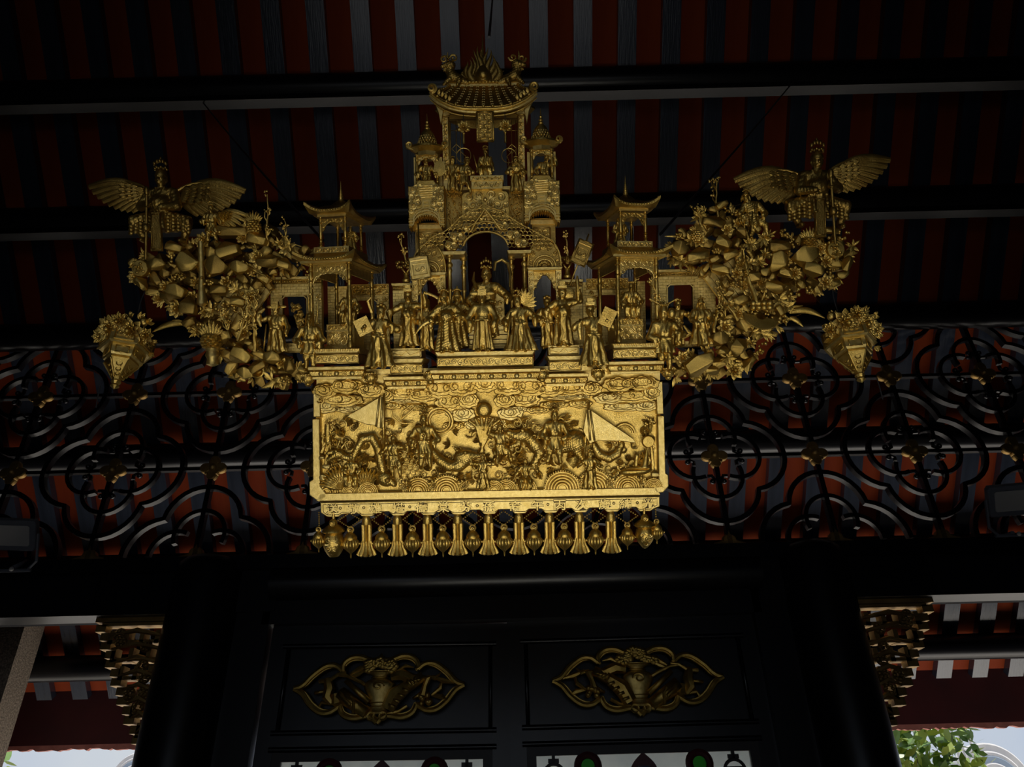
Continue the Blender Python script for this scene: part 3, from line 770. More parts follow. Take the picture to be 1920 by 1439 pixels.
# clouds across the top
def cloud(cx, cy, rx, ry, w, seed, m='gold'):
    cx, cy = T(cx, cy)
    R = random.Random(seed); g = G(); n = R.choice((7, 8, 9))
    for l in range(3):
        k = 1 - .24 * l; pts = []
        ph = R.uniform(0, 6)
        for i in range(n * 6):
            a = i * 2 * math.pi / (n * 6); sc_ = .86 + .14 * abs(math.sin(n * a / 2 + ph))
            pts.append((cx + rx * k * sc_ * math.cos(a), cy - (1 - k) * ry * .4 + ry * k * sc_ * math.sin(a)))
        g.prism(pts, w - 6, w + l * 2.6, 1.5)
    for i in range(max(1, int(rx / 14))):
        sx = cx + (i - (max(1, int(rx / 14)) - 1) / 2) * rx * .75; spiral(g, sx, cy - ry * .15, w + 6.2, min(rx, ry) * .55, 1.3, R.uniform(0, 6), R.choice((-1, 1)), 1.4, 16)
    return g
CL = [(655, 726, 34, 15, 10), (612, 735, 24, 16, 8), (700, 733, 28, 15, 12), (640, 752, 46, 14, 4), (612, 764, 24, 13, 1), (668, 768, 44, 9, -2), (726, 742, 18, 13, 7), (757, 738, 32, 14, 6), (795, 742, 30, 14, 7),
      (762, 752, 50, 7, 0), (830, 732, 34, 18, 11), (868, 728, 34, 18, 14), (845, 756, 30, 17, 6), (880, 752, 22, 15, 10), (868, 778, 26, 15, 3), (888, 796, 18, 12, 0), (848, 776, 14, 9, -2),
      (1205, 720, 34, 15, 10), (1160, 722, 32, 15, 12), (1222, 738, 22, 16, 7), (1186, 744, 46, 14, 4), (1148, 748, 36, 12, 2), (1170, 764, 40, 10, -2), (1212, 762, 26, 12, 0), (1108, 730, 24, 14, 6), (1072, 730, 32, 14, 6),
      (1030, 732, 32, 15, 8), (1062, 745, 50, 7, 0), (995, 728, 34, 18, 11), (955, 726, 34, 18, 14), (985, 750, 30, 15, 5), (948, 752, 22, 15, 9), (958, 776, 26, 14, 3), (935, 795, 16, 11, 0), (975, 768, 16, 9, -2), (912, 722, 26, 16, 16)]
for i, (x, y, a, b, w) in enumerate(CL): pp('cloud', cloud(x, y, a, b, w, i), 'gold' if w > 3 else 'gold_flat')
x, y = T(909, 769)
pp('sun_disc', G().lathe([(15, -6), (15, 12), (13, 16), (9, 19), (7, 19.5), (6.5, 21), (.5, 21.5)], (x, y, 0), 28, 2), 'gold')
s = S((868, 775, -12), (950, 880, 18))
for q in range(6):
    a = (q - 2.5) * 5.0
    s.path([(909 + a * 2.2, 782 + abs(a) * .6, 5), (908 + a * 1.1, 800, 7), (906 + a * .5, 825, 6), (903 - a * .3, 850, 4), (901 - a * 1.0, 872, 0)], [3.6, 3.4, 2.8, 2.4, 1.6], 1.2)
pp('water_spout', s.g(), 'gold', ang=70)

# waves along the foot of the relief
def wavefan(cx, r, w, base=919):
    g = G(); yb = base
    for i in range(5):
        rr = r * (1 - i * .17)
        g.ring((cx, yb, w + i * .8), rr, r * .075, 20, 6, (1, 0, 0), (0, -1, 0), 0, math.pi)
    n = int(r * .75)
    for i in range(n + 1):
        a = math.pi * i / n; g.ell((cx + r * 1.09 * math.cos(a), yb - r * 1.09 * math.sin(a), w), r * .06, 6, 4)
    a = np.linspace(0, math.pi, 16); g.prism([(cx + r * math.cos(t), yb - r * math.sin(t)) for t in a], -10, w - .5)
    return g
for i, (x, r) in enumerate([(612, 25), (655, 16), (690, 18), (783, 24), (836, 27), (925, 17), (948, 18), (985, 19), (1052, 31), (1113, 31), (1174, 25), (1222, 16)]):
    pp('wave', wavefan(x, r, 3 + (i % 3) * 3), 'gold')
for x in (757, 811, 868, 1083, 1143, 1202): 
    g = flower(x, 909, 5, 10, x, 2, 7); spiral(g, x, 909, 10, 6, 1.4, 0, 1, 1.2); pp('foam_rosette', g, 'gold')
# low filigree that fills the field between the figures
R = random.Random(5)
for i in range(235):
    g = G()
    x, y = R.uniform(610, 1222), R.uniform(785, 905)
    if (1115 < x < 1200 and y < 835) or (985 < x < 1030 and 770 < y < 800) or (1060 < x < 1095 and y > 860) or (850 < x < 880 and y < 840) or (805 < x < 840 and y < 800): continue
    if R.random() < .5: spiral(g, x, y, -5 + R.uniform(0, 5), R.uniform(6, 12), R.uniform(.8, 1.5), R.uniform(0, 6), R.choice((-1, 1)), 2.0, 14)
    else:
        a = R.uniform(0, 6)
        for q in range(5): petal(g, (x, y), a + q * .45, R.uniform(8, 15), 2.4, -4, R.uniform(3, 7), 2.0)
    pp('vine_scroll', g, R.choice(('gold', 'gold_dark_shade')))

for i in range(64):
    x, y = R.uniform(612, 1220), R.uniform(790, 900); g = G()
    if (1115 < x < 1205 and y < 835) or (985 < x < 1030 and 770 < y < 805) or (1060 < x < 1095 and y > 855) or (845 < x < 885 and y < 845): continue
    spiral(g, x, y, R.uniform(2, 7), R.uniform(7, 13), R.uniform(.7, 1.3), R.uniform(0, 6), R.choice((-1, 1)), 2.3, 14)
    a = R.uniform(0, 6)
    for q in range(3): petal(g, (x + 6 * math.cos(a), y + 6 * math.sin(a)), a + q * .5 - .5, R.uniform(10, 17), 2.6, 3, R.uniform(3, 7), 2.0)
    pp('vine_scroll', g, 'gold')
for i, (x, y, a, b, w) in enumerate(((812, 770, 24, 9, 2), (780, 764, 26, 8, 0), (1010, 770, 24, 8, 0), (1040, 760, 30, 8, 1), (905, 790, 34, 10, -1), (735, 762, 22, 8, 0), (1090, 758, 24, 9, 0), (850, 800, 22, 9, -2), (960, 800, 20, 8, -2))): pp('cloud', cloud(x, y, a, b, w, 60 + i), 'gold')

# sails on their poles
for nm, pts, px0 in (('pennant_sail', [(655, 781), (722, 742), (724, 801), (711, 803), (708, 798), (690, 796), (672, 789)], 0), ('pennant_sail', [(1099, 769), (1106, 768), (1185, 822), (1189, 830), (1160, 827), (1120, 826), (1113, 828), (1104, 832), (1092, 808)], 0)):
    q = [T(*p) for p in pts]; pp(nm, G().prism(q, 12, 16, 1.2), 'gold_flat', label='smooth flat triangular sail')
for a, b, c, d, mm in ((724, 738, 721, 850, 0), (1104, 755, 1092, 870, 0)): 
    pp('mast', bar(*T(a, b), 13, *T(c, d), 13, 2.4, 8), 'gold')
for fx in ((716, 745, 709, 800), (721, 745, 718, 802), (1101, 770, 1105, 826), (1106, 770, 1113, 826)):
    pp('sail_fold', bar(*T(fx[0], fx[1]), 16, *T(fx[2], fx[3]), 17, 2.2, 6), 'gold_flat')

def relief(nm, x, y, H, w, **kw):
    x, y = T(x, y); b, hg, hc = figure(x, y, H, w, h=.9, **kw); o = pp(nm, b, 'gold', ang=70)
    link('headdress', hg.mesh('headdress', PB, True), 'gold', o)
    return o
relief('kneeling_woman', 661, 912, 66, 12, hands=((-.12, .5), (.16, .45)), hat='topknot', seated=True)
relief('banner_bearer', 740, 897, 82, 12, hands=((-.24, .62), (.30, .78)), hat='bun', legs=((-.05, .28, -.02, 0), (.12, .28, .14, .02)))
relief('armoured_rider', 797, 880, 104, 14, hands=((-.18, .52), (.17, .50)), hat='crown', legs=((-.04, .26, -.06, .02), (.10, .25, .10, 0)), chest='disc')
relief('swimmer', 905, 917, 66, 14, hands=((-.34, .88), (.32, .86)), hat='bun', sleeves=.03, collar=False)
relief('wrestler', 938, 876, 82, 10, hands=((-.20, .96), (.24, .66)), hat='bun', legs=((-.06, .26, -.08, .02), (.20, .34, .24, .08)), sleeves=.03, collar=False)
relief('crouching_diver', 984, 917, 66, 12, hands=((-.34, .30), (.30, .72)), hat='bun', sleeves=.03, seated=True)
relief('robed_rider', 1040, 872, 104, 14, hands=((-.14, .50), (.14, .48)), hat='crown', legs=((-.10, .24, -.14, .02), (.06, .24, .08, 0)))
relief('mast_bearer', 1104, 917, 74, 14, hands=((-.24, .66), (.16, .64)), hat='bun', sleeves=.03, collar=False)
# beasts
def beast(lo, hi, parts, tex=None, amp=.7, h=.9):
    s = S(lo, hi, h)
    for p in parts: getattr(s, p[0])(*p[1:])
    if tex: s.tex(tex, amp)
    return s.g()
pp('coiling_dragon', beast((600, 790, -12), (735, 905, 26), [('path', [(640, 850, 8), (662, 856, 8), (672, 836, 8), (682, 819, 9), (700, 817, 9), (711, 838, 9), (716, 868, 9), (722, 890, 8)], [6, 6, 6.5, 7, 7.5, 8, 8, 7], 2),
    ('ell', (636, 846, 10), (12, 9, 9), 2), ('cap', (628, 850, 12), (618, 856, 12), 6, 4, 2), ('cap', (628, 842, 12), (618, 844, 14), 4, 3, 1), ('ell', (634, 840, 18), 3, 1), ('cap', (640, 838, 8), (652, 822, 8), 2.5, 1, 1), ('cap', (634, 836, 8), (640, 818, 8), 2.5, 1, 1),
    ('ell', (619, 849, 14), (6, 2, 6), 1, True)], scale_tex(4.2)), 'gold', ang=70)
pp('clam_shell', (lambda g: [petal(g, (642, 912), a, 44, 5, 7, 3, 3, 7) for a in np.linspace(-2.9, -1.5, 9)] and g)(G()), 'gold')
pp('fan_shell', (lambda g: [petal(g, (686, 912), a, 40, 4.4, 7, 3, 3, 7) for a in np.linspace(-2.3, -.9, 8)] and g)(G()), 'gold')
x, y = T(727, 897)
pp('carp', beast((695, 870, -8), (755, 925, 30), [('ell', (x - 4, y, 10), (17, 14, 11), 2, False, .5), ('ell', (x + 10, y + 8, 12), (9, 6, 7), 2, False, .7), ('ell', (x + 2, y + 2, 20), 4, 1), ('ell', (x + 2, y + 2, 22.5), 2, .5, True), ('cap', (x - 14, y - 10, 8), (x - 22, y - 24, 6), 5, 2, 2)], scale_tex(4), .6), 'gold', ang=70)
g = G(); x, y = T(772, 868)
for i in range(5):
    for j in range(4): g.ring((x - 22 + i * 10 + (j % 2) * 5, y - 16 + j * 10 + i * 2, 8), 4.8, 1.0, 9, 5)
pp('fishing_net', g, 'gold')
g = G()
for rr in (24, 19): g.ring((*T(826, 790), 6), rr, 1.8, 24, 6)
g.tube([(*T(826 + 24 * math.cos(a), 790 + 24 * math.sin(a)), 8) for a in np.linspace(-3, .6, 14)], 2.4, 6); pp('flying_ribbon', g, 'gold')
g = G(); g.tube([(*T(*p), 8) for p in ((736, 770), (738, 782), (748, 792), (762, 795), (776, 794))], 1.8, 6); g.tube([(*T(*p), 6) for p in ((752, 788), (768, 776), (780, 765), (775, 760), (758, 772), (752, 788))], 1.6, 6); pp('flying_ribbon', g, 'gold')
pp('dragon_fish', beast((800, 835, -12), (905, 905, 30), [('path', [(812, 846, 8), (826, 862, 9), (842, 873, 9), (860, 872, 9), (874, 862, 10)], [7, 9, 9, 11, 11], 3), ('ell', (872, 856, 12), (20, 13, 11), 3), ('cap', (880, 852, 14), (898, 854, 12), 8, 5, 3), ('cap', (876, 866, 12), (892, 868, 11), 6, 3, 2),
    ('ell', (892, 861, 16), (12, 2.4, 8), 1, True), ('ell', (874, 847, 21), 4, 1), ('cap', (862, 848, 10), (848, 834, 8), 4, 1.5, 2), ('cap', (868, 846, 10), (862, 836, 8), 3, 1, 2)], scale_tex(4.4)), 'gold', ang=70)
pp('qilin', beast((945, 775, -14), (1140, 890, 32), [('ell', (1040, 838, 2), (46, 16, 12), 4), ('cap', (1005, 838, 6), (985, 815, 10), 14, 11, 4), ('ell', (978, 818, 13), (18, 12, 11), 3), ('cap', (966, 818, 15), (955, 812, 15), 8, 6, 3), ('cap', (972, 832, 13), (958, 838, 13), 6, 4, 2),
    ('ell', (958, 825, 18), (12, 3, 9), 1, True), ('ell', (980, 808, 22), 4, 1), ('ell', (1078, 832, 6), (22, 20, 14), 4), ('cap', (1012, 850, 8), (1000, 872, 10), 9, 6, 3), ('cap', (1000, 872, 10), (1006, 884, 12), 5, 4, 2), ('cap', (1082, 850, 6), (1094, 868, 8), 9, 5, 3),
    ('path', [(990, 806, 8), (1000, 794, 8), (1012, 796, 8)], [3, 2, 1], 1), ('path', [(984, 804, 8), (988, 790, 8), (998, 784, 8)], [3, 2, 1], 1)], scale_tex(5), .8), 'gold', ang=70)
g = G()
for i in range(8): spiral(g, 985 + (i % 4) * 9, 800 + (i // 4) * 14 + i, 16, 6, 1.2, i, (-1) ** i, 1.4, 12)
pp('mane_curl_pattern', g, 'gold')
g = G()
for a in np.linspace(-.3, .9, 9): g.tube([(1060, 864, 10), (1060 + 24 * math.cos(a), 864 + 20 * math.sin(a), 12)], [1.2, 2.6], 6)
pp('fan_tail', g, 'gold')
pp('curling_tail', beast((1110, 812, -12), (1185, 880, 22), [('path', [(1112, 838, 5), (1122, 856, 6), (1140, 864, 7), (1156, 856, 7), (1164, 838, 6), (1158, 826, 5), (1146, 830, 5)], [7, 8, 8, 7, 6, 4, 3], 2)], scale_tex(4)), 'gold', ang=70)
g = G(); g.ring((*T(1172, 815), -2), 19, 2.6, 20, 6, (1, 0, 0), (0, -1, 0), .1, 3.0); g.ring((*T(1172, 815), -4), 15, 1.6, 20, 6, (1, 0, 0), (0, -1, 0), .1, 3.0); pp('bridge_arch', g, 'gold')
pp('whale_boat', beast((1155, 825, -12), (1240, 905, 26), [('ell', (1190, 888, 8), (30, 9, 11), 3, False, -.08), ('cap', (1206, 880, 8), (1212, 845, 8), 8, 2, 4), ('cap', (1190, 878, 8), (1192, 860, 8), 4, 5, 2), ('ell', (1190, 884, 16), (26, 2.0, 8), 1, True)]), 'gold', ang=70)
for (x0, y0, x1, y1, sd) in ((1222, 880, 1212, 785, 3), (612, 872, 611, 792, 4), (604, 850, 622, 800, 8)):
    wd_, bl_ = branch_tree(*T(x0, y0), *T(x1, y1), 4, sd, 4.2, 9, True, 16); o = pp('gnarled_tree', wd_, 'gold'); link('foliage', bl_.mesh('foliage', PB, True), 'gold', o)
pp('palm_trunk', G().lathe([(6, 790), (7, 800), (8, 815), (7, 826), (3, 831)], (616, 0, 2), 12), 'gold'); pp('drum', G().lathe([(10, 0), (12, 3), (10, 8)], (*T(1213, 828), 8), 16, 2), 'gold')
for (x, y, r, sd) in ((612, 875, 10, 1), (606, 895, 9, 2), (1226, 890, 9, 5), (604, 858, 7, 3)): rock(plq, PB, *T(x, y), 4, r, r * .9, 8, sd)

# ------------------------------------------------------------------ what hangs from the board: flower posts, gourds, jars on strings of beads
def pendant_post(x, y, n):
    base = (x, y, -2); y -= 3; t = qthing('hanging_flower_post', base, n, 'pendant', 'flower posts hanging under the board')
    g = G(); g.lathe([(2.6, y - 4), (3.6, y + 3), (6.0, y + 6), (8.0, y + 10), (7.5, y + 12), (8.8, y + 15), (8.4, y + 19), (7.8, y + 22)], (x, 0, -2), 16); qput('cap', g, 'gold', t, base)
    g = G(); g.lathe([(8.8, y + 21), (8.6, y + 40), (8.8, y + 58), (10.0, y + 67), (12, y + 75)], (x, 0, -2), 40, 1, 10, .14); qput('stem', g, 'gold', t, base)
    for i in range(5):
        a = (i - 2) * .62; d = np.array([math.sin(a), 0, math.cos(a)])
        P = [np.array([x, y + 52, -2]) + d * 8.0, np.array([x, y + 64, -2]) + d * 9.5, np.array([x, y + 73, -2]) + d * 14, np.array([x, y + 78, -2]) + d * 17.5]
        qput('petal', G().tube(P, [2.2, 3.6, 4.6, 3.4], 8, .7), 'gold', t, base)
    qput('seed_pod', G().lathe([(.5, y + 60), (5, y + 70), (8, y + 76), (6, y + 80), (.5, y + 81)], (x, 0, 2), 14), 'gold', t, base)
    return t
def gourd(x, y, k, lab, grp):
    base = (x, y, 4); t = qthing('hanging_gourd', base, lab, 'pendant', grp)
    g = G(); g.ring((x, y + 5 * k, 4), 5.2 * k, 1.9 * k, 18, 8); spiral(g, x, y + 5 * k, 7 * 1, 3.4 * k, 1.2, 0, 1, 1.2 * k, 10); qput('loop', g, 'gold', t, base)
    qput('cap', G().lathe([(2, y + 9 * k), (7 * k, y + 12 * k), (11 * k, y + 17 * k), (12.5 * k, y + 21 * k), (12 * k, y + 23.5 * k), (9 * k, y + 25 * k)], (x, 0, 4), 24), 'gold', t, base)
    qput('ribbed_body', G().lathe([(11 * k, y + 23 * k), (15 * k, y + 28 * k), (15.5 * k, y + 32 * k), (13 * k, y + 38 * k), (8 * k, y + 44 * k), (3.5 * k, y + 48 * k), (1.6 * k, y + 50 * k), (1.1 * k, y + 57 * k), (.3, y + 59 * k)], (x, 0, 4), 60, 1, 20, .06), 'gold', t, base)
    for sg in (-1, 1): qput('side_knob', G().lathe([(1.5 * k, sg * 14 * k), (1.5 * k, sg * 16 * k), (2.8 * k, sg * 16.5 * k), (2.8 * k, sg * 18.5 * k), (1, sg * 19 * k)], (x, y + 31 * k, 4), 10, 0), 'gold', t, base)
    return t
BEAD = {}
def beads(nm, pts, lab, w=2):
    P = [np.array([*p, w], float) for p in pts]; base = (pts[0][0], pts[0][1], w)
    t = qthing('bead_string', base, lab, 'bead string', 'bead strings between the hanging posts')
    for a, b in zip(P[:-1], P[1:]):
        n = max(1, int(np.linalg.norm(b - a) / 4.0))
        for i in range(n):
            c = a + (b - a) * i / n
            key = 'bead'
            if key not in BEAD: BEAD[key] = G().ell((0, 0, 0), 1.75, 8, 6).mesh('bead', (0, 0, 0), True)
            o = link('bead', BEAD[key], 'gold', t); o.location = ((c[0] - base[0]) * SQ, -(c[2] - base[2]) * SQ, -(c[1] - base[1]) * SQ)
    return t

ORD = ['first', 'second', 'third', 'fourth', 'fifth', 'sixth', 'seventh', 'eighth', 'ninth', 'tenth']
def bot(x): return 966 - .0145 * (x - 600)
for i, x in enumerate(posts[1:-1]): pendant_post(x, bot(x) + 1.5, f'{ORD[i]} fluted gilded flower post from the left hanging under the inscription')
gx = [657, 715.5, 773, 830, 886, 945, 1001, 1058, 1116, 1176]
for i, x in enumerate(gx):
    k = 1.0 if i < 9 else .86
    yb = bot(x) + 24
    gourd(x, yb, k, f'{ORD[i]} ribbed gilded gourd from the left, hanging on a bead loop under the inscription', 'ribbed gourds hanging under the board')
    a = posts[i] + 9; b = posts[i + 1] - 9; m_ = (a + b) / 2
    beads('b', [(m_, bot(m_) - 2), (a + 2, bot(a) + 11), (m_, bot(m_) + 25)], f'left half of the bead loop above the {ORD[i]} hanging gourd')
    beads('b', [(m_, bot(m_) - 2), (b - 2, bot(b) + 11), (m_, bot(m_) + 25)], f'right half of the bead loop above the {ORD[i]} hanging gourd')
gourd(597, 990, .80, 'small ribbed gourd hanging outside the lidded jar at the left end', 'ribbed gourds hanging under the board'); beads('b', [(598, 962), (598, 990)], 'short straight bead string above the small gourd at the left end')
gourd(1231, 975, .78, 'small ribbed gourd hanging outside the masked jar at the right end', 'ribbed gourds hanging under the board'); beads('b', [(1229, 952), (1230, 974)], 'short straight bead string above the small gourd at the right end')
def jar(x, y, k, lab, face):
    base = (x, y, 6); t = qthing('hanging_jar', base, lab, 'pendant', 'big jars at the ends of the board')
    qput('neck', G().lathe([(3 * k, y - 6), (3 * k, y + 8 * k)], (x, 0, 4), 10), 'gold', t, base)
    g = G(); g.ell((x, y + 14 * k, 8), (8 * k, 8 * k, 7 * k), 14, 10); spiral(g, x, y + 14 * k, 15, 5.5 * k, 1.3, 0, 1, 1.5, 14); qput('knob', g, 'gold', t, base)
    qput('lid', G().lathe([(6 * k, y + 16 * k), (13 * k, y + 20 * k), (20 * k, y + 26 * k), (21 * k, y + 29 * k), (18 * k, y + 32 * k), (12 * k, y + 34 * k)], (x, 0, 6), 48, 1, 24, .025), 'gold', t, base)
    pr = [(13, 32), (17, 37), (19.5, 48), (19, 58), (16, 66), (11.5, 73), (9, 76), (.5, 76.5)] if not face else [(12, 32), (17, 37), (19, 48), (17, 58), (12, 66), (6, 73), (2, 76), (.5, 76.5)]
    qput('body', G().lathe([(a * k, y + b * k) for a, b in pr], (x, 0, 6), 24), 'gold', t, base)
    g = G()
    if face:
        for sg in (-1, 1): spiral(g, x + sg * 7 * k, y + 46 * k, 24 * k, 5 * k, 1.3, 0, sg, 1.4); spiral(g, x + sg * 6 * k, y + 56 * k, 22.5 * k, 4 * k, 1.0, 2, -sg, 1.3)
        g.ell((x, y + 52 * k, 25 * k), (2.4, 3, 2)); g.ring((x, y + 64 * k, 19 * k), 4 * k, 1.0, 12, 5)
    else:
        for ry in (43, 58):
            for sg in (-1, 1): spiral(g, x + sg * 6.5 * k, y + ry * k, 24 * k, 5 * k, 1.2, ry, sg, 1.4)
        g.box((x - 12 * k, y + 50 * k, 20 * k), (x + 12 * k, y + 52 * k, 24.5 * k)); g.ring((x, y + 66 * k, 18 * k), 4.5 * k, 1.2, 12, 5)
    qput('face_pattern', g, 'gold_flat', t, base)
    return t
jar(625, bot(625) + 2, 1.0, 'large lidded gilded jar with scroll carving hanging at the left end', False)
jar(1208, bot(1208) + 2, .92, 'large gilded jar with a mask face and pointed foot at the right end', True)
# ------------------------------------------------------------------ stage under the figures
SB = (915, 690, 0)
stage = qthing('stage_platform', SB, 'stepped gilded stage with lotus mouldings that the carved figures stand on', 'platform')
def sp(nm, g, m='gold', **kw): return qput(nm, g, m, stage, SB, **kw)
sp('deck', G().prism([(596, 700), (596, 690), (1236, 690), (1236, 700)], -75, 26), 'gold_flat')
sp('under_board', G().box((592, 700, -60), (1238, 722, -4)), 'gold_flat')
def bay(x0, x1, ym, w, seed, plinth=False, flute=False):
    """one bay: upper moulding, carved frieze, fillet, lotus band; ym is the top of the moulding"""
    prof = [(0, 0), (0, 3), (-5, 6), (-6, 10)] if flute else [(0, 0), (1, 3), (0, 6), (-4, 9)]
    g = G(); n = 22
    sp('moulding', G().prism([(x0, ym), (x0, ym + 4), (x0 + 4, ym + 10), (x1 - 4, ym + 10), (x1, ym + 4), (x1, ym)], -50, w, 2.5), 'gold_flat')
    if flute:
        for i in range(int((x1 - x0) / 4.2)):
            x = x0 + 3 + i * 4.2; g.tube([(x, ym + 1.5, w + .2), (x + .6, ym + 5, w - .2), (x + 1.2, ym + 9, w - 3)], [1.5, 1.3, .8], 6)
        sp('flute_pattern', g, 'gold')
    a, b = ym + 11, ym + 28
    sp('frieze', G().box((x0 + 3, a, -50), (x1 - 3, b, w - 5)), 'gold'); sp('frieze_frame', frame(x0 + 4, a + .8, x1 - 4, b - .8, w - 5, 1.2), 'gold_flat')
    sp('scroll_pattern', scrolls(x0 + 6, a + 2.5, x1 - 6, b - 2.5, w - 4.6, 11, 1.05, seed), 'gold_flat')
    sp('fillet', G().prism([(x0 - 9, b + 5), (x1 + 9, b + 5), (x1 + 9, b + 12), (x0 - 9, b + 12)], -50, w + 4, 1.5), 'gold_flat')
    y0, y1 = b + 12, b + 24
    sp('lotus_band', G().prism([(x0 - 7, y0), (x1 + 7, y0), (x1 + 9, y0 + 5), (x1 + 4, y1), (x0 - 4, y1), (x0 - 9, y0 + 5)], -50, w + 1, 3), 'gold')
    n = max(2, int((x1 - x0) / 22))
    for i in range(n):
        g = G()
        x = x0 + (i + .5) * (x1 - x0) / n
        sp('lotus_boss', G().ell((x, y0 + 6, w + 1), (5.0, 4.6, 3.5), 12, 8), 'gold_flat')
        for q in range(3):
            for r_ in range(3): g.ell((x + (x1 - x0) / n * .5 + (q - 1) * 3.4, y0 + 2.5 + r_ * 3.4, w + 1), (1.5, 1.5, 1.3), 6, 4)
        sp('bead_pattern', g, 'gold')
    sp('foot_fillet', G().box((x0 - 2, y1, -40), (x1 + 2, y1 + 4, w - 2)), 'gold_flat')
bay(822, 1002, 661, 62, 1)
for x0, x1, sd in ((734, 800, 2), (1024, 1090, 3)):
    bay(x0, x1, 671, 40, sd)
    sp('plinth', G().box((x0 + 4, 653, -40), (x1 - 6, 670, 30)), 'gold_flat'); sp('plinth_frame', frame(x0 + 6, 656, x1 - 8, 668, 30, 1.0), 'gold_flat')
    g = G(); m_ = (x0 + x1) / 2 - 1; g.tube([(x0 + 8, 662, 30), (m_ - 8, 666, 30), (m_, 658, 30), (m_ + 8, 666, 30), (x1 - 10, 660, 30)], 1.1, 5); sp('lattice_pattern', g, 'gold')
bay(600, 685, 651, 48, 4, flute=True); bay(1141, 1226, 651, 48, 5, flute=True)
for x, w in ((703, 50), (812, 60), (1014, 60), (1116, 50), (586, 40), (1246, 40)):
    g = G(); g.ell((x, 705, w - 8), (13, 11, 10), 12, 8)
    for i in range(10): spiral(g, x + (i % 5 - 2) * 4.5, 700 + (i // 5) * 9, w + 1 - abs(i % 5 - 2) * 2, 3.6, 1.1, i, 1, 1.2, 9)
    g.ell((x, 715, w - 8), (6, 5, 5)); sp('corner_boss', g, 'gold')

# ------------------------------------------------------------------ two corner pavilions
def spin(g, cx, cw, a):
    c, s_ = math.cos(a), math.sin(a); o = []
    for v in g.v:
        x, w = v[:, 0] - cx, v[:, 2] - cw; o.append(np.stack([cx + x * c + w * s_, v[:, 1], cw - x * s_ + w * c], 1))
    g.v = o; return g
def hip_roof(cx, cw, hw, hd, y_e, y_t, up, top=.38, n=13, thick=5):
    """square roof with swept-up corners; y_e eave level, y_t upper rim"""
    g = G(); rings = []
    for lev in range(6):
        t = lev / 5.0; k = 1 - (1 - top) * t ** .75
        R_ = []
        for side in range(4):
            for i in range(n):
                u = -1 + 2 * i / n
                x, z = [(u, 1), (1, -u), (-u, -1), (-1, u)][side]
                lift = up * (abs(u) ** 3.2) * (1 - t) ** 2
                flare = 1 + .06 * abs(u) ** 4 * (1 - t)
                R_.append((cx + x * hw * k * flare, y_e + (y_t - y_e) * t ** 1.25 - lift, cw + z * hd * k * flare))
        rings.append(R_)
    r0 = [(a, b + thick, c) for a, b, c in rings[0]]
    r1 = [(cx + (a - cx) * .86, y_e + thick + 1, cw + (c - cw) * .86) for a, b, c in rings[0]]
    return G().loft([r1, r0] + rings)
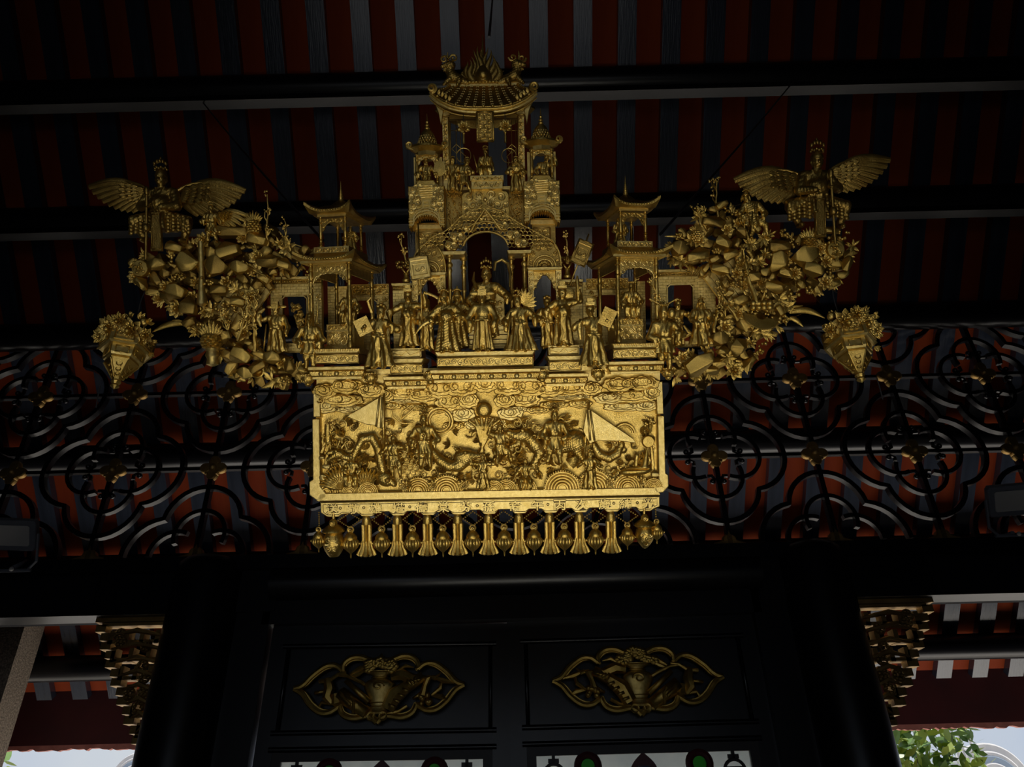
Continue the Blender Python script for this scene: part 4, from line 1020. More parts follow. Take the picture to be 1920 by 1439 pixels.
def pavilion(nm, lab, xc, yb, sg):
    """sg +1: the left pavilion, whose back turns to the right"""
    base = (xc, yb, -30); t = qthing(nm, base, lab, 'pavilion', 'corner pavilions on the stage'); A = -sg * math.radians(9); cw = -32
    def p(n_, g, m='gold', **kw): return qput(n_, spin(g, xc, cw, A), m, t, base, **kw)
    Y = lambda v: yb - 651 + v
    for sx in (-1, 1):
        p('lower_post', turned(POST, xc + sx * 37, Y(494), Y(651), 28, 3.6)); p('lower_post', turned(POST, xc + sx * 37, Y(494), Y(651), -92, 3.6))
    for w in (30,):
        a = np.linspace(-1, 1, 25)
        arch = [(xc - 33, Y(497)), (xc - 33, Y(532))] + [(xc + 31 * u, Y(528 - 14 * math.sqrt(max(0, 1 - u * u)) - 1.6 * abs(math.sin(u * 9)))) for u in a] + [(xc + 33, Y(532)), (xc + 33, Y(497))]
        p('fringe_panel', G().prism(arch, 25, 28.5, .8), 'gold'); g = scrolls(xc - 31, Y(500), xc + 31, Y(512), 28.6, 10, 1.2, int(xc)); 
        for q in (-1, 1):
            for k in range(2): spiral(g, xc + q * (27 - k * 5), Y(518 + 5 * (1 - k)), 28.6, 4, 1.2, 0, q, 1.2, 10)
        p('fringe_pattern', g, 'gold_flat'); p('lintel', G().box((xc - 40, Y(488), 20), (xc + 40, Y(497), 29)), 'gold_flat')
        p('arch_edge', G().tube([(*q, 28.5) for q in arch[1:-1]], 1.1, 5), 'gold_flat')
    for sx in (-1, 1): p('side_fringe', G().box((xc + sx * 37 - 1.5, Y(497), -88), (xc + sx * 37 + 1.5, Y(516), 24)), 'gold_flat')
    p('lower_roof', hip_roof(xc, cw, 56, 84, Y(488), Y(474), 13, .62))
    g = G(); n = 22
    for i in range(n + 1):
        u = -1 + 2 * i / n; g.ell((xc + 56 * u, Y(490.5) - 13 * abs(u) ** 3.2, cw + 84.5), (2.8, 2.2, 1.8), 8, 5)
    for sx in (-1, 1):
        for i in range(24):
            u = -1 + 2 * i / 23; g.ell((xc + sx * 56.5, Y(490.5) - 13 * abs(u) ** 3.2, cw + 84 * u), (1.8, 2.2, 2.8), 8, 5)
    p('eave_bead_pattern', g)
    p('eave_board', G().box((xc - 50, Y(490), cw - 76), (xc + 50, Y(496), cw + 78)), 'gold_flat')
    p('upper_deck', G().box((xc - 34, Y(463), cw - 48), (xc + 34, Y(475), cw + 52)), 'gold_flat'); p('deck_pattern', scrolls(xc - 32, Y(464.5), xc + 32, Y(473.5), cw + 52.4, 8, .95, int(xc) + 3))
    for sx in (-1, 1):
        for w in (42, -40): p('upper_post', turned(POST, xc + sx * 24, Y(404), Y(463), cw + w, 3.0))
    a = np.linspace(-1, 1, 15)
    p('upper_fringe', G().prism([(xc - 22, Y(408)), (xc - 22, Y(434))] + [(xc + 17 * u, Y(430 - 14 * math.sqrt(max(0, 1 - u * u)))) for u in a] + [(xc + 22, Y(434)), (xc + 22, Y(408))], cw + 40, cw + 43, .6), 'gold_dark_shade')
    g = scrolls(xc - 20, Y(409), xc + 20, Y(417), cw + 43.4, 8, 1, 3)
    for q in (-1, 1): spiral(g, xc + q * 18, Y(423), cw + 43.4, 4, 1.2, 0, q, 1.1, 10)
    p('upper_fringe_pattern', g)
    p('upper_lintel', G().box((xc - 28, Y(399), cw - 46), (xc + 28, Y(406), cw + 48)), 'gold_flat')
    p('upper_roof', hip_roof(xc, cw, 42, 66, Y(396), Y(381), 14, .46)); p('upper_roof_cap', G().lathe([(24, Y(383)), (21, Y(378)), (15, Y(372)), (8, Y(367)), (4, Y(365))], (xc, 0, cw), 20, 1, 8, .04))
    g = G()
    for i in range(18):
        u = -1 + 2 * i / 17; g.ell((xc + 42 * u, Y(398) - 14 * abs(u) ** 3.2, cw + 66.5), (2.5, 2.0, 1.6), 8, 5)
    p('upper_eave_pattern', g)
    prof = [(6, Y(368))]
    for k in range(7): r_ = 5.6 - k * .68; prof += [(r_, Y(366 - k * 4)), (r_, Y(364 - k * 4)), (r_ * .72, Y(363.2 - k * 4))]
    prof += [(1.0, Y(336)), (.3, Y(328))]
    p('spire', G().lathe(prof, (xc, 0, cw), 14))
    # throne block inside
    bx = xc + sg * 11
    p('throne_block', G().box((bx - 27, Y(606), -40), (bx + 27, Y(650), 10)), 'gold'); g = scrolls(bx - 24, Y(621), bx + 24, Y(646), 10.4, 12, 1.3, int(xc) + 9)
    for k in range(3):
        g.ring((bx, Y(633), 10.4), 5 + k * 4, 1.0, 4, 5)
    g2 = scrolls(bx - 24, Y(608), bx + 24, Y(617), 10.4, 9, 1.0, 5)
    p('throne_pattern', g, 'gold_flat'); p('throne_border_pattern', g2); p('throne_band', G().box((bx - 28, Y(617.5), -40), (bx + 28, Y(620), 12)), 'gold_flat'); p('throne_foot', G().box((bx - 30, Y(646), -42), (bx + 30, Y(651), 14)), 'gold_flat')
    return t
pavilion('corner_pavilion', 'two-storey gilded pavilion with pointed spire at the left side of the stage', 644, 656, 1)
pavilion('corner_pavilion', 'two-storey gilded pavilion with pointed spire at the right side of the stage', 1178, 646, -1)

# ------------------------------------------------------------------ walls of the carved city
def citywall(nm, lab, x0, x1, y0, y1, w, holes=(), base=None, crenel=True, thick=14):
    base = base or ((x0 + x1) / 2, y1, w); t = qthing(nm, base, lab, 'wall', 'carved brick walls of the stage')
    xs = sorted({x0, x1, *[h[0] for h in holes], *[h[2] for h in holes]}); ys = sorted({y0, y1, *[h[1] for h in holes], *[h[3] for h in holes]})
    for a, b in zip(xs[:-1], xs[1:]):
        segs = [(y0, y1)]
        for h in holes:
            if a >= h[0] and b <= h[2]: segs = [(y0, h[1]), (h[3], y1)]
        for c, d in segs:
            if d - c > 1: qput('core', G().box((a, c, w - thick), (b, d, w - .8)), 'gold_dark_shade', t, base)
    qput('brick', bricks(x0, y0 + (14 if crenel else 0), x1, y1, w, 11, 5.4, holes), 'gold_flat', t, base)
    if crenel:
        qput('cornice', G().prism([(x0 - 2, y0), (x1 + 2, y0), (x1 + 2, y0 + 4), (x1, y0 + 6), (x0, y0 + 6), (x0 - 2, y0 + 4)], w - thick - 2, w + 5, 1.2), 'gold_flat', t, base)
        g = G()
        for i in range(int((x1 - x0) / 5)): g.box((x0 + 1 + i * 5, y0 + 8, w - 1), (x0 + 4 + i * 5, y0 + 11, w + 2))
        g.tube([(x0, y0 + 7, w + 1), (x1, y0 + 7, w + 1)], 1.0, 5).tube([(x0, y0 + 12.5, w + 1), (x1, y0 + 12.5, w + 1)], .9, 5); qput('dentil_pattern', g, 'gold', t, base)
    for h in holes:
        if h[3] - h[1] > 4:
            c = 6; pts = [(h[0], h[3], w), (h[0], h[1] + c, w), (h[0] + c, h[1], w), (h[2] - c, h[1], w), (h[2], h[1] + c, w), (h[2], h[3], w)]
            qput('opening_trim', G().tube(pts, 1.8, 6), 'gold_flat', t, base)
    return t
citywall('brick_wall', 'carved brick wall with a square window at the left of the left pavilion', 508, 606, 516, 662, -34, [(530, 553, 578, 645)])
citywall('brick_wall', 'carved brick wall with a square window at the right of the right pavilion', 1222, 1345, 502, 652, -34, [(1252, 531, 1302, 640)])
citywall('brick_wall', 'carved brick wall with a cut-corner window inside the left pavilion', 612, 735, 528, 660, -100, [(668, 556, 712, 615)], crenel=False)
citywall('brick_wall', 'carved brick wall with a cut-corner window inside the right pavilion', 1090, 1216, 520, 650, -100, [(1116, 545, 1162, 604)], crenel=False)
citywall('brick_wall', 'narrow brick wall with a little tree on top, left of the gate', 738, 780, 530, 660, -20)
citywall('brick_wall', 'narrow brick wall with a little tree on top, right of the gate', 1050, 1094, 523, 654, -20)
for nm, x, y, lab in (('window_carving', 690, 556, 'carved leafy frame over the window in the left pavilion'), ('window_carving', 1139, 545, 'carved leafy frame over the window in the right pavilion')):
    base = (x, y, -96); t = qthing(nm, base, lab, 'carving', 'carved window frames')
    g = scrolls(x - 40, y - 22, x + 40, y - 3, -96, 9, 1.6, int(x))
    for q in (-1, 1):
        for k in range(4): spiral(g, x + q * (33 - k % 2 * 6), y + 6 + k * 9, -96, 5.5, 1.3, k, q, 1.6, 11)
    qput('leaf_pattern', g, 'gold', t, base); qput('backing', G().box((x - 42, y - 24, -99), (x + 42, y - 2, -96.5)), 'gold_dark_shade', t, base)

# ------------------------------------------------------------------ central gate
GB = (912, 560, -30)
gate = qthing('central_gate', GB, 'tall central gilded gate with paired columns, side arches and a pierced arched canopy', 'gate')
def gp(nm, g, m='gold', **kw): return qput(nm, g, m, gate, GB, **kw)
for x, w, yb in ((846, 10, 660), (870, -24, 655), (961, -24, 655), (985, 10, 660)):
    gp('column', turned([(0, 1.7), (.02, 1.7), (.03, 1.0), (.07, .8), (.09, 1.5), (.11, 1.5), (.13, .9), (.16, 1.25), (.19, .9), (.24, 1), (.34, .9), (.36, 1.3), (.38, .9), (.8, 1.0), (.97, 1.1), (.98, 1.6), (1, 1.6)], x, 484, yb, w, 4.0, 14))
for x0, x1 in ((832, 877), (953, 1000)): gp('architrave', G().prism([(x0, 477), (x1, 477), (x1 - 3, 484), (x0 + 3, 484)], -34, 18, 1.2), 'gold_flat')
# side gates
def sidegate(cx, yo, sg, wd=26):
    for s_ in (-1, 1):
        gp('jamb', G().box((cx + s_ * wd - 5, yo + 68, -20), (cx + s_ * wd + 5, yo + 158, 4)), 'gold_flat'); gp('jamb_pattern', scrolls(cx + s_ * wd - 4, yo + 72, cx + s_ * wd + 4, yo + 155, 4.3, 8, .9, int(cx) + s_), 'gold')
    gp('cornice', G().prism([(cx - wd - 8, yo + 62), (cx + wd + 8, yo + 62), (cx + wd + 5, yo + 68), (cx - wd - 5, yo + 68)], -22, 9, 1.2), 'gold_flat')
    a = np.linspace(-1, 1, 21)
    gp('lobed_arch', G().prism([(cx - wd + 5, yo + 68), (cx - wd + 5, yo + 106)] + [(cx + (wd - 7) * u, yo + 104 - 28 * (1 - abs(u) ** 1.7) - 2 * abs(math.sin(u * 8))) for u in a] + [(cx + wd - 5, yo + 106), (cx + wd - 5, yo + 68)], -12, -4, 1), 'gold')
    g = G()
    for q in (-1, 1):
        for k in range(3): spiral(g, cx + q * (16 - 5 * k), yo + 88 - 7 * k, -3.6, 4.2, 1.3, 0, q, 1.2, 10)
        spiral(g, cx + q * 18, yo + 97, -3.6, 3.2, 1.2, 1, q, 1.1, 9)
    gp('arch_pattern', g, 'gold_flat')
    # round pediment with a fan
    a = np.linspace(0, math.pi, 20); R1, R2 = wd + 6, wd * .66
    gp('pediment', G().prism([(cx + R1 * math.cos(t), yo + 62 - R1 * 1.75 * math.sin(t) ** .8) for t in a], -20, -4, 1.2), 'gold_dark_shade')
    for rr, k in ((R1 - 1, 1.75), (wd * .80, 1.05), (wd * .56, 1.0)): gp('pediment_rib', G().tube([(cx + rr * math.cos(t), yo + 61 - rr * k * math.sin(t) ** .85, -2) for t in a], 2.0, 6))
    g = G()
    for i in range(11):
        t = math.pi * (i + .5) / 11; g.tube([(cx + 5 * math.cos(t), yo + 60 - 5 * math.sin(t), -2), (cx + 13 * math.cos(t), yo + 60 - 13 * math.sin(t), -1)], [.8, 1.7], 6)
    gp('fan_pattern', g); g = G()
    for i in range(7):
        t = math.pi * (i + .5) / 7; spiral(g, cx + wd * .98 * math.cos(t), yo + 58 - wd * 1.38 * math.sin(t), -3, 5.5, 1.3, i, (-1) ** i, 1.4, 12)
    gp('pediment_pattern', g)
sidegate(1023, 446, 1); sidegate(806, 452, -1)
# pylons behind the drapes
for x0, x1, y0, y1 in ((779, 832, 415, 505), (1002, 1046, 410, 500)):
    gp('pylon', G().box((x0, y0, -46), (x1, y1, -24)), 'gold_dark_shade'); gp('pylon_frame', frame(x0 + 3, y0 + 18, x1 - 10, y1 - 2, -24, 1.4), 'gold_flat'); gp('pylon_pattern', scrolls(x0 + 6, y0 + 20, x1 - 12, y1 - 4, -23.5, 13, 1.5, int(x0)))
    gp('pylon_cap', G().box((x0 - 3, y0 + 4, -48), (x1 + 3, y0 + 12, -20)), 'gold_flat')
# pierced canopy: rings between two curves, lobed carved arch inside
up_ = [(782, 478), (800, 460), (815, 447), (835, 440), (850, 430), (866, 414), (882, 404), (898, 399), (912, 390), (928, 399), (945, 403), (962, 416), (980, 428), (1000, 438), (1022, 450), (1040, 458), (1046, 474)]
def upper(x): return float(np.interp(x, [p[0] for p in up_], [p[1] for p in up_]))
def lower(x): 
    u = (x - 914) / 42.0
    return 472 - 30 * math.sqrt(max(0, 1 - u * u)) if abs(u) < 1 else 474
g = G(); R = random.Random(3); row = 0; y = 394.0
while y < 478:
    x = 782 + (row % 2) * 4.2
    while x < 1048:
        if y > upper(x) + 2 and y < lower(x) - 1: g.ring((x + R.uniform(-.6, .6), y + R.uniform(-.6, .6), 14 - abs(x - 914) * .10), R.uniform(3.4, 4.4), .85, 9, 5)
        x += 8.4
    y += 7.2; row += 1
gp('ring_lattice', g)
gp('canopy_edge', G().tube([(x, y, 14 - abs(x - 914) * .1) for x, y in up_], 1.4, 6)); gp('canopy_edge', G().tube([(x, lower(x), 15) for x in np.linspace(872.5, 955.5, 24)], 2.0, 6))
for (x, y, r) in ((914, 414, 13), (884, 432, 12), (945, 430, 12), (862, 450, 13), (966, 448, 13), (850, 466, 12), (980, 463, 12)):
    g = G(); g.prism([(x + r * 1.15 * math.cos(t) * (1 + .08 * math.cos(6 * t)), y + r * .8 * math.sin(t) * (1 + .08 * math.cos(6 * t))) for t in np.linspace(0, 2 * math.pi, 30)[:-1]], 8, 12, 2); gp('carved_lobe', g)
    g = G()
    for q in (-1, 1): spiral(g, x + q * r * .48, y - 1, 13, r * .55, 1.5, 0, q, 2.1, 16)
    g.ell((x, y + r * .3, 13), (r * .3, r * .35, 4)); gp('lobe_pattern', g, 'gold_flat')
gp('ogee_rib', G().tube([(888, 440, 17), (897, 424, 18), (906, 412, 18), (914, 401, 19), (922, 411, 18), (931, 423, 18), (941, 438, 17)], 2.2, 6)); gp('ogee_rib', G().tube([(880, 434, 16), (892, 428, 17), (914, 423, 18), (934, 427, 17), (948, 432, 16)], 1.8, 6))

# ------------------------------------------------------------------ tower above the gate
TB = (912, 400, -30)
tower = qthing('central_tower', TB, 'tall gilded tower over the gate with balcony, carved drapes and a curved tiled roof', 'tower')
def tp(nm, g, m='gold', **kw): return qput(nm, g, m, tower, TB, **kw)
# balcony front and drapes
tp('balcony_panel', G().prism([(866, 418), (866, 372), (870, 366), (880, 364), (886, 357), (938, 357), (944, 363), (952, 365), (956, 371), (956, 418)], -36, -8, 1.5), 'gold')
g = G()
for q in (-1, 1):
    for k, (dx, y, r) in enumerate(((12, 371, 8), (30, 376, 8), (38, 390, 6), (24, 391, 9), (10, 388, 7), (34, 404, 6), (16, 403, 7))): spiral(g, 911 + q * dx, y, -7, r, 1.5, k + (q > 0) * math.pi, q, 1.9, 14)
    for i in range(6): petal(g, (911 + q * 8, 380), -1.2 + i * .5 if q > 0 else math.pi + 1.2 - i * .5, 12, 2.2, -7, 2)
g.ell((911, 380, -6), (4, 4, 3)); tp('balcony_pattern', g, 'gold_flat')
def drape(x0, x1, yt, yb, seed):
    cx = (x0 + x1) / 2; W = (x1 - x0) / 2; a = np.linspace(-1, 1, 33)
    topc = [(cx + W * u, yt + 12 - 11 * (abs(u) < .55) * 1 - (4 if .55 <= abs(u) < .7 else 0)) for u in np.linspace(1, -1, 15)]
    bot_ = []
    for i, u in enumerate(a):
        y = yb - 18 * math.sqrt(max(0, 1 - (u / .72) ** 2)) if abs(u) < .72 else yb + 2 + 8 * (abs(u) - .72)
        bot_.append((cx + W * u, y + (3.2 if i % 2 else -1.5)))
    tp('drape', G().prism(bot_ + topc, -20, 12, 2.0), 'gold')
    g = G()
    for i in range(9): g.tube([(cx - 12 + .8 * (i % 2), yt + 13 + i * 4.2, 13), (cx + 12 - .8 * (i % 2), yt + 12 + i * 4.2, 13)], 1.0, 5) if i < 6 else None
    for q in (-1, 1):
        for k, (dx, dy, r) in enumerate(((24, 20, 7), (26, 34, 7), (24, 49, 7), (15, 44, 6), (17, 27, 5), (9, 58, 5), (19, 59, 5), (10, 13, 4), (29, 26, 4), (30, 42, 4), (15, 35, 5), (18, 14, 5), (28, 58, 5))): spiral(g, cx + q * dx * W / 34, yt + dy, 12.6, r, 1.4, k * 1.3, q * (-1) ** k, 1.9, 13)
    g.box((cx - 6, yt + 40, 12), (cx + 6, yt + 42, 13.5)).box((cx - 7, yt + 42, 12), (cx - 5, yt + 54, 13.5)).box((cx + 5, yt + 42, 12), (cx + 7, yt + 54, 13.5)).box((cx - 6, yt + 47, 12), (cx + 6, yt + 49, 13.5))
    tp('drape_pattern', g, 'gold_flat')
    for dy, r in ((-3, 1.5), (-9, 1.8), (-14, 1.4)):
        tp('drape_hem', G().tube([(cx + W * u * .98, (yb - 18 * math.sqrt(max(0, 1 - (u / .72) ** 2)) if abs(u) < .72 else yb + 2) + dy, 13) for u in a], r, 6), 'gold_flat')
drape(768, 836, 345, 431, 1); drape(983, 1051, 339, 426, 2)
for x0, x1 in ((836, 866), (956, 983)):
    tp('recess_panel', G().box((x0, 352, -60), (x1, 428, -30)), 'gold_dark_shade'); g = G(); R = random.Random(x0)
    for i in range(95):
        x, y = R.uniform(x0 + 1, x1 - 2), R.uniform(354, 424); g.tube([(x, y, -30), (x + 1.4, y + 4.4, -28)], [.7, 1.1], 5)
    tp('stipple_pattern', g, 'gold')
tp('throne_box', G().box((886, 346, -38), (944, 362, 2)), 'gold_flat'); tp('throne_top', G().box((884, 338, -40), (946, 347, 5)), 'gold_flat'); tp('throne_pattern', scrolls(888, 340, 942, 346, 5.3, 7, .9, 4)); tp('throne_front_pattern', scrolls(890, 349, 940, 360, 2.3, 10, 1.1, 6))
tp('tower_floor', G().box((776, 352, -64), (1046, 358, -20)), 'gold_flat')
# big columns and roof beam
for x in (838, 981):
    tp('tower_column', G().box((x - 6, 198, -30), (x + 6, 356, -16)), 'gold_flat'); tp('column_pattern', scrolls(x - 5, 222, x + 5, 340, -15.6, 7, 1.1, x)); tp('column_rib', G().tube([(x + (5.5 if x < 900 else -5.5), 200, -15), (x + (5.5 if x < 900 else -5.5), 350, -15)], 1.3, 6))
    tp('column_cap', G().box((x - 8, 196, -32), (x + 8, 218, -12)), 'gold_flat'); tp('cap_pattern', scrolls(x - 7, 198, x + 7, 212, -11.6, 7, 1.1, x + 1)); tp('cap_band', G().tube([(x - 8, 219, -12), (x + 8, 219, -12)], 1.6, 6))
    tp('rear_column', G().box((x - 4, 205, -96), (x + 4, 356, -86)), 'gold_dark_shade')
tp('roof_beam', G().box((844, 204, -30), (976, 222, -20)), 'gold_dark_shade'); tp('roof_beam_line', G().tube([(846, 214, -19.6), (974, 214, -19.6)], 1.0, 5), 'gold')
# tiled roof: a curved sheet from ridge to sagging eave
def roof_pt(u, t):                # u -1..1 across, t 0 ridge .. 1 eave
    hw = 66 + 34 * t ** 1.4; x = 911 + hw * u
    y = 147 + 62 * t ** .9 - (35 * abs(u) ** 3.0) * t ** 1.5 - 3 * abs(u) * (1 - t); w = -46 + 52 * t ** .9 - 6 * abs(u) ** 2 * t
    return (x, y, w)
nu, nt_ = 25, 9
top_ = [[roof_pt(-1 + 2 * i / (nu - 1), j / (nt_ - 1)) for i in range(nu)] for j in range(nt_)]
g = G(); v = [p for r_ in top_ for p in r_]; v2 = [(x, y + 5, w - 2) for x, y, w in v]
q = [[j * nu + i, j * nu + i + 1, (j + 1) * nu + i + 1, (j + 1) * nu + i] for j in range(nt_ - 1) for i in range(nu - 1)]; N_ = nu * nt_
sd = [[i, i + 1, N_ + i + 1, N_ + i] for i in range(nu - 1)] + [[(nt_ - 1) * nu + i, (nt_ - 1) * nu + i + 1, N_ + (nt_ - 1) * nu + i + 1, N_ + (nt_ - 1) * nu + i] for i in range(nu - 1)]
sd += [[j * nu + k, (j + 1) * nu + k, N_ + (j + 1) * nu + k, N_ + j * nu + k] for j in range(nt_ - 1) for k in (0, nu - 1)]
g.add(v + v2, q, [[a + N_ for a in f] for f in q], sd); tp('roof_shell', g, 'gold_dark_shade')
bk_ = [[(x, y, -48 - (w + 48)) for x, y, w in r_] for r_ in top_]
g = G(); v = [p for r_ in bk_ for p in r_]; v2 = [(x, y + 5, w + 2) for x, y, w in v]; g.add(v + v2, q, [[a + N_ for a in f] for f in q], sd); tp('roof_shell', g, 'gold_dark_shade')
for i in range(11):
    u = -.86 + 1.72 * i / 10
    tp('tile_roll', G().tube([roof_pt(u, t) for t in np.linspace(.05, 1, 9)], 2.4, 8), 'gold_dark_shade')
    g = G()
    for t in np.linspace(.12, .92, 8):
        x, y, w = roof_pt(u, t); g.box((x - 2.6, y - .8, w), (x + 2.6, y + .9, w + 2.9))
    tp('tile_edge_pattern', g, 'gold_flat')
    x, y, w = roof_pt(u, 1.0); tp('eave_tile', G().ell((x, y, w + 2), (3.4, 3.0, 2)), 'gold')
for dy, r, m_ in ((4, 2.8, 'gold'), (9, 3.4, 'gold_flat'), (16, 1.4, 'gold')):
    tp('eave_rim', G().tube([(roof_pt(u, 1)[0], roof_pt(u, 1)[1] + dy, roof_pt(u, 1)[2] - dy * .4) for u in np.linspace(-1, 1, 25)], r, 8), m_)
for sg in (-1, 1):
    x, y, w = roof_pt(sg, 1.0); g = G(); spiral(g, x - sg * 4, y - 2, w + 2, 9, 1.6, math.pi / 2, sg, 3.2, 20)
    for k in range(5): petal(g, (x - sg * (8 + k * 7), y + 6 + k * 4), -math.pi / 2 - sg * (.5 - k * .1), 11, 2.6, w + 1, 2)
    tp('roof_horn', g); tp('horn_drop', G().prism([(x, y), (x - sg * 30, y + 18), (x - sg * 25, y + 32), (x - sg * 19, y + 62), (x - sg * 14, y + 40)], -20, -8, 1.2), 'gold_flat')
    tp('hip_ridge', G().tube([roof_pt(sg * .97, t) for t in np.linspace(0, 1, 9)], 3.4, 8)); tp('hip_ridge_pattern', (lambda g: [g.ell((roof_pt(sg * .97, t)[0], roof_pt(sg * .97, t)[1] - 3.5, roof_pt(sg * .97, t)[2]), 2.2, 7, 5) for t in np.linspace(.1, .9, 9)] and g)(G()))
tp('ridge', G().box((840, 144, -54), (984, 153, -38)), 'gold_flat'); tp('ridge_line', G().tube([(840, 146, -37), (984, 146, -37)], 1.6, 6))
# ridge dragons
for sg in (-1, 1):
    cx = 911 + sg * 60; f_ = lambda a, b, c=0: (cx + sg * a, b, -42 + c)
    s = S((cx - 40, 82, -70), (cx + 40, 156, -14), .85)
    s.path([f_(-30, 146), f_(-14, 140), f_(0, 132), f_(5, 122), f_(2, 113)], [6, 9, 10, 8, 6], 3); s.ell(f_(4, 112, 4), (10, 8, 8), 3); s.cap(f_(10, 113, 6), f_(19, 115, 6), 5, 3.5, 2); s.cap(f_(8, 119, 4), f_(16, 122, 4), 3, 2, 1)
    s.cap(f_(6, 140, 6), f_(16, 150, 8), 5, 3, 2); s.cap(f_(-14, 142, 6), f_(-10, 152, 8), 5, 3, 2); s.path([f_(-26, 146), f_(-34, 136), f_(-36, 126)], [5, 3, 1.5], 2)
    s.tex(scale_tex(4.5), .9); o = tp('ridge_dragon', s.g(), 'gold_dark_shade', ang=70)
    g = G(); spiral(g, cx + sg * 15, 102, -36, 8, 1.2, 0, sg, 2.4, 16); spiral(g, cx - sg * 3, 100, -36, 8, 1.2, math.pi, -sg, 2.4, 16); g.tube([f_(8, 106, 2), f_(9, 94, 2), f_(8, 86, 2)], [2.6, 2, .5], 6)
    link('dragon_horn', g.mesh('dragon_horn', TB, True), 'gold', o)
# flaming pearl
g = G(); g.lathe([(1, 148), (14, 146), (17, 138), (15, 128), (9, 118), (3, 108), (.4, 100)], (910, 0, -42), 24); o = tp('flaming_pearl', g, 'gold_dark_shade')
link('pearl', G().ell((910, 136, -26), (8, 8, 6), 14, 10).mesh('pearl', TB, True), 'gold', o)
R = random.Random(2)
for i in range(13):
    a = (i - 6) / 6.0; L = 74 - 44 * abs(a) ** 1.2 + R.uniform(-3, 3); x0 = 910 + a * 30; b_ = a * .55
    t = np.linspace(0, 1, 10); P = np.stack([x0 + b_ * 18 * t + 4.0 * np.sin(t * 7 + i), 146 - L * t * (1 if abs(a) < .9 else .8), np.full(10, -44 + (i % 3) * 3)], 1)
    f = G().tube(P, 5.6 * np.sin(math.pi * np.clip(.22 + t * .80, 0, 1)) + .25, 8, .45); link('flame', f.mesh('flame', TB, True), 'gold_dark_shade', o)
g = G()
for i in range(9): g.ell((910 + (i - 4) * 6.5, 146, -36), (4, 3, 3))
link('pearl_base', g.mesh('pearl_base', TB, True), 'gold', o)
tp('top_spike', G().lathe([(2.6, 100), (1.8, 70), (.4, 52)], (910, 0, -44), 8), 'gold_dark_shade')

# turrets beside the tower
def turret(cx, ye, lab):
    base = (cx, ye + 76, -20); t = qthing('side_turret', base, lab, 'turret', 'side turrets of the tower'); P = lambda n_, g, m='gold', **kw: qput(n_, g, m, t, base, **kw)
    P('dome', G().lathe([(20, ye - 6), (17, ye - 12), (15.5, ye - 20), (13, ye - 28), (8, ye - 35), (4, ye - 38)], (cx, 0, -20), 20))
    g = G()
    for j in range(6):
        for i in range(9):
            a = math.pi * (i + .5 * (j % 2)) / 9; r_ = 18.5 - j * 1.7 - (j > 3) * 2
            g.ell((cx + r_ * math.cos(a), ye - 9 - j * 4.6, -20 + r_ * math.sin(a)), (2.0, 2.3, 1.8), 6, 4)
    P('dome_scale_pattern', g)
    P('finial', G().lathe([(4, ye - 37), (5.5, ye - 40), (3, ye - 43), (4.5, ye - 46), (2.4, ye - 49), (3.4, ye - 52), (1.5, ye - 55), (.3, ye - 68)], (cx, 0, -20), 12))
    P('eave', G().lathe([(22, ye - 6), (32, ye - 3), (33, ye + 1), (27, ye + 5), (22, ye + 8)], (cx, 0, -20), 28)); P('frieze_band', G().lathe([(23, ye + 8), (23, ye + 16), (21, ye + 17)], (cx, 0, -20), 8), 'gold_flat')
    for sg in (-1, 1):
        g = G(); spiral(g, cx + sg * 33, ye - 6, -10, 7, 1.4, math.pi / 2, -sg, 2.6, 16); g.tube([(cx + sg * 24, ye + 3, -8), (cx + sg * 33, ye + 1, -9), (cx + sg * 38, ye - 6, -10)], [2, 3, 2], 6); P('eave_curl', g)
        P('post', turned(POST, cx + sg * 19, ye + 14, ye + 78, -6, 2.8)); P('post', turned(POST, cx + sg * 19, ye + 14, ye + 78, -38, 2.6)); P('post_rail', G().box((cx + sg * 24 - 3, ye + 14, -30), (cx + sg * 24 + 3, ye + 78, -22)), 'gold_flat')
    a = np.linspace(-1, 1, 15)
    P('arch_fringe', G().prism([(cx - 17, ye + 16), (cx - 17, ye + 34)] + [(cx + 14 * u, ye + 33 - 11 * math.sqrt(max(0, 1 - u * u))) for u in a] + [(cx + 17, ye + 34), (cx + 17, ye + 16)], -8, -5, .6), 'gold_flat')
    g = scrolls(cx - 16, ye + 16, cx + 16, ye + 22, -4.6, 7, 1.0, 2)
    for q in (-1, 1): spiral(g, cx + q * 14, ye + 26, -4.6, 3.4, 1.2, 0, q, 1.0, 9)
    P('fringe_pattern', g)
turret(803, 280, 'small domed turret with curled eaves left of the tower'); turret(1016, 270, 'small domed turret with curled eaves right of the tower')

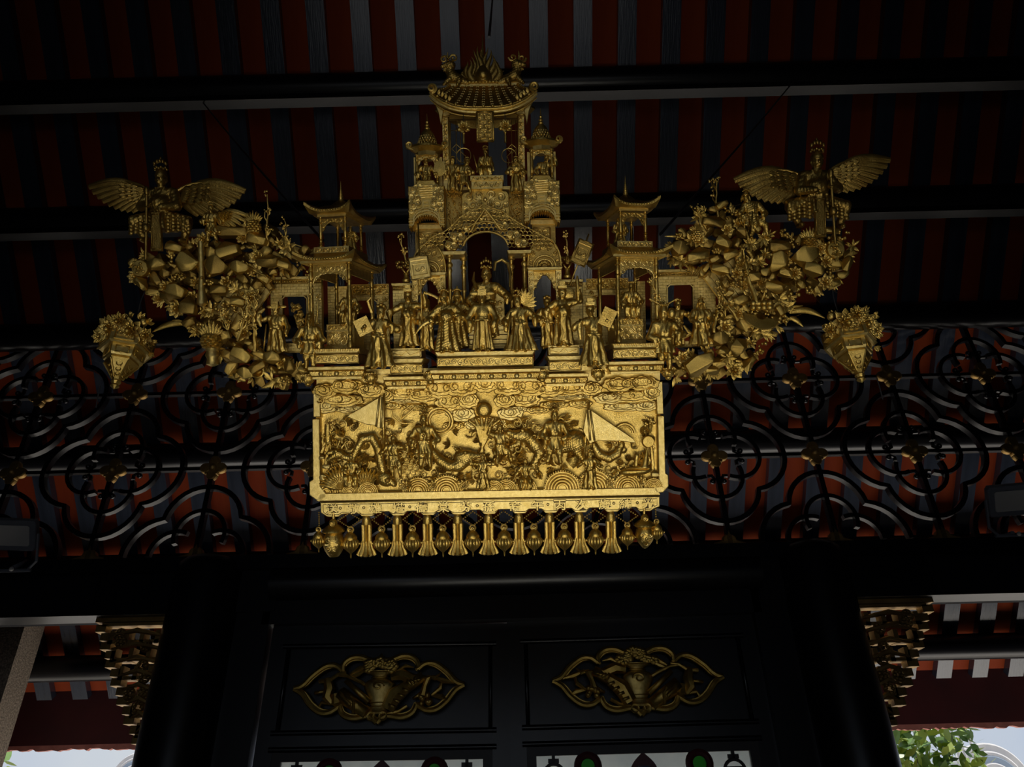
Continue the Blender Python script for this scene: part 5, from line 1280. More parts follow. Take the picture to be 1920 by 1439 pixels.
# plaque, lotus lanterns and wire lattice under the tower roof
base = (909, 208, 16); t = qthing('hanging_plaque', base, 'small upright inscribed plaque hanging under the tower roof', 'plaque')
qput('board', G().prism([(893, 208), (925, 208), (925, 264), (893, 264)], 6, 12, 1.5), 'gold_dark_shade', t, base); qput('rim', frame(894, 209, 924, 263, 12, 1.8), 'gold', t, base)
g = scrolls(897, 212, 921, 260, 12.4, 8, 1.3, 12); qput('carving_pattern', g, 'gold', t, base)
for x, y, lb in ((869, 228, 'left'), (947, 226, 'right')):
    base = (x, y, 0); t = qthing('lotus_lantern', base, f'small flower lantern with tassel hanging {"left" if lb == "left" else "right"} of the inscribed plaque', 'lantern', 'lotus lanterns under the tower roof')
    qput('cord', G().tube([(x, y - 22, 0), (x, y, 0)], .8, 5), 'wire', t, base); g = flower(x, y + 11, 0, 11, x, 3, 7); qput('petal_bloom', g, 'gold', t, base)
    for q in (-1, 1): qput('petal', G().ell((x + q * 8, y + 16, 2), (5, 4, 4)), 'gold', t, base)
    qput('tassel', G().lathe([(1.5, y + 20), (3, y + 23), (1.6, y + 26), (2.2, y + 30), (2.6, y + 42), (.5, y + 43)], (x, 0, 0), 10), 'gold', t, base)
for sg, lb in ((-1, 'left'), (1, 'right')):
    xc = 912 + sg * 52; base = (xc, 300, -40); t = qthing('wire_lattice', base, f'thin gilt wire lattice beside the {"left" if sg < 0 else "right"} tower column', 'lattice', 'wire lattices in the tower')
    for x in (xc - 4, xc + 4): qput('wire', G().tube([(x, 222, -40), (x, 352, -40)], .7, 5), 'gold', t, base)
    qput('wire', G().tube([(xc - 16, 244, -40), (xc + 14, 244, -40)], .7, 5), 'gold', t, base); qput('wire_diamond', G().ring((xc - 4, 279, -40), 9, .7, 4, 5), 'gold', t, base); qput('wire_arc', G().ring((xc + sg * -10, 292, -40), 14, .8, 20, 5), 'gold', t, base)
    qput('wire_curl', G().tube([(xc - sg * 12, 312, -40), (xc - sg * 10, 302, -40), (xc - sg * 14, 294, -40), (xc - sg * 4, 284, -40)], .7, 5), 'gold', t, base); qput('wire', G().tube([(xc - 16, 326, -40), (xc + 14, 325, -40)], .7, 5), 'gold', t, base)

# little trees and standing signs on the walls
def pot_tree(x, y, H, lab, sd):
    base = (x, y, -16); t = qthing('potted_tree', base, lab, 'tree', 'little trees on the brick walls')
    qput('vase', G().lathe([(7, y), (8, y - 4), (5, y - 8), (4, y - 14), (6, y - 17), (3, y - 18)], (x, 0, -16), 12), 'gold', t, base)
    g = G(); g.tube([(x, y - 16, -16), (x - 8, y - 26, -14)], [2.5, 1.6], 6).tube([(x, y - 16, -16), (x + 8, y - 28, -14)], [2.5, 1.6], 6); qput('fork', g, 'gold', t, base)
    g = G(); R = random.Random(sd)
    for i in range(34): g.ell((x + R.uniform(-18, 10), y - 34 + R.uniform(-6, 6), -14 + R.uniform(-6, 6)), R.uniform(2, 3.4), 7, 5)
    qput('crown_foliage', g, 'gold_dark_shade', t, base)
    wd_, bl = branch_tree(x + 2, y - 30, x - 4, y - H, -16, sd, 2.6, 5, True, 9); qput('branch', wd_, 'gold', t, base); qput('blossom', bl, 'gold', t, base)
pot_tree(762, 530, 88, 'little gilded tree on the narrow wall left of the gate, behind the tilted sign', 5); pot_tree(1064, 522, 84, 'little gilded tree on the narrow wall right of the gate, beside the slanting sign', 9)
def sign(x, y, wd, ht, rot, w, px1, py1, lab, m):
    base = (x, y, w); t = qthing('standing_sign', base, lab, 'sign', 'carved sign boards on poles')
    c, s_ = math.cos(rot), math.sin(rot); Rm = np.array([[c, -s_, 0], [s_, c, 0], [0, 0, 1]])
    def rr(g):
        g.v = [(v - np.array([x, y, w])) @ Rm.T + np.array([x, y, w]) for v in g.v]; return g
    qput('board', rr(G().box((x - wd / 2, y - ht / 2, w - 2), (x + wd / 2, y + ht / 2, w + 2))), m, t, base); qput('rim', rr(frame(x - wd / 2 + 1, y - ht / 2 + 1, x + wd / 2 - 1, y + ht / 2 - 1, w + 2, 1.4)), m, t, base)
    g = G(); g.tube([(x - wd * .32, y - ht * .18, w + 2), (x + wd * .32, y - ht * .18, w + 2), (x + wd * .34, y + ht * .3, w + 2), (x - wd * .34, y + ht * .3, w + 2), (x - wd * .32, y - ht * .18, w + 2)], 1.1, 5)
    spiral(g, x - 4, y + 2, w + 2.3, 5, 1.3, 0, 1, 1.2, 12); spiral(g, x + 5, y + 2, w + 2.3, 5, 1.3, 2, -1, 1.2, 12); g.tube([(x - wd * .4, y - ht * .34, w + 2), (x + wd * .4, y - ht * .34, w + 2)], 1.6, 5); qput('carving_pattern', rr(g), m, t, base)
    qput('pole', G().tube([(x + (x - px1) * .6, y - (py1 - y) * .6, w - 3), (px1, py1, w - 3)], 1.4, 6), 'gold', t, base)
sign(787, 503, 37, 42, -.14, 34, 790, 640, 'upright carved sign board on a pole, tilted slightly, left of the gate', 'gold_flat'); sign(1091, 475, 30, 46, .42, 20, 1068, 534, 'slanting dark carved sign board on a pole, right of the gate', 'gold_dark_shade')
# ------------------------------------------------------------------ the carved cast on the stage
FG = 'carved figures on the stage'
def A(x, y, w=0): return np.array([x, y, w], float)
g = G(); R3 = lambda g, x, y, w, rot: (setattr(g, 'v', [(v - A(x, y, w)) @ np.array([[math.cos(rot), math.sin(rot), 0], [-math.sin(rot), math.cos(rot), 0], [0, 0, 1]]) + A(x, y, w) for v in g.v]), g)[1]
def book(x, y, w, wd, ht, rot):
    g = G().box((x - wd / 2, y - ht / 2, w - 1.5), (x + wd / 2, y + ht / 2, w + 1.5))
    for i in range(5): g.box((x - wd * .42, y - ht * .4 + i * ht * .18, w + 1.4), (x + wd * .42, y - ht * .4 + i * ht * .18 + 1.6, w + 2.4))
    return R3(g, x, y, w, rot)
statuette('seated_figure', 'seated bearded official on the throne block of the left pavilion', 656, 612, 78, -2, hands=((-.22, .40), (.20, .36)), hat='hood', seated=True, beard=True, group=FG)
statuette('seated_figure', 'seated figure with tall plumes on the throne block of the right pavilion', 1184, 600, 76, -2, hands=((-.20, .36), (.22, .38)), hat='plume', seated=True, group=FG)
statuette('robed_figure', 'robed figure with an open scroll in front of the left pavilion', 712, 693, 114, 70, hands=((-.20, .66), (.17, .70)), hat='bun', hem=.22, headdx=.04, group=FG, extras=[('scroll', book(686, 617, 80, 26, 30, -.42)), ('hair_ribbon', G().tube([(700, 592, 70), (694, 572, 74), (700, 566, 76)], [3.5, 3, 1.5], 6))])
statuette('robed_figure', 'robed figure holding up a scroll in front of the right pavilion', 1114, 690, 114, 70, hands=((-.20, .72), (.20, .72)), hat='square', hem=.22, headdx=-.05, group=FG, extras=[('scroll', book(1138, 602, 82, 24, 32, .45)), ('sleeve_cloth', G().tube([(1092, 604, 78), (1088, 622, 80), (1090, 640, 78)], [4, 5, 3], 8, .5))])
statuette('general_figure', 'general with spread arms and winged square hat on the left plinth', 767, 654, 108, 18, hands=((-.30, .64), (.28, .90)), hat='square', belly=3, hem=.17, sleeves=.085, chest='disc', group=FG, extras=[('sword', blade(797, 552, 842, 580, 30, 2.6, -.08)), ('shield', shield(749, 618, 22, 9))])
statuette('general_figure', 'general with a round breastplate and raised mace on the right plinth', 1056, 652, 112, 20, hands=((-.24, .62), (.25, .94)), hat='square', hem=.18, chest='disc', belly=3, group=FG, extras=[('mace', G().tube([(1084, 552, 32), (1083, 534, 32), (1083, 522, 32)], [2.4, 4.2, 1.2], 8)), ('fan', G().lathe([(13, 4), (13, 7), (9, 8.5), (.5, 9)], (1068, 552, 0), 18, 2))])
statuette('attendant_figure', 'hooded attendant with folded hands between the left plinth and the armoured guard', 801, 660, 98, 16, hands=((-.06, .54), (.07, .53)), hat='hood', hem=.13, handw=(.16, .16), group=FG)
statuette('warrior_figure', 'armoured warrior with plumed helmet and sabre, left of the bowing official', 839, 663, 112, 50, hands=((-.24, .52), (.16, .60)), hat='helmet', hem=.20, chest='scale', headdx=-.04, belly=3, group=FG, extras=[('sabre', blade(814, 604, 784, 628, 62, 2.6, .12))])
statuette('warrior_figure', 'warrior half hidden behind the plumed helmet, left of the gate', 859, 655, 108, 14, hands=((-.16, .52), (.18, .60)), hat='helmet', chest='scale', group=FG)
statuette('bowing_official', 'bowing official with a winged cap and pleated skirt at the front centre of the stage', 906, 661, 112, 54, hands=((-.19, .44), (.17, .42)), hat='official', hem=.17, folds=13, dress='plain', collar=False, group=FG, sleeves=.09)
statuette('commander_figure', 'crowned commander standing high behind the bowing official at the centre of the stage', 914, 636, 134, 6, hands=((-.16, .46), (.27, .58)), hat='crown', hem=.15, waist=.10, chest='scale', sleeves=.06, group=FG,
          extras=[('flying_scarf', G().tube([(930, 515, 44), (932, 500, 42), (944, 494, 40), (955, 502, 40), (959, 520, 42), (958, 545, 44)], [2, 3, 3.2, 3.2, 3, 2], 8)), ('bow', G().tube([(892, 512, 14), (890, 528, 16), (896, 543, 18), (908, 551, 20)], [1, 3, 3.4, 2], 8)), ('belt_tassel', G().tube([(906, 560, 24), (905, 572, 26)], 2, 6))])
statuette('lady_figure', 'robed lady with a fan-shaped headdress right of the bowing official', 977, 662, 104, 48, hands=((-.24, .50), (.22, .62)), hat='crown', hem=.28, folds=11, headdx=-.05, group=FG, sleeves=.09,
          extras=[('fan_headdress', (lambda g: [petal(g, (981, 572), -1.9 + i * .3, 26, 4.5, 42, 3) for i in range(8)] and g)(G())), ('staff', bar(960, 590, 66, 951, 655, 66, 1.6))])
statuette('attendant_figure', 'slim attendant with a small bun standing in the right side arch', 1027, 656, 98, 14, hands=((-.08, .56), (.16, .54)), hat='bun', hem=.125, group=FG)
statuette('porter_figure', 'tall-hatted porter standing at the left end below the twisted trunk', 582, 697, 106, 36, hands=((-.14, .50), (.15, .46)), hat='hood', hem=.15, beard=True, folds=5, group=FG, legs=((-.05, .24, -.06, 0), (.06, .24, .07, 0)))
statuette('official_figure', 'official with winged cap raising a fan in front of the left rocks', 519, 664, 92, 10, hands=((-.30, .78), (.22, .42)), hat='official', hem=.17, group=FG, bulk=1.15, extras=[('crescent_fan', G().tube([(500, 580, 16), (489, 588, 18), (487, 602, 20), (494, 614, 20)], [2, 6, 6.5, 2], 8, .5)), ('staff', bar(505, 610, 24, 499, 660, 24, 1.4))])
statuette('porter_figure', 'porter with a pointed hat carrying a bundle at the right end of the stage', 1246, 700, 122, 36, hands=((-.10, .50), (.17, .60)), hat='plume', hem=.14, group=FG, legs=((-.05, .24, -.06, 0), (.06, .24, .07, 0)), extras=[('bundle', G().ell((1259, 592, 46), (8, 10, 7)))])
statuette('gesturing_figure', 'small figure waving one hand in front of the right square window', 1270, 652, 90, -4, hands=((-.10, .50), (.22, .70)), hat='bun', hem=.16, headdx=.03, group=FG, extras=[('fan', G().tube([(1278, 636, 10), (1292, 628, 10), (1280, 612, 8)], [3, 5, 2], 6, .4))])
statuette('official_figure', 'official in a broad robe with folded hands in front of the right rocks', 1315, 650, 88, 12, hands=((-.10, .46), (.10, .47)), hat='helmet', hem=.20, bulk=1.2, handw=(.17, .17), group=FG)
# throne and steps behind the commander
base = (920, 655, -6); t = qthing('carved_throne', base, 'carved high-backed throne on steps behind the crowned commander', 'throne')
for i in range(5): qput('step', G().box((880 - i * 0, 648 - i * 9, -20), (956, 655 - i * 9, 14 - i * 6)), 'gold_flat', t, base)
qput('back', G().prism([(886, 612), (886, 560), (900, 545), (930, 545), (948, 560), (948, 612)], -26, -20, 1.5), 'gold_flat', t, base); qput('back_pattern', scrolls(889, 562, 945, 610, -19.6, 11, 1.3, 3), 'gold', t, base); qput('seat_pattern', scrolls(884, 604, 952, 612, -9, 8, 1.1, 4), 'gold', t, base)
# upper storeys
UG = 'carved figures on the tower'
statuette('emperor_figure', 'crowned ruler seated on the throne box high in the tower', 911, 339, 66, -16, hands=((-.24, .24), (.22, .28)), hat='crown', seated=True, beard=True, group=UG, extras=[('sceptre', bar(896, 322, 0, 889, 295, 0, 1.2))])
statuette('courtier_figure', 'courtier in a pleated coat left of the crowned ruler, nearest the column', 850, 362, 68, -12, hands=((-.16, .60), (.14, .52)), hat='topknot', hem=.17, group=UG)
statuette('courtier_figure', 'striding courtier with bent knee left of the crowned ruler', 869, 366, 70, 2, hands=((-.14, .52), (.14, .62)), hat='topknot', headdx=.12, legs=((-.04, .26, -.06, .04), (.14, .24, .20, -.02)), group=UG)
statuette('courtier_figure', 'courtier with a round shield right of the crowned ruler', 968, 364, 70, -6, hands=((-.10, .60), (.12, .58)), hat='topknot', hem=.17, group=UG, extras=[('shield', shield(969, 318, 6, 9.5))])
statuette('turret_figure', 'figure leaning out of the small turret left of the tower', 800, 366, 70, -8, hands=((-.16, .56), (.24, .54)), hat='square', group=UG, extras=[('fan', G().lathe([(11, 0), (11, 2), (1, 3)], (826, 318, -4), 16, 2, squash=1.4))])
statuette('turret_figure', 'figure with raised hand in the small turret right of the tower', 1021, 360, 70, -8, hands=((-.16, .50), (.30, .88)), hat='square', headdx=.08, group=UG)
statuette('watchman_figure', 'watchman standing in the upper storey of the left pavilion', 658, 473, 48, -20, hands=((-.20, .46), (.22, .48)), hat='topknot', chest='scale', group=UG, bulk=1.25)
statuette('watchman_figure', 'stooping watchman in a plain robe in the upper storey of the right pavilion', 1163, 463, 54, -20, hands=((-.10, .50), (.16, .46)), hat='hood', group=UG, bulk=1.3, headdx=-.06)

# ------------------------------------------------------------------ winged guardians on the wing tips
def wing(x, y, w, sg, tipx, tipy, cover, n=9):
    """one wing of overlapping feathers; (x, y) shoulder, tip the longest feather"""
    fe = G(); L = math.hypot(tipx - x, tipy - y); a0 = math.atan2(tipy - y, tipx - x)
    down = 1 if sg > 0 else -1
    for i in range(n):
        k = i / (n - 1); a = a0 + down * k * .74; l = L * (1 - .50 * k ** 1.1)
        t = np.linspace(0, 1, 9)
        bx = x + (tipx - x) * .18 * (1 - k); by = y + 4 * k + (tipy - y) * .1
        px_ = bx + np.cos(a) * l * t; py_ = by + np.sin(a) * l * t - (1 - k) * L * .15 * np.sin(math.pi * t ** .8) + 0 * t
        fe.tube(np.stack([px_, py_, w + 3 - i * .7 + 4 * np.sin(t * 2.4)], 1), (2.2 + 3.2 * np.sin(math.pi * (.18 + t * .72))) * (L / 110) * 1.75, 8, .3)
        fe.tube(np.stack([px_, py_, w + 5.2 - i * .7 + 4 * np.sin(t * 2.4)], 1), .8, 5)
    cv = G()
    for j in range(4):
        for i in range(6 - j):
            k = i / 5; a = a0 + down * k * .74; l = L * (.14 + .115 * j)
            c = (x + math.cos(a) * l, y + math.sin(a) * l - (1 - k) * L * .10 * math.sin(math.pi * (l / L)) , w + 7 - j * .8 + 2)
            petal(cv, (c[0], c[1]), a, L * .13, L * .055, c[2], 2, 2.6)
    ed = G(); t = np.linspace(0, .8, 9); ed.tube(np.stack([x + (tipx - x) * t, y + (tipy - y) * t - L * .16 * np.sin(math.pi * t ** .85), np.full(9, w + 6)], 1), 3.4 * (1.1 - t), 8)
    return fe, cv, ed
def guardian(x, y, H, w, lab, sg, wl, wr, staff, head=0):
    base = (x, y, w)
    b, hg, hc = figure(x, y, H, w, hands=((-.09, .55), (.07, .53)) if sg < 0 else ((-.07, .53), (.10, .58)), hat='crown', legs=((-.31, .40, -.19, .16), (.32, .38, .25, .14)), chest='scale', sleeves=.02, belly=3, h=1.1, handw=(.17, .17), headdx=head, waist=.13)
    t = qthing('winged_guardian', base, lab, 'figurine', 'winged guardians on the wing tips')
    qput('body', b, 'gold_dark_shade', t, base, ang=70); qput('headdress', hg, 'gold_dark_shade', t, base, ang=50)
    for nm, (sx, sy, tx, ty, s_) in (('wing', wl), ('wing', wr)):
        f, c, e = wing(sx, sy, w - 8, s_, tx, ty, 0); o = qput(nm, f, 'gold_dark_shade', t, base)
        link('covert_feather_pattern', c.mesh('covert_feather_pattern', base, True), 'gold_dark_shade', o); link('leading_edge', e.mesh('leading_edge', base, True), 'gold_dark_shade', o)
    x0, y0, x1, y1 = staff
    g = G().tube([(x0, y0, w + 34), (x1, y1, w + 30)], 2.6, 8); g.ell((x0, y0 + 4, w + 34), (5, 9, 5)); g.ell((x0 * .45 + x1 * .55, y0 * .45 + y1 * .55, w + 33), (7, 8, 6)); qput('staff', g, 'gold_dark_shade', t, base)
    ax = x - 1; qput('apron', G().prism([(ax - 9, y - 78), (ax + 9, y - 78), (ax + 11, y - 6), (ax - 11, y - 6)], w + 20, w + 25, 1.5), 'gold_dark_shade', t, base); qput('apron_pattern', frame(ax - 8, y - 74, ax + 8, y - 10, w + 25.5, 1.3), 'gold_dark_shade', t, base)
    for q in (-1, 1):
        g = G()
        for j in range(5):
            for i in range(5): g.ell((x + q * (17 + i * 9), y - 74 + j * 6.5 + abs(i - 1.5) * 2.2, w + 16 - i * .8), (5, 4.2, 3), 8, 5)
        qput('thigh_scale_pattern', g, 'gold_dark_shade', t, base)
    return t
guardian(306, 482, 164, 4, 'bearded winged guardian holding a staff on the left wing tip', -1, (286, 362, 186, 350, -1), (330, 362, 441, 362, 1), (294, 364, 288, 492))
guardian(1530, 456, 172, 4, 'winged guardian holding a staff on the right wing tip', 1, (1512, 335, 1400, 336, -1), (1550, 330, 1654, 306, 1), (1545, 332, 1553, 464), .02)
f, c, e = wing(404, 404, 16, 1, 458, 409, 0, 6)
statuette('winged_archer', 'small winged figure with a spiky crown standing on the left stone pillar', 397, 458, 72, 20, m='gold', hands=((-.12, .60), (.24, .62)), hat='crown', legs=((-.06, .26, -.08, .02), (.10, .26, .14, .02)), group='small figures on the rock wings', extras=[('wing', f), ('covert_feather_pattern', c)])
statuette('crouching_soldier', 'crouching soldier with a crested helmet on top of the right rocks', 1410, 452, 92, 10, m='gold', hands=((-.18, .46), (.20, .50)), hat='helmet', headdx=-.12, chest='scale', legs=((.06, .30, -.04, .02), (.26, .30, .30, .02)), group='small figures on the rock wings', extras=[('staff', bar(1402, 404, 40, 1400, 452, 40, 1.3))])
# ------------------------------------------------------------------ rock wings
def inpoly(x, y, P):
    c = False; j = len(P) - 1
    for i in range(len(P)):
        if (P[i][1] > y) != (P[j][1] > y) and x < (P[j][0] - P[i][0]) * (y - P[i][1]) / (P[j][1] - P[i][1]) + P[i][0]: c = not c
        j = i
    return c
PL = [(262, 484), (278, 476), (330, 482), (372, 456), (412, 452), (438, 418), (470, 408), (500, 420), (530, 452), (560, 464), (588, 474), (592, 500), (560, 512), (528, 516), (506, 532), (490, 560), (474, 600), (492, 652), (545, 662), (566, 690), (590, 700), (592, 712), (520, 722), (462, 712), (444, 690), (418, 668), (404, 640), (372, 622), (352, 592), (322, 572), (300, 548), (268, 520), (258, 500)]
PR = [(1586, 448), (1592, 480), (1578, 512), (1560, 540), (1520, 552), (1484, 552), (1478, 590), (1440, 630), (1424, 650), (1392, 690), (1330, 702), (1290, 702), (1252, 712), (1262, 668), (1330, 652), (1350, 610), (1356, 560), (1346, 520), (1300, 502), (1256, 488), (1252, 462), (1270, 440), (1300, 420), (1316, 392), (1350, 384), (1380, 396), (1430, 440), (1470, 446), (1530, 440)]
def rockery(lab, P, big, seed, mirror):
    xs = [p[0] for p in P]; ys = [p[1] for p in P]; base = ((min(xs) + max(xs)) / 2, max(ys), -20)
    t = qthing('rock_wing', base, lab, 'rockery', 'rock wings at both ends'); R = random.Random(seed)
    for (x, y, w, rx, ry, rot) in big: rock(t, base, x, y, w + 8, rx * 1.1, ry * 1.1, 17, R.randrange(99), rot, R.choice(('gold', 'gold', 'gold_dark_shade')))
    used = [(b[0], b[1], min(b[3], b[4]) * .8) for b in big]; n = 0
    # stones of the core, behind
    x = min(xs)
    while x < max(xs):
        y = min(ys)
        while y < max(ys):
            if inpoly(x, y, P): rock(t, base, x + R.uniform(-4, 4), y + R.uniform(-4, 4), -26 + R.uniform(-5, 5), R.uniform(16, 23), R.uniform(14, 20), 14, R.randrange(99), R.uniform(-1, 1), 'gold_dark_shade')
            y += 24
        x += 25
    lf, ft = 0, 0
    for _ in range(2600):
        x, y = R.uniform(min(xs), max(xs)), R.uniform(min(ys), max(ys))
        if not inpoly(x, y, P): continue
        r = R.uniform(10, 18)
        if any((x - a) ** 2 + (y - b) ** 2 < (c + r * .58) ** 2 for a, b, c in used): continue
        used.append((x, y, r * .62)); k = R.random(); w = R.uniform(-4, 14)
        if k < .46: rock(t, base, x, y, w, r * R.uniform(.9, 1.3), r * R.uniform(.75, 1.05), r * .9, R.randrange(99), R.uniform(-1.2, 1.2), R.choice(('gold', 'gold_dark_shade', 'gold')))
        elif k < .64: qput('flower', flower(x, y, w + 6, r * .95, R.randrange(999), 3, R.choice((6, 7, 8))), 'gold', t, base)
        elif k < .86: qput('leaf', leafspray(x, y, w + 8, r * 1.25, R.choice((7, 9, 11)), R.randrange(999), wd=.17, lift=6), 'gold', t, base)
        else:
            g = G()
            for q in range(9): g.ell((x + R.uniform(-1, 1) * r * .7, y + R.uniform(-1, 1) * r * .6, w + 8 + R.uniform(0, 5)), R.uniform(2.4, 4), 8, 6)
            qput('berry', g, 'gold', t, base)
    # leaf tips along the outline
    m = len(P); cx, cy = sum(xs) / m, sum(ys) / m
    for i in range(m):
        a, b = P[i], P[(i + 1) % m]; L = math.hypot(b[0] - a[0], b[1] - a[1])
        for q in range(max(1, int(L / 20))):
            u = (q + R.random()) / max(1, int(L / 20)); x, y = a[0] + (b[0] - a[0]) * u, a[1] + (b[1] - a[1]) * u
            dx, dy = (b[1] - a[1]) / L, -(b[0] - a[0]) / L
            if inpoly(x + dx * 6, y + dy * 6, P): dx, dy = -dx, -dy
            if y < cy - 70 and R.random() < .5: continue
            an = math.atan2(dy, dx); qput('leaf', leafspray(x - dx * 5, y - dy * 5, R.uniform(-6, 10), R.uniform(12, 19), 4, R.randrange(999), an - .7, an + .7, wd=.16, lift=4), 'gold', t, base)
    return t, base
LBIG = [(452, 436, 2, 36, 18, .1), (445, 476, 6, 26, 20, -.3), (425, 500, 8, 22, 24, .4), (372, 492, 8, 24, 24, .5), (470, 505, 12, 20, 15, .2), (520, 496, 10, 24, 15, -.1), (548, 502, 6, 16, 13, .3), (500, 452, 4, 22, 18, .4), (352, 548, 12, 22, 20, .3), (372, 580, 10, 18, 22, .1),
        (470, 668, 12, 24, 20, .5), (528, 672, 18, 19, 15, .1), (500, 690, 14, 20, 14, -.4), (560, 690, 16, 12, 16, 0), (478, 700, 10, 18, 14, .2), (345, 466, 0, 20, 14, .2), (312, 496, 4, 20, 14, -.2)]
RBIG = [(1298, 484, 12, 26, 19, -.15), (1268, 466, 8, 18, 17, .4), (1348, 456, 8, 18, 16, .5), (1452, 466, 6, 24, 16, 0), (1450, 492, 10, 19, 24, .2), (1500, 482, 10, 25, 22, -.2), (1512, 510, 12, 24, 18, .3), (1545, 440, 4, 24, 12, .1), (1340, 508, 12, 22, 13, .2), (1360, 480, 8, 18, 14, -.3), (1330, 420, 2, 26, 18, .2),
        (1296, 680, 24, 34, 22, -.45), (1338, 634, 14, 18, 16, .2), (1370, 650, 16, 16, 22, .7), (1340, 660, 18, 13, 13, 0), (1322, 694, 8, 16, 10, 0), (1440, 540, 8, 22, 14, .2), (1400, 520, 2, 20, 18, 0)]
lrock, LB = rockery('rock, flower and leaf carving forming the left wing of the board', PL, LBIG, 11, 1)
rrock, RB_ = rockery('rock, flower and leaf carving forming the right wing of the board', PR, RBIG, 23, -1)
# slanting boards behind the rocks
for (t, base, x0, y0, sg) in ((lrock, LB, 462, 566, 1), (rrock, RB_, 1372, 538, -1)):
    for i in range(6):
        d = (i - 2.5) * 11; g = G().box((x0 + d - 5, y0 - 46, -14), (x0 + d + 5, y0 + 46, -6)); R3(g, x0, y0, -10, sg * .62); qput('slanting_plank', g, 'gold_flat', t, base)
# pillar under the archer, carved lotus pods, curved leaf blades
qput('stone_pillar', G().lathe([(5.5, 456), (6, 480), (5.5, 520), (6.5, 545), (9, 562), (10, 572), (4, 576)], (396, 0, 16), 10), 'gold_flat', lrock, LB)
for t, base, x, y, r in ((lrock, LB, 283, 504, 16), (rrock, RB_, 1557, 474, 17)):
    g = G().lathe([(r, 8), (r * 1.02, 16), (r * .9, 19), (.5, 20)], (x, y, 0), 24, 2)
    for i in range(9): g.ell((x + r * .55 * math.cos(i * .7) * (.4 + .6 * (i % 2)), y + r * .55 * math.sin(i * .7) * (.4 + .6 * (i % 2)), 20), (3.2, 2.6, 2), 8, 5)
    qput('carved_pod', g, 'gold', t, base)
def lblade(t, base, x0, y0, x1, y1, w, wd, bend):
    q = np.linspace(0, 1, 10); dx, dy = x1 - x0, y1 - y0; o = bend * np.sin(math.pi * q)
    qput('leaf_blade', G().tube(np.stack([x0 + dx * q, y0 + dy * q - o, np.full(10, w)], 1), wd * np.sin(math.pi * (.14 + .84 * q)) + .3, 8, .4), 'gold', t, base)
lblade(lrock, LB, 362, 607, 296, 622, 4, 5.5, 7); lblade(lrock, LB, 356, 604, 334, 600, 4, 2.5, 1); lblade(rrock, RB_, 1474, 588, 1540, 600, 4, 6, 9); lblade(rrock, RB_, 1474, 598, 1500, 616, 4, 4.5, 4); lblade(rrock, RB_, 1470, 580, 1500, 576, 4, 2.5, 1)
lblade(rrock, RB_, 1420, 622, 1446, 632, 6, 4, 3); lblade(rrock, RB_, 1372, 676, 1390, 690, 6, 3.5, 3); lblade(lrock, LB, 470, 716, 436, 708, 4, 5, 3); lblade(lrock, LB, 530, 712, 500, 730, 8, 5, -3); lblade(lrock, LB, 545, 462, 578, 466, 2, 2.2, 2); lblade(rrock, RB_, 1282, 446, 1244, 441, 2, 2.2, 2); lblade(lrock, LB, 545, 430, 556, 426, 2, 3, 2)
for (t, base, x, y, r, h, sd) in ((rrock, RB_, 1298, 446, 9, 20, 1), (rrock, RB_, 1506, 462, 13, 18, 2), (lrock, LB, 413, 642, 17, 26, 3), (lrock, LB, 497, 432, 12, 22, 4)):
    qput('pineapple', pineapple(x, y, 22, r, h, sd), 'gold', t, base)
qput('round_pot', G().lathe([(8, 626), (17, 636), (18, 648), (11, 660), (13, 668), (10, 674), (12, 684), (4, 688)], (413, 0, 14), 18), 'gold_flat', lrock, LB); qput('bell_cup', G().lathe([(12, 12), (13, 18), (11, 19), (8, 14), (2, 10)], (500, 698, 10), 18, 2), 'gold', lrock, LB)
g = G()
for i in range(7): g.ring((1415, 596, 20), 30 - i * 3.2, 3.0, 22, 6, (1, .25, 0), (-.2, .72, .3), .1, math.pi - .1)
for i in range(8): g.ell((1400 + (i % 4) * 10, 580 - (i // 4) * 8, 26), (7, 6, 6), 10, 7)
qput('fruit_basket', g, 'gold', rrock, RB_)
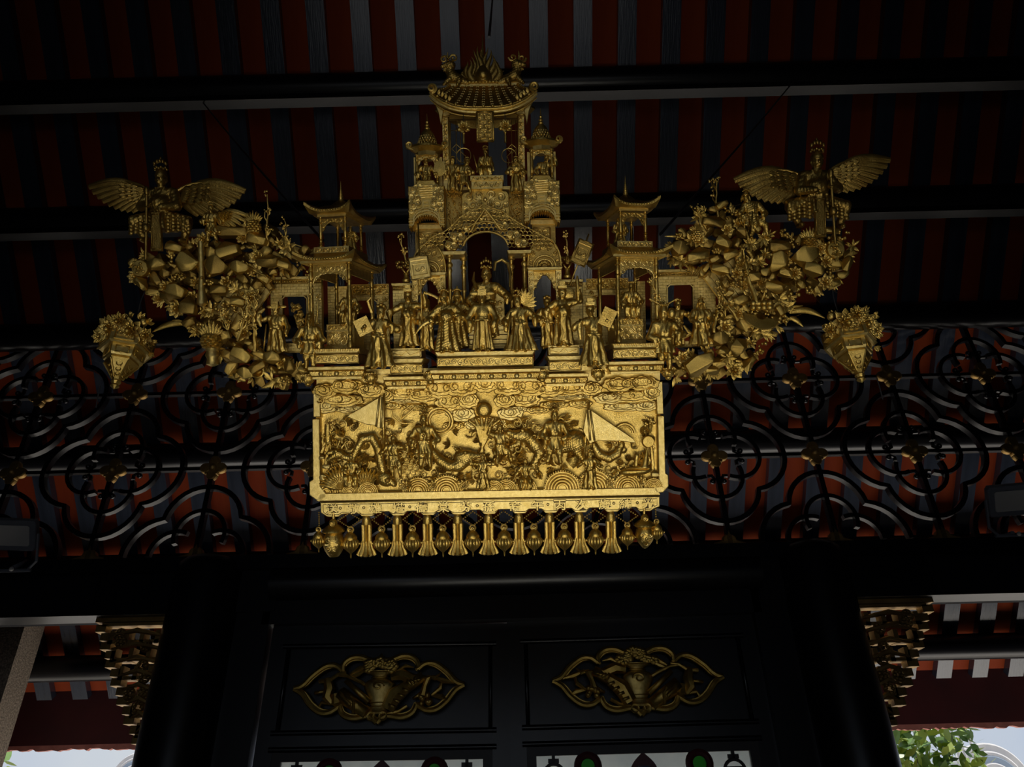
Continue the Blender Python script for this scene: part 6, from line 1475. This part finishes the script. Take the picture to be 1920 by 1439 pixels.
# carved trees rising from the rocks
TREES = [('left', 500, 470, 505, 366, 14, 1, 3.0, 6, 'tall twig rising highest from the left rocks'), ('left', 488, 482, 470, 440, 16, 2, 2.4, 5, 'short twig beside the pineapple on the left rocks'), ('left', 478, 660, 474, 556, 30, 3, 4.2, 7, 'gnarled tree leaning over the official with the fan'), ('left', 446, 640, 462, 556, 26, 4, 3.2, 7, 'slender twisted tree in front of the slanting planks on the left'),
         ('left', 432, 636, 424, 592, 24, 5, 2.8, 5, 'small twisted twig above the round pot on the left'), ('left', 585, 602, 580, 516, 20, 6, 3.0, 4, 'bare double twig in front of the brick wall beside the left pavilion'), ('left', 592, 640, 596, 560, 20, 16, 2.2, 3, 'thin twig touching the outer post of the left pavilion'), ('left', 545, 470, 528, 426, 10, 7, 2.4, 5, 'leaning twig at the inner top of the left rocks'),
         ('left', 500, 520, 462, 500, 24, 8, 2.6, 5, 'nearly level twig across the middle of the left rocks'),
         ('right', 1418, 572, 1396, 470, 26, 11, 4.6, 9, 'thick gnarled tree in the middle of the right rocks'), ('right', 1346, 408, 1340, 338, 12, 12, 2.6, 5, 'tall twig rising highest from the right rocks'), ('right', 1326, 434, 1304, 396, 12, 13, 2.4, 5, 'short leafy twig beside the pineapple on the right rocks'), ('right', 1402, 450, 1394, 410, 16, 14, 2.2, 5, 'thin twig before the crouching soldier'),
         ('right', 1338, 624, 1352, 556, 26, 15, 3.4, 6, 'forked twig beside the broad-robed official'), ('right', 1382, 600, 1350, 536, 24, 17, 2.8, 6, 'slanting twig above the lower right fruit basket'), ('right', 1424, 580, 1436, 530, 22, 18, 2.8, 5, 'twig at the right of the gnarled tree'), ('right', 1240, 596, 1228, 520, 24, 19, 2.6, 4, 'bare twig in front of the right pavilion post'), ('right', 1256, 600, 1234, 530, 20, 20, 2.2, 3, 'second bare twig nearer the right square window')]
for (sd_, x0, y0, x1, y1, w, s_, r, tw, lab) in TREES:
    wd_, bl = branch_tree(x0, y0, x1, y1, w, s_, r, tw, True, 17); base = (x0, y0, w); t = qthing('carved_tree', base, lab, 'tree', 'carved trees on the rock wings'); qput('branch', wd_, 'gold', t, base); qput('blossom', bl, 'gold', t, base)
base = (562, 612, 20); t = qthing('pine_bough', base, 'stubby pine bough like a cone in front of the left square window', 'tree'); g = G(); R = random.Random(9)
for i in range(60):
    u = R.random(); a = R.uniform(-1.2, 1.2); petal(g, (556 + 14 * u + a * 8 * (1 - .2 * u), 568 + 44 * u), 2.2 + a * .6, 8, 2.0, 20 + R.uniform(0, 8), 3)
qput('needle', g, 'gold', t, base); qput('branch', G().tube([(572, 616, 20), (558, 575, 22)], 3, 6), 'gold', t, base)

# ------------------------------------------------------------------ flower lanterns hanging from both wings
def tilt(g, c):
    a = TH; o = []
    for v in g.v:
        y, w = v[:, 1] - c[1], v[:, 2] - c[2]; o.append(np.stack([v[:, 0] , c[1] + y * math.cos(a) - w * math.sin(a), c[2] + y * math.sin(a) + w * math.cos(a)], 1))
    g.v = o; return g
def hexlantern(x, y, lab, rot, cord):
    base = (x, y, 0); t = qthing('flower_lantern', base, lab, 'lantern', 'hexagonal flower lanterns'); sl_ = (x - 940) / (-2244 + 720 - y) * -1
    def p(n_, g, m='gold', tl=True): 
        if tl:
            c, s_ = math.cos(rot), math.sin(rot); o = []
            for v in g.v: a, w = v[:, 0] - x, v[:, 2]; o.append(np.stack([x + a * c + w * s_, v[:, 1], -a * s_ + w * c], 1))
            g.v = o; tilt(g, (x, y, 0))
        return qput(n_, g, m, t, base, ang=25)
    p('shade', G().lathe([(26, y - 26), (43, y - 22), (47, y - 18), (47, y + 12), (43, y + 14)], (x, 0, 0), 6), 'gold_flat'); p('lower_shade', G().lathe([(43, y + 13), (36, y + 14), (35, y + 30), (32, y + 34), (28, y + 35)], (x, 0, 0), 6), 'gold_flat')
    p('pointed_base', G().lathe([(29, y + 35), (30, y + 38), (8, y + 70), (7, y + 74)], (x, 0, 0), 6)); p('tip', G().lathe([(6, y + 73), (9, y + 77), (6, y + 82), (8, y + 86), (3, y + 90), (.5, y + 92)], (x, 0, 0), 10))
    for i in range(6):
        a = i * math.pi / 3; a2 = a + math.pi / 6; c = (x + 41.6 * math.cos(a2), 41.6 * math.sin(a2)); tx, tw = -math.sin(a2), math.cos(a2)
        g = G()
        for u0, v0, u1, v1 in ((-16, -14, 16, -14), (16, -14, 16, 9), (16, 9, -16, 9), (-16, 9, -16, -14)): g.tube([(c[0] + tx * u0, y + v0, c[1] + tw * u0), (c[0] + tx * u1, y + v1, c[1] + tw * u1)], 1.5, 5)
        for u in (-9, 0, 9): 
            q = np.linspace(0, 1, 12); an = q * 8; rr = 6 * (1 - .8 * q); g.tube(np.stack([c[0] + tx * (u + rr * np.cos(an)), y - 3 + rr * np.sin(an), c[1] + tw * (u + rr * np.cos(an))], 1), 1.2, 5)
        p('side_panel_pattern', g)
        g = G(); c2 = (x + 31 * math.cos(a2), 31 * math.sin(a2))
        for u0, v0, u1, v1 in ((-11, 17, 11, 17), (11, 17, 11, 30), (11, 30, -11, 30), (-11, 30, -11, 17)): g.tube([(c2[0] + tx * u0, y + v0, c2[1] + tw * u0), (c2[0] + tx * u1, y + v1, c2[1] + tw * u1)], 1.2, 5)
        p('lower_panel_pattern', g)
        g = G(); r0, r1 = 29.5, 8.5
        g.tube([(x + r0 * math.cos(a), y + 41, r0 * math.sin(a)), (x + r1 * math.cos(a), y + 70, r1 * math.sin(a))], 1.5, 5)
        for v0, rr in ((48, 20.5), (57, 15.5), (65, 11)): g.ring((x + rr * math.cos(a2), y + v0, rr * math.sin(a2)), (26 - (v0 - 40) * .45) * .22, 1.0, 9, 5, (tx, 0, tw), (0, 1, 0))
        p('base_rib_pattern', g)
    R = random.Random(int(x))
    for i, (dx, dy, r) in enumerate(((-17, -32, 24), (20, -28, 23), (2, -46, 16), (-40, -20, 15), (42, -20, 15))): p('rose', flower(x + dx, y + dy, 30 - abs(dx) * .4, r, i + int(x), 4, 8), tl=False)
    for i, (dx, dy, an) in enumerate(((-30, -46, -2.2), (26, -52, -.9), (42, -44, -.4), (-40, -30, 2.8), (8, -54, -1.4), (46, -10, .4), (44, 14, .3), (-38, -4, 2.6))): p('leaf', leafspray(x + dx, y + dy, 6, 13, 4, i, an - .8, an + .8, wd=.24), tl=False)
    p('berry', G().ell((x + 36 * (1 if x < 900 else -1), y - 46, 8), (8, 9, 7), 12, 8), tl=False)
    cb = (cord[0], cord[1], 2); q = qthing('lantern_cord', cb, lab.replace('hexagonal gilded lantern with roses', 'thin twisted cord of the rose lantern'), 'cord', 'cords of the flower lanterns'); tt = np.linspace(0, 1, 10)
    qput('upper_cord', G().tube(np.stack([cord[0] + (x + cord[2] - cord[0]) * tt + 1.6 * np.sin(tt * 9), cord[1] + (y - 40 - cord[1]) * tt, np.full(10, 2)], 1), 1.1, 6), 'wire', q, cb)
    tx_, ty_ = x - .29 * (104 if x < 900 else -95), y + 70; k = -.25 if x < 900 else .3
    qput('tail_cord', G().tube([(tx_, ty_, 44), (tx_ + k * 20, ty_ + 22, 44), (tx_ + k * 34 , ty_ + 40, 44)], 1.2, 6), 'wire', q, cb)
hexlantern(238, 652, 'hexagonal gilded lantern with roses hanging below the left wing tip', .35, (279, 520, 12))
hexlantern(1592, 640, 'hexagonal gilded lantern with roses hanging below the right wing tip', -.2, (1556, 512, -22))
# suspension cables up to the purlins
def cable(p0, p1, lab, r=.006):
    b = tuple(p0); t = thing('suspension_cable', b, lab, 'cable', 'cables that carry the shrine board'); q = np.linspace(0, 1, 8)[:, None]; P = p0 + (p1 - p0) * q; P[:, 2] -= (.02 * np.sin(math.pi * q))[:, 0]
    put('cable', G().tube(P, r, 6), 'wire', t, b)
def pur(px, py, i): d = ray(px, py); Y = PURL[i]; return EYE + d * (Y / d[1])
cable(pur(1503, 134, 1), qat(1238, 440, -80), 'dark slanting cable from the roof down to the right pavilion'); cable(pur(372, 182, 1), qat(606, 452, -80), 'dark slanting cable from the roof down to the left pavilion'); cable(pur(924, -12, 0), qat(917, 70, -42), 'dark upright cable above the flaming pearl')
# ------------------------------------------------------------------ iron grille over the door beam
gr = thing('iron_grille', (0, 6.0, E0 + 2.05), 'black wrought-iron quatrefoil grille with dull gold rosettes above the door beam', 'grille'); GBs = (0, 6.0, E0 + 2.05)
CX, RZ = .895, {'D': 2.13, 'C': 2.885, 'B': 3.68, 'A': 4.44}
IR = 'iron'
def gput(nm, g, m=IR): return put(nm, g, m, gr, GBs)
for z in (2.885, 3.68): gput('cross_rail', G().box((-8.8, 5.985, E0 + z - .016), (8.8, 6.03, E0 + z + .016)))
gput('top_rail', G().box((-8.8, 5.97, E0 + 4.44), (8.8, 6.04, E0 + 4.49))); gput('top_rail', G().box((-8.8, 5.985, E0 + 4.34), (8.8, 6.03, E0 + 4.375)))
bm_ = None; ro_ = None; tf_ = None; qf = {}
def foil(c, r, z0, zc):
    """outline of four lobes about the origin in the wall plane"""
    pts = []
    for q in range(4):
        a0 = q * math.pi / 2; cx, cz = c * math.cos(a0), c * math.sin(a0); x = (2 * c + math.sqrt(max(0, 4 * c * c - 8 * (c * c - r * r)))) / 4; h = math.atan2(x, x - c)
        for t in np.linspace(-h, h, 15)[:-1]: pts.append((cx + r * math.cos(a0 + t), cz + r * math.sin(a0 + t)))
    return pts
def barpath(P, closed, hw=.021, hd=.03):
    P = np.array(P); n = len(P); T_ = (np.roll(P, -1, 0) - np.roll(P, 1, 0)) if closed else np.gradient(P, axis=0); T_ /= np.linalg.norm(T_, axis=1)[:, None] + 1e-9; N_ = np.stack([-T_[:, 1], T_[:, 0]], 1)
    rings = []
    for i in list(range(n)) + ([0] if closed else []):
        a, b = P[i] + N_[i] * hw, P[i] - N_[i] * hw
        rings.append([(a[0], -hd, a[1]), (a[0], hd, a[1]), (b[0], hd, b[1]), (b[0], -hd, b[1])])
    return G().loft(rings, True, (not closed, not closed))
outer = barpath(foil(.285, .335, 0, 0), True)
def inner_g():
    g = G()
    for q in range(4):
        a0 = q * math.pi / 2; c, r = .185, .215; cx, cz = c * math.cos(a0), c * math.sin(a0); P = []
        for t in np.linspace(-1.95, 1.95, 17): P.append((cx + r * math.cos(a0 + t), cz + r * math.sin(a0 + t)))
        b = barpath(P, False, .018, .026); [g.add(v, b.f) for v in [np.concatenate(b.v)]]
        for sg in (-1, 1):
            e = P[0] if sg < 0 else P[-1]; t = -1.95 if sg < 0 else 1.95; d = np.array([-math.sin(a0 + t), math.cos(a0 + t)]) * sg; nrm = np.array([math.cos(a0 + t), math.sin(a0 + t)])
            H = [np.array(e) + d * .02, np.array(e) + d * .055 + nrm * .01, np.array(e) + d * .06 + nrm * .045, np.array(e) + d * .035 + nrm * .06]
            g.tube([(h[0], 0, h[1]) for h in H], [.018, .018, .016, .02], 7, up=(0, 1, 0)); g.ell((H[-1][0], 0, H[-1][1]), .026, 8, 6)
    return g
inner = inner_g()
mo, mi = outer.mesh('quatrefoil', (0, 0, 0)), inner.mesh('inner_scroll', (0, 0, 0), ang=50)
ros = G()
for q in range(4):
    a = q * math.pi / 2 + math.pi / 4 * 0
    for k in range(1): ros.prism([(.02 * math.cos(a + t) + (.10 * abs(math.cos(t * 1.0)) ** .8) * math.cos(a + t * .55), .02 * math.sin(a + t) + (.10 * abs(math.cos(t * 1.0)) ** .8) * math.sin(a + t * .55)) for t in np.linspace(-1.45, 1.45, 11)], .01, -.035, .012, axis=1)
ros.ell((0, -.035, 0), (.035, .03, .035), 12, 8)
for sx in (-1, 1): ros.lathe([(.012, -.05), (.014, .0)], (sx * .045, 0, -.06), 8, 1)
mr = ros.mesh('rosette', (0, 0, 0)); tr = G().prism([(-.14, 0), (-.13, .025), (-.06, .045), (-.05, .08), (-.02, .10), (0, .14), (.02, .10), (.05, .08), (.06, .045), (.13, .025), (.14, 0)], .03, -.03, .012, axis=1); mt = tr.mesh('base_trefoil', (0, 0, 0))
mv = G().box((-.021, -.03, 0), (.021, .03, 2.36)).mesh('upright', (0, 0, 0))
def gl(nm, me, m, x, z, lab=None):
    o = link(nm, me, m, gr); o.location = (x, 0, z - 2.05)
    if lab: o['label'] = lab
for k in range(-7, 8):
    x = k * CX
    gl('upright', mv, IR, x, 2.05)
    gl('base_trefoil', mt, 'gold_dull', x, 2.055, 'dull gold trefoil foot')
    for i, rw in enumerate(('C', 'B', 'A')):
        z = RZ[rw] - (.06 if rw == 'A' else 0)
        gl('rosette', mr, 'gold_dull', x, z, 'dull gold four-petal rosette')
    for rw, par in (('D', 1), ('C', 0), ('B', 1), ('A', 0)):
        if (k % 2) == par:
            z = RZ[rw] - (.05 if rw == 'D' else 0)
            if rw in 'CB': gl('quatrefoil', mo, IR, x, z); gl('inner_scroll', mi, IR, x, z)
            else:
                key = rw
                if key not in qf:
                    lo, hi = (-.0, 9) if rw == 'D' else (-9, 0.0)
                    P = [p for p in foil(.285, .335, 0, 0)]
                    P = sorted([p for p in P if lo - .001 <= p[1] <= hi + .001], key=lambda p: math.atan2(p[1], p[0])); qf[key] = barpath(P, False).mesh('half_quatrefoil', (0, 0, 0))
                    g = G()
                    for q in ([0, 1, 2] if rw == 'D' else [2, 3, 0]):
                        a0 = q * math.pi / 2; c, r = .185, .215; ts = np.linspace(-1.95, 1.95, 25); PP = [(c * math.cos(a0) + r * math.cos(a0 + t), c * math.sin(a0) + r * math.sin(a0 + t)) for t in ts]; PP = [p for p in PP if lo <= p[1] <= hi]
                        if len(PP) > 3: b = barpath(PP, False, .018, .026); g.add(np.concatenate(b.v), b.f)
                    qf[key + 'i'] = g.mesh('half_scroll', (0, 0, 0))
                gl('half_quatrefoil', qf[key], IR, x, z); gl('half_scroll', qf[key + 'i'], IR, x, z)

# ------------------------------------------------------------------ carved gilded medallions on the door panels
def crom(P, n=6):
    P = np.array(P, float); out = []
    for i in range(len(P) - 1):
        p0, p1, p2, p3 = P[max(i - 1, 0)], P[i], P[i + 1], P[min(i + 2, len(P) - 1)]
        for t in np.linspace(0, 1, n, endpoint=False): out.append(.5 * (2 * p1 + (p2 - p0) * t + (2 * p0 - 5 * p1 + 4 * p2 - p3) * t * t + (3 * p1 - p0 - 3 * p2 + p3) * t ** 3))
    out.append(P[-1]); return out
def medallion(px0, py0, px1, py1, pym, pyb, lab, sg):
    a, b = wallp(px0, py0, 6.05), wallp(px1, py1, 6.05); tp_, bt = wallp((px0 + px1) / 2, pym, 6.05), wallp((px0 + px1) / 2, pyb, 6.05)
    W = (b[0] - a[0]) / 2; cx = (a[0] + b[0]) / 2; cz = (a[2] + b[2]) / 2; Hh = (tp_[2] - bt[2]) / 2; base = (cx, 6.05, cz)
    t = thing('door_medallion', base, lab, 'carving', 'gilded medallions on the door panels'); m = 'gold'
    def P_(u, v, d=0): return (cx + W * u * sg, 6.05 - d, cz + Hh * v)
    segs = [[(0, .86), (.12, .86), (.24, .98), (.36, .96), (.44, .78), (.45, .55)], [(.45, .55), (.54, .72), (.66, .70), (.80, .42), (.90, .12), (1.0, .0)], [(1.0, 0), (.90, -.16), (.80, -.50), (.68, -.74), (.56, -.76), (.45, -.58)], [(.45, -.58), (.40, -.84), (.28, -.96), (.12, -.90), (.05, -.98), (0, -1.12)]]
    for s_ in (-1, 1):
        for sgm in segs:
            Q = crom(sgm); put('rim', G().tube([P_(s_ * q[0], q[1], .045) for q in Q], .022, 8, up=(0, 1, 0)), m, t, base)
            put('inner_rim', G().tube([P_(s_ * q[0] * .955, q[1] * .90, .040) for q in Q], .010, 6, up=(0, 1, 0)), m, t, base)
            g = G(); L = 0
            for q0, q1 in zip(Q[:-1], Q[1:]):
                for k in range(3):
                    q = np.array(q0) + (np.array(q1) - np.array(q0)) * k / 3; g.ell(P_(s_ * q[0] * .977, q[1] * .95, .052), .0075, 6, 4)
            put('bead_pattern', g, m, t, base)
    prof = [(.11, -.86), (.13, -.80), (.10, -.74), (.10, -.50), (.13, -.30), (.18, -.05), (.19, .08), (.15, .20), (.08, .28), (.09, .36), (.16, .46), (.17, .50)]
    put('vase', G().lathe([(W * r, cz + Hh * z) for r, z in prof], (cx, 6.02, 0), 24, 2, squash=.5), 'gold_flat', t, base)
    tq = np.linspace(0, 1, 16); put('vase_scroll_pattern', G().tube([P_(.075 * (1 - .8 * q) * math.cos(q * 8), -.02 + .16 * (1 - .8 * q) * math.sin(q * 8), .112) for q in tq], .007, 5, up=(0, 1, 0)), m, t, base)
    for z_ in (-.5, -.62, .3, .46): put('vase_ring', G().ring((cx, 6.02, cz + Hh * z_), W * (.105 if z_ < 0 else .10 if z_ < .4 else .165), .008, 20, 5, (1, 0, 0), (0, .5, 0)), m, t, base)
    R = random.Random(int(px0)); 
    def blob(u, v, d, r): return G().ell(P_(u, v, d), r, 10, 7)
    for i in range(16):
        an = math.pi * (.05 + .9 * i / 15); u, v = .17 * math.cos(an) * R.uniform(.6, 1.3), .52 + .36 * math.sin(an) * R.uniform(.5, 1.15)
        g = G()
        for q in range(5): g.ell(P_(u + .03 * math.cos(q * 1.26), v + .07 * math.sin(q * 1.26), .06), (.026, .014, .022), 8, 5)
        put('blossom', g, m, t, base)
    put('finial_leaf', G().tube([P_(0, .84, .04), P_(0, 1.0, .04), P_(0, 1.10, .04)], [.03, .02, .002], 6), m, t, base)
    def stem(Q, r, nm='stem'): put(nm, G().tube([P_(u, v, d) for u, v, d in Q], r, 7, up=(0, 1, 0)), m, t, base)
    # scroll case, fan, flute, ribbons
    stem([(-.46, -.20, .05), (-.12, -.82, .06)], [.058, .046], 'scroll_case'); stem([(-.44, -.18, .09), (-.36, -.46, .12), (-.30, -.60, .12)], .014, 'ribbon'); stem([(-.40, .22, .05), (-.10, -.48, .06)], [.020, .024], 'flute')
    stem([(-.30, -.34, .12), (-.26, -.5, .13), (-.27, -.82, .08)], .012, 'ribbon'); stem([(.12, -.72, .06), (.20, -.30, .07), (.34, .0, .06)], [.055, .066, .046], 'fan'); stem([(.32, -.05, .06), (.52, .28, .06)], [.046, .042], 'fan_handle')
    for q in range(4): stem([(.34 + q * .035, .20 - q * .0 - .06, .12), (.40 + q * .035, -.04 + q * .06, .12)], .009, 'fan_rib')
    for q in range(4): stem([(.14 + q * .05, -.62 + q * .16, .12), (.22 + q * .05, -.70 + q * .16, .12)], .012, 'fan_rib')
    for (pts, r) in ((((-.72, .22, .03), (-.58, .26, .05), (-.50, .42, .05), (-.40, .46, .05)), .016), (((-.50, .42, .05), (-.38, .36, .06), (-.22, .16, .07), (-.16, .06, .07)), .014), (((-.36, .42, .04), (-.24, .60, .05), (-.16, .66, .05)), [.012, .022, .006]), (((-.34, .34, .05), (-.26, .42, .05), (-.18, .52, .06)), [.010, .020, .006]),
                     (((-.62, .30, .04), (-.58, -.05, .05), (-.60, -.30, .05), (-.54, -.5, .05)), [.03, .045, .04, .02]), (((-.76, -.14, .03), (-.64, -.10, .04)), .014), (((-.70, -.60, .03), (-.66, -.44, .04), (-.52, -.5, .05)), .014), (((-.50, -.2, .06), (-.48, -.5, .06), (-.46, -.6, .05)), [.03, .04, .01]),
                     (((.14, .30, .05), (.26, .36, .06), (.40, .20, .06), (.46, .30, .05)), [.03, .045, .04, .02]), (((.5, .25, .06), (.58, .2, .07), (.54, -.05, .07), (.52, -.3, .06)), [.02, .03, .02, .03]), (((.56, .30, .04), (.66, .22, .05), (.72, .40, .04)), [.012, .02, .004]), (((.62, .30, .04), (.76, .14, .05), (.90, .06, .04)), [.012, .022, .006]), (((.74, .16, .04), (.72, -.10, .05), (.62, -.30, .05)), [.01, .02, .01]),
                     (((.62, -.30, .04), (.74, -.36, .05), (.80, -.44, .04)), [.012, .022, .006]), (((.40, -.40, .04), (.50, -.26, .05)), [.01, .02]), (((.34, -.62, .05), (.24, -.78, .05), (.10, -.86, .05)), .014), (((.18, .46, .05), (.30, .66, .05), (.40, .60, .05)), [.008, .016, .004])):
        stem(list(pts), r, 'spray')
    for i in range(10):
        u, v = .55 + R.uniform(-.07, .07), -.42 + R.uniform(-.2, .16); put('berry', blob(u, v, .07, .022), m, t, base)
    g = G()
    for q in range(3): spiral_w = None; g.ring(P_((q - 1) * .07, -.92, .06), .028, .009, 10, 5, (1, 0, 0), (0, 0, 1))
    put('foot_scroll', g, m, t, base)
medallion(555, 1292, 871, 1290, 1232, 1349, 'gilded medallion with vase and scroll carved on the left door panel', 1)
medallion(1036, 1283, 1353, 1269, 1219, 1337, 'gilded medallion with vase and scroll carved on the right door panel', -1)

# ------------------------------------------------------------------ pierced gilded brackets between column and lintel
def bracket(xi, xo, lab):
    sg = 1 if xo > xi else -1; z1, z0 = E0 + 1.60, E0 + .64; W = abs(xo - xi); base = (xi, 6.1, z1); t = thing('carved_bracket', base, lab, 'bracket', 'pierced brackets beside the door columns'); R = random.Random(4)
    Z = lambda v: z0 + (z1 - z0) * v; X = lambda u: xi + sg * W * u
    lim = lambda v: .04 + .96 * max(0, v) ** .85
    def B(nm, u0, u1, v0, v1, y0=6.06, y1=6.16, m='gold_dull'):
        a, b = sorted((X(u0), X(u1))); put(nm, G().box((a, y0, Z(v0)), (b, y1, Z(v1))), m, t, base)
    B('frame_bar', 0, 1.0, .965, 1.0, 6.05, 6.18); B('frame_bar', 0, .06, .0, .97, 6.05, 6.18)
    n = 13
    for i in range(n):
        v = .03 + .93 * i / n; u1 = lim(v + .05)
        B('edge_block', max(0, u1 - .10 - .02 * (i % 2)), u1 + .03 * ((i + 1) % 2), v, v + .06)
        if i % 2 == 0: B('fret_bar', .05, max(.08, u1 - .04), v + .045, v + .072)
        else:
            k = max(1, int(u1 / .2))
            for q in range(k): 
                uu = .06 + (u1 - .1) * (q + .35 + .25 * (i % 3 == 0)) / k; B('fret_bar', uu, uu + .055, v - .03, v + .08)
    for i in range(9):
        v = R.uniform(.25, .92); u = R.uniform(.15, max(.2, lim(v) - .12)); g = G(); c = (X(u), 6.08, Z(v))
        for q in range(6): g.ell((c[0] + .028 * math.cos(q), 6.06, c[2] + .028 * math.sin(q)), (.02, .016, .014), 8, 5)
        g.ring((c[0], 6.06, c[2]), .04, .010, 12, 5, (1, 0, 0), (0, 0, 1)); put('blossom', g, 'gold_dull', t, base)
    for i in range(8):
        v = .10 + .85 * i / 8; put('leaf', G().tube([(X(.04), 6.06, Z(v)), (X(lim(v) * .5), 6.055, Z(v + .05)), (X(lim(v) * .9), 6.06, Z(v + .01))], [.012, .022, .008], 6, up=(0, 1, 0)), 'gold_dull', t, base)
bracket(-2.79, -3.41, 'pierced dull gold bracket at the left door column'); bracket(2.69, 3.36, 'pierced dull gold bracket at the right door column')

# ------------------------------------------------------------------ floodlights on the beam
def flood(px, py, lab, sg):
    p = wallp(px, py, 5.66); base = tuple(p); t = thing('floodlight', base, lab, 'floodlight', 'floodlights on the door beam')
    a = math.radians(38); c, s_ = math.cos(a), math.sin(a); Rm = np.array([[1, 0, 0], [0, c, -s_], [0, s_, c]]); rz = math.radians(10 * sg); Rz = np.array([[math.cos(rz), -math.sin(rz), 0], [math.sin(rz), math.cos(rz), 0], [0, 0, 1]]); Rm = Rz @ Rm
    def rot(g): g.v = [(v * .85) @ Rm.T + p for v in g.v]; return g
    h = G(); h.prism([(-.21, -.12), (-.19, -.15), (.19, -.15), (.21, -.12), (.21, .12), (.19, .15), (-.19, .15), (-.21, .12)], .03, -.04, .012, axis=1); h.prism([(-.15, -.10), (.15, -.10), (.15, .10), (-.15, .10)], .10, .02, 0, axis=1); put('housing', rot(h), 'grey', t, base)
    put('front_glass', rot(G().prism([(-.155, -.085), (-.14, -.10), (.14, -.10), (.155, -.085), (.155, .085), (.14, .10), (-.14, .10), (-.155, .085)], -.035, -.045, .004, axis=1)), 'lamp_glass', t, base, label='pale glass front')
    g = G()
    for x in (-.20, .20): g.tube([p + np.array([x, 0, 0]), p + np.array([x, .08, -.20]), p + np.array([x * .6, .12, -.26])], .012, 6)
    g.tube([p + np.array([-.15, .12, -.26]), p + np.array([.15, .12, -.26])], .014, 6); put('yoke', g, 'grey', t, base)
    put('clamp_post', G().tube([p + np.array([0, .12, -.24]), (p[0], p[1] + .26, E0 + 2.045)], .02, 8), 'grey', t, base); put('clamp_bolt', G().ell(p + np.array([.02, .08, -.26]), .018), 'lamp_glass', t, base); put('lamp_cable', G().tube([p + np.array([-.2 * sg, .06, -.05]), p + np.array([-.30 * sg, .1, -.2]), p + np.array([-.24 * sg, .2, -.33])], .008, 5), 'wire', t, base)
flood(26, 1003, 'dark floodlight with a dim glass on the beam at the left edge', 1); flood(1894, 938, 'grey floodlight with a pale glass on the beam at the right edge', -1)

# ------------------------------------------------------------------ outside: granite post, roof ornaments, trees, poles
p0, p1 = wallp(46, 1200, 8.0), wallp(-28, 1439, 8.0)
struct('column_3', G().box((p0[0] - .34, 7.86, 0), (p0[0] + .05, 8.2, 4.55)), 'stone')
def orn(px, py, r, Y, lab, n):
    c = wallp(px, py, Y); base = (c[0], Y, c[2] - r * 1.5); t = thing('roof_end_ornament', base, lab, 'ornament', 'white roof ends outside'); Zr = c[2]
    for i, (rr, m, d) in enumerate(((r, 'plaster', 0), (r * .80, 'plaster', -.06), (r * .70, 'plaster_blue', -.08), (r * .52, 'plaster', -.12), (r * .36, 'plaster_blue', -.14), (r * .26, 'plaster', -.18))): put('ring' if i else 'disc', G().lathe([(rr, .2), (rr, d), (rr - .04 * r, d - .03), (.01, d - .03)], (c[0], Y, Zr), 40, 1), m, t, base)
    put('stand', G().box((c[0] - r * .9, Y - .05, -.3), (c[0] + r * .9, Y + .2, Zr)), 'plaster', t, base)
orn(252, 1462, .52, 18.0, 'white round roof end with blue rings seen under the left eaves', 1); orn(1868, 1474, .82, 18.0, 'large white round roof end with blue rings seen under the right eaves', 2)
def tree(px0, px1, py0, py1, Y, lab, n, sd, m, sz):
    a, b = wallp(px0, py1, Y), wallp(px1, py0, Y); base = ((a[0] + b[0]) / 2, Y, -.3); t = thing('leafy_tree', base, lab, 'tree'); R = random.Random(sd); g = G(); y2 = G()
    for i in range(n):
        c = np.array([R.uniform(a[0], b[0]), Y + R.uniform(-.6, .6), R.uniform(a[2] - .8, b[2])]); q = (y2 if R.random() < .4 else g); d1 = np.array([R.gauss(0, 1) for _ in range(3)]); d1 /= np.linalg.norm(d1); d2 = np.cross(d1, [R.gauss(0, 1) for _ in range(3)]); d2 /= np.linalg.norm(d2); s_ = sz * R.uniform(.6, 1.3); nn = np.cross(d1, d2) * s_ * .06
        q.add([c - d1 * s_, c - d1 * s_ * .3 + d2 * s_ * .42 + nn, c + d1 * s_ * .3 + d2 * s_ * .36 + nn, c + d1 * s_, c + d1 * s_ * .3 - d2 * s_ * .36 - nn, c - d1 * s_ * .3 - d2 * s_ * .42 - nn], [[0, 1, 2, 3], [0, 3, 4, 5]])
    put('foliage', g, 'leaf', t, base); put('young_foliage', y2, 'leaf_young', t, base, label='yellow-green young leaves'); put('trunk', G().tube([(base[0], Y, -.3), (base[0] + .1, Y + .1, a[2]), (base[0], Y, b[2] - .4)], [.12, .09, .03], 8), 'bark', t, base)
tree(1636, 1800, 1360, 1470, 12.0, 'leafy green tree under the eaves beside the right door column', 900, 3, 'leaf', .12); tree(6, 50, 1418, 1460, 12.0, 'small bright green shrub beside the granite post', 46, 5, 'leaf_young', .12); tree(1770, 1815, 1440, 1480, 15.0, 'low green branches below the poles at the right', 60, 8, 'leaf', .13)
for i, x in enumerate((1806, 1818, 1836)):
    a = wallp(x, 1445, 17.0); t = thing('lattice_pole', (a[0], 17.0, -.3), f'{("first", "second", "third")[i]} thin pale pole from the tree, seen under the right eaves', 'pole', 'thin poles outside'); put('shaft', G().tube([(a[0], 17, -.3), (a[0], 17, a[2] + 2.2)], .03, 6), 'plaster', t, (a[0], 17.0, -.3))
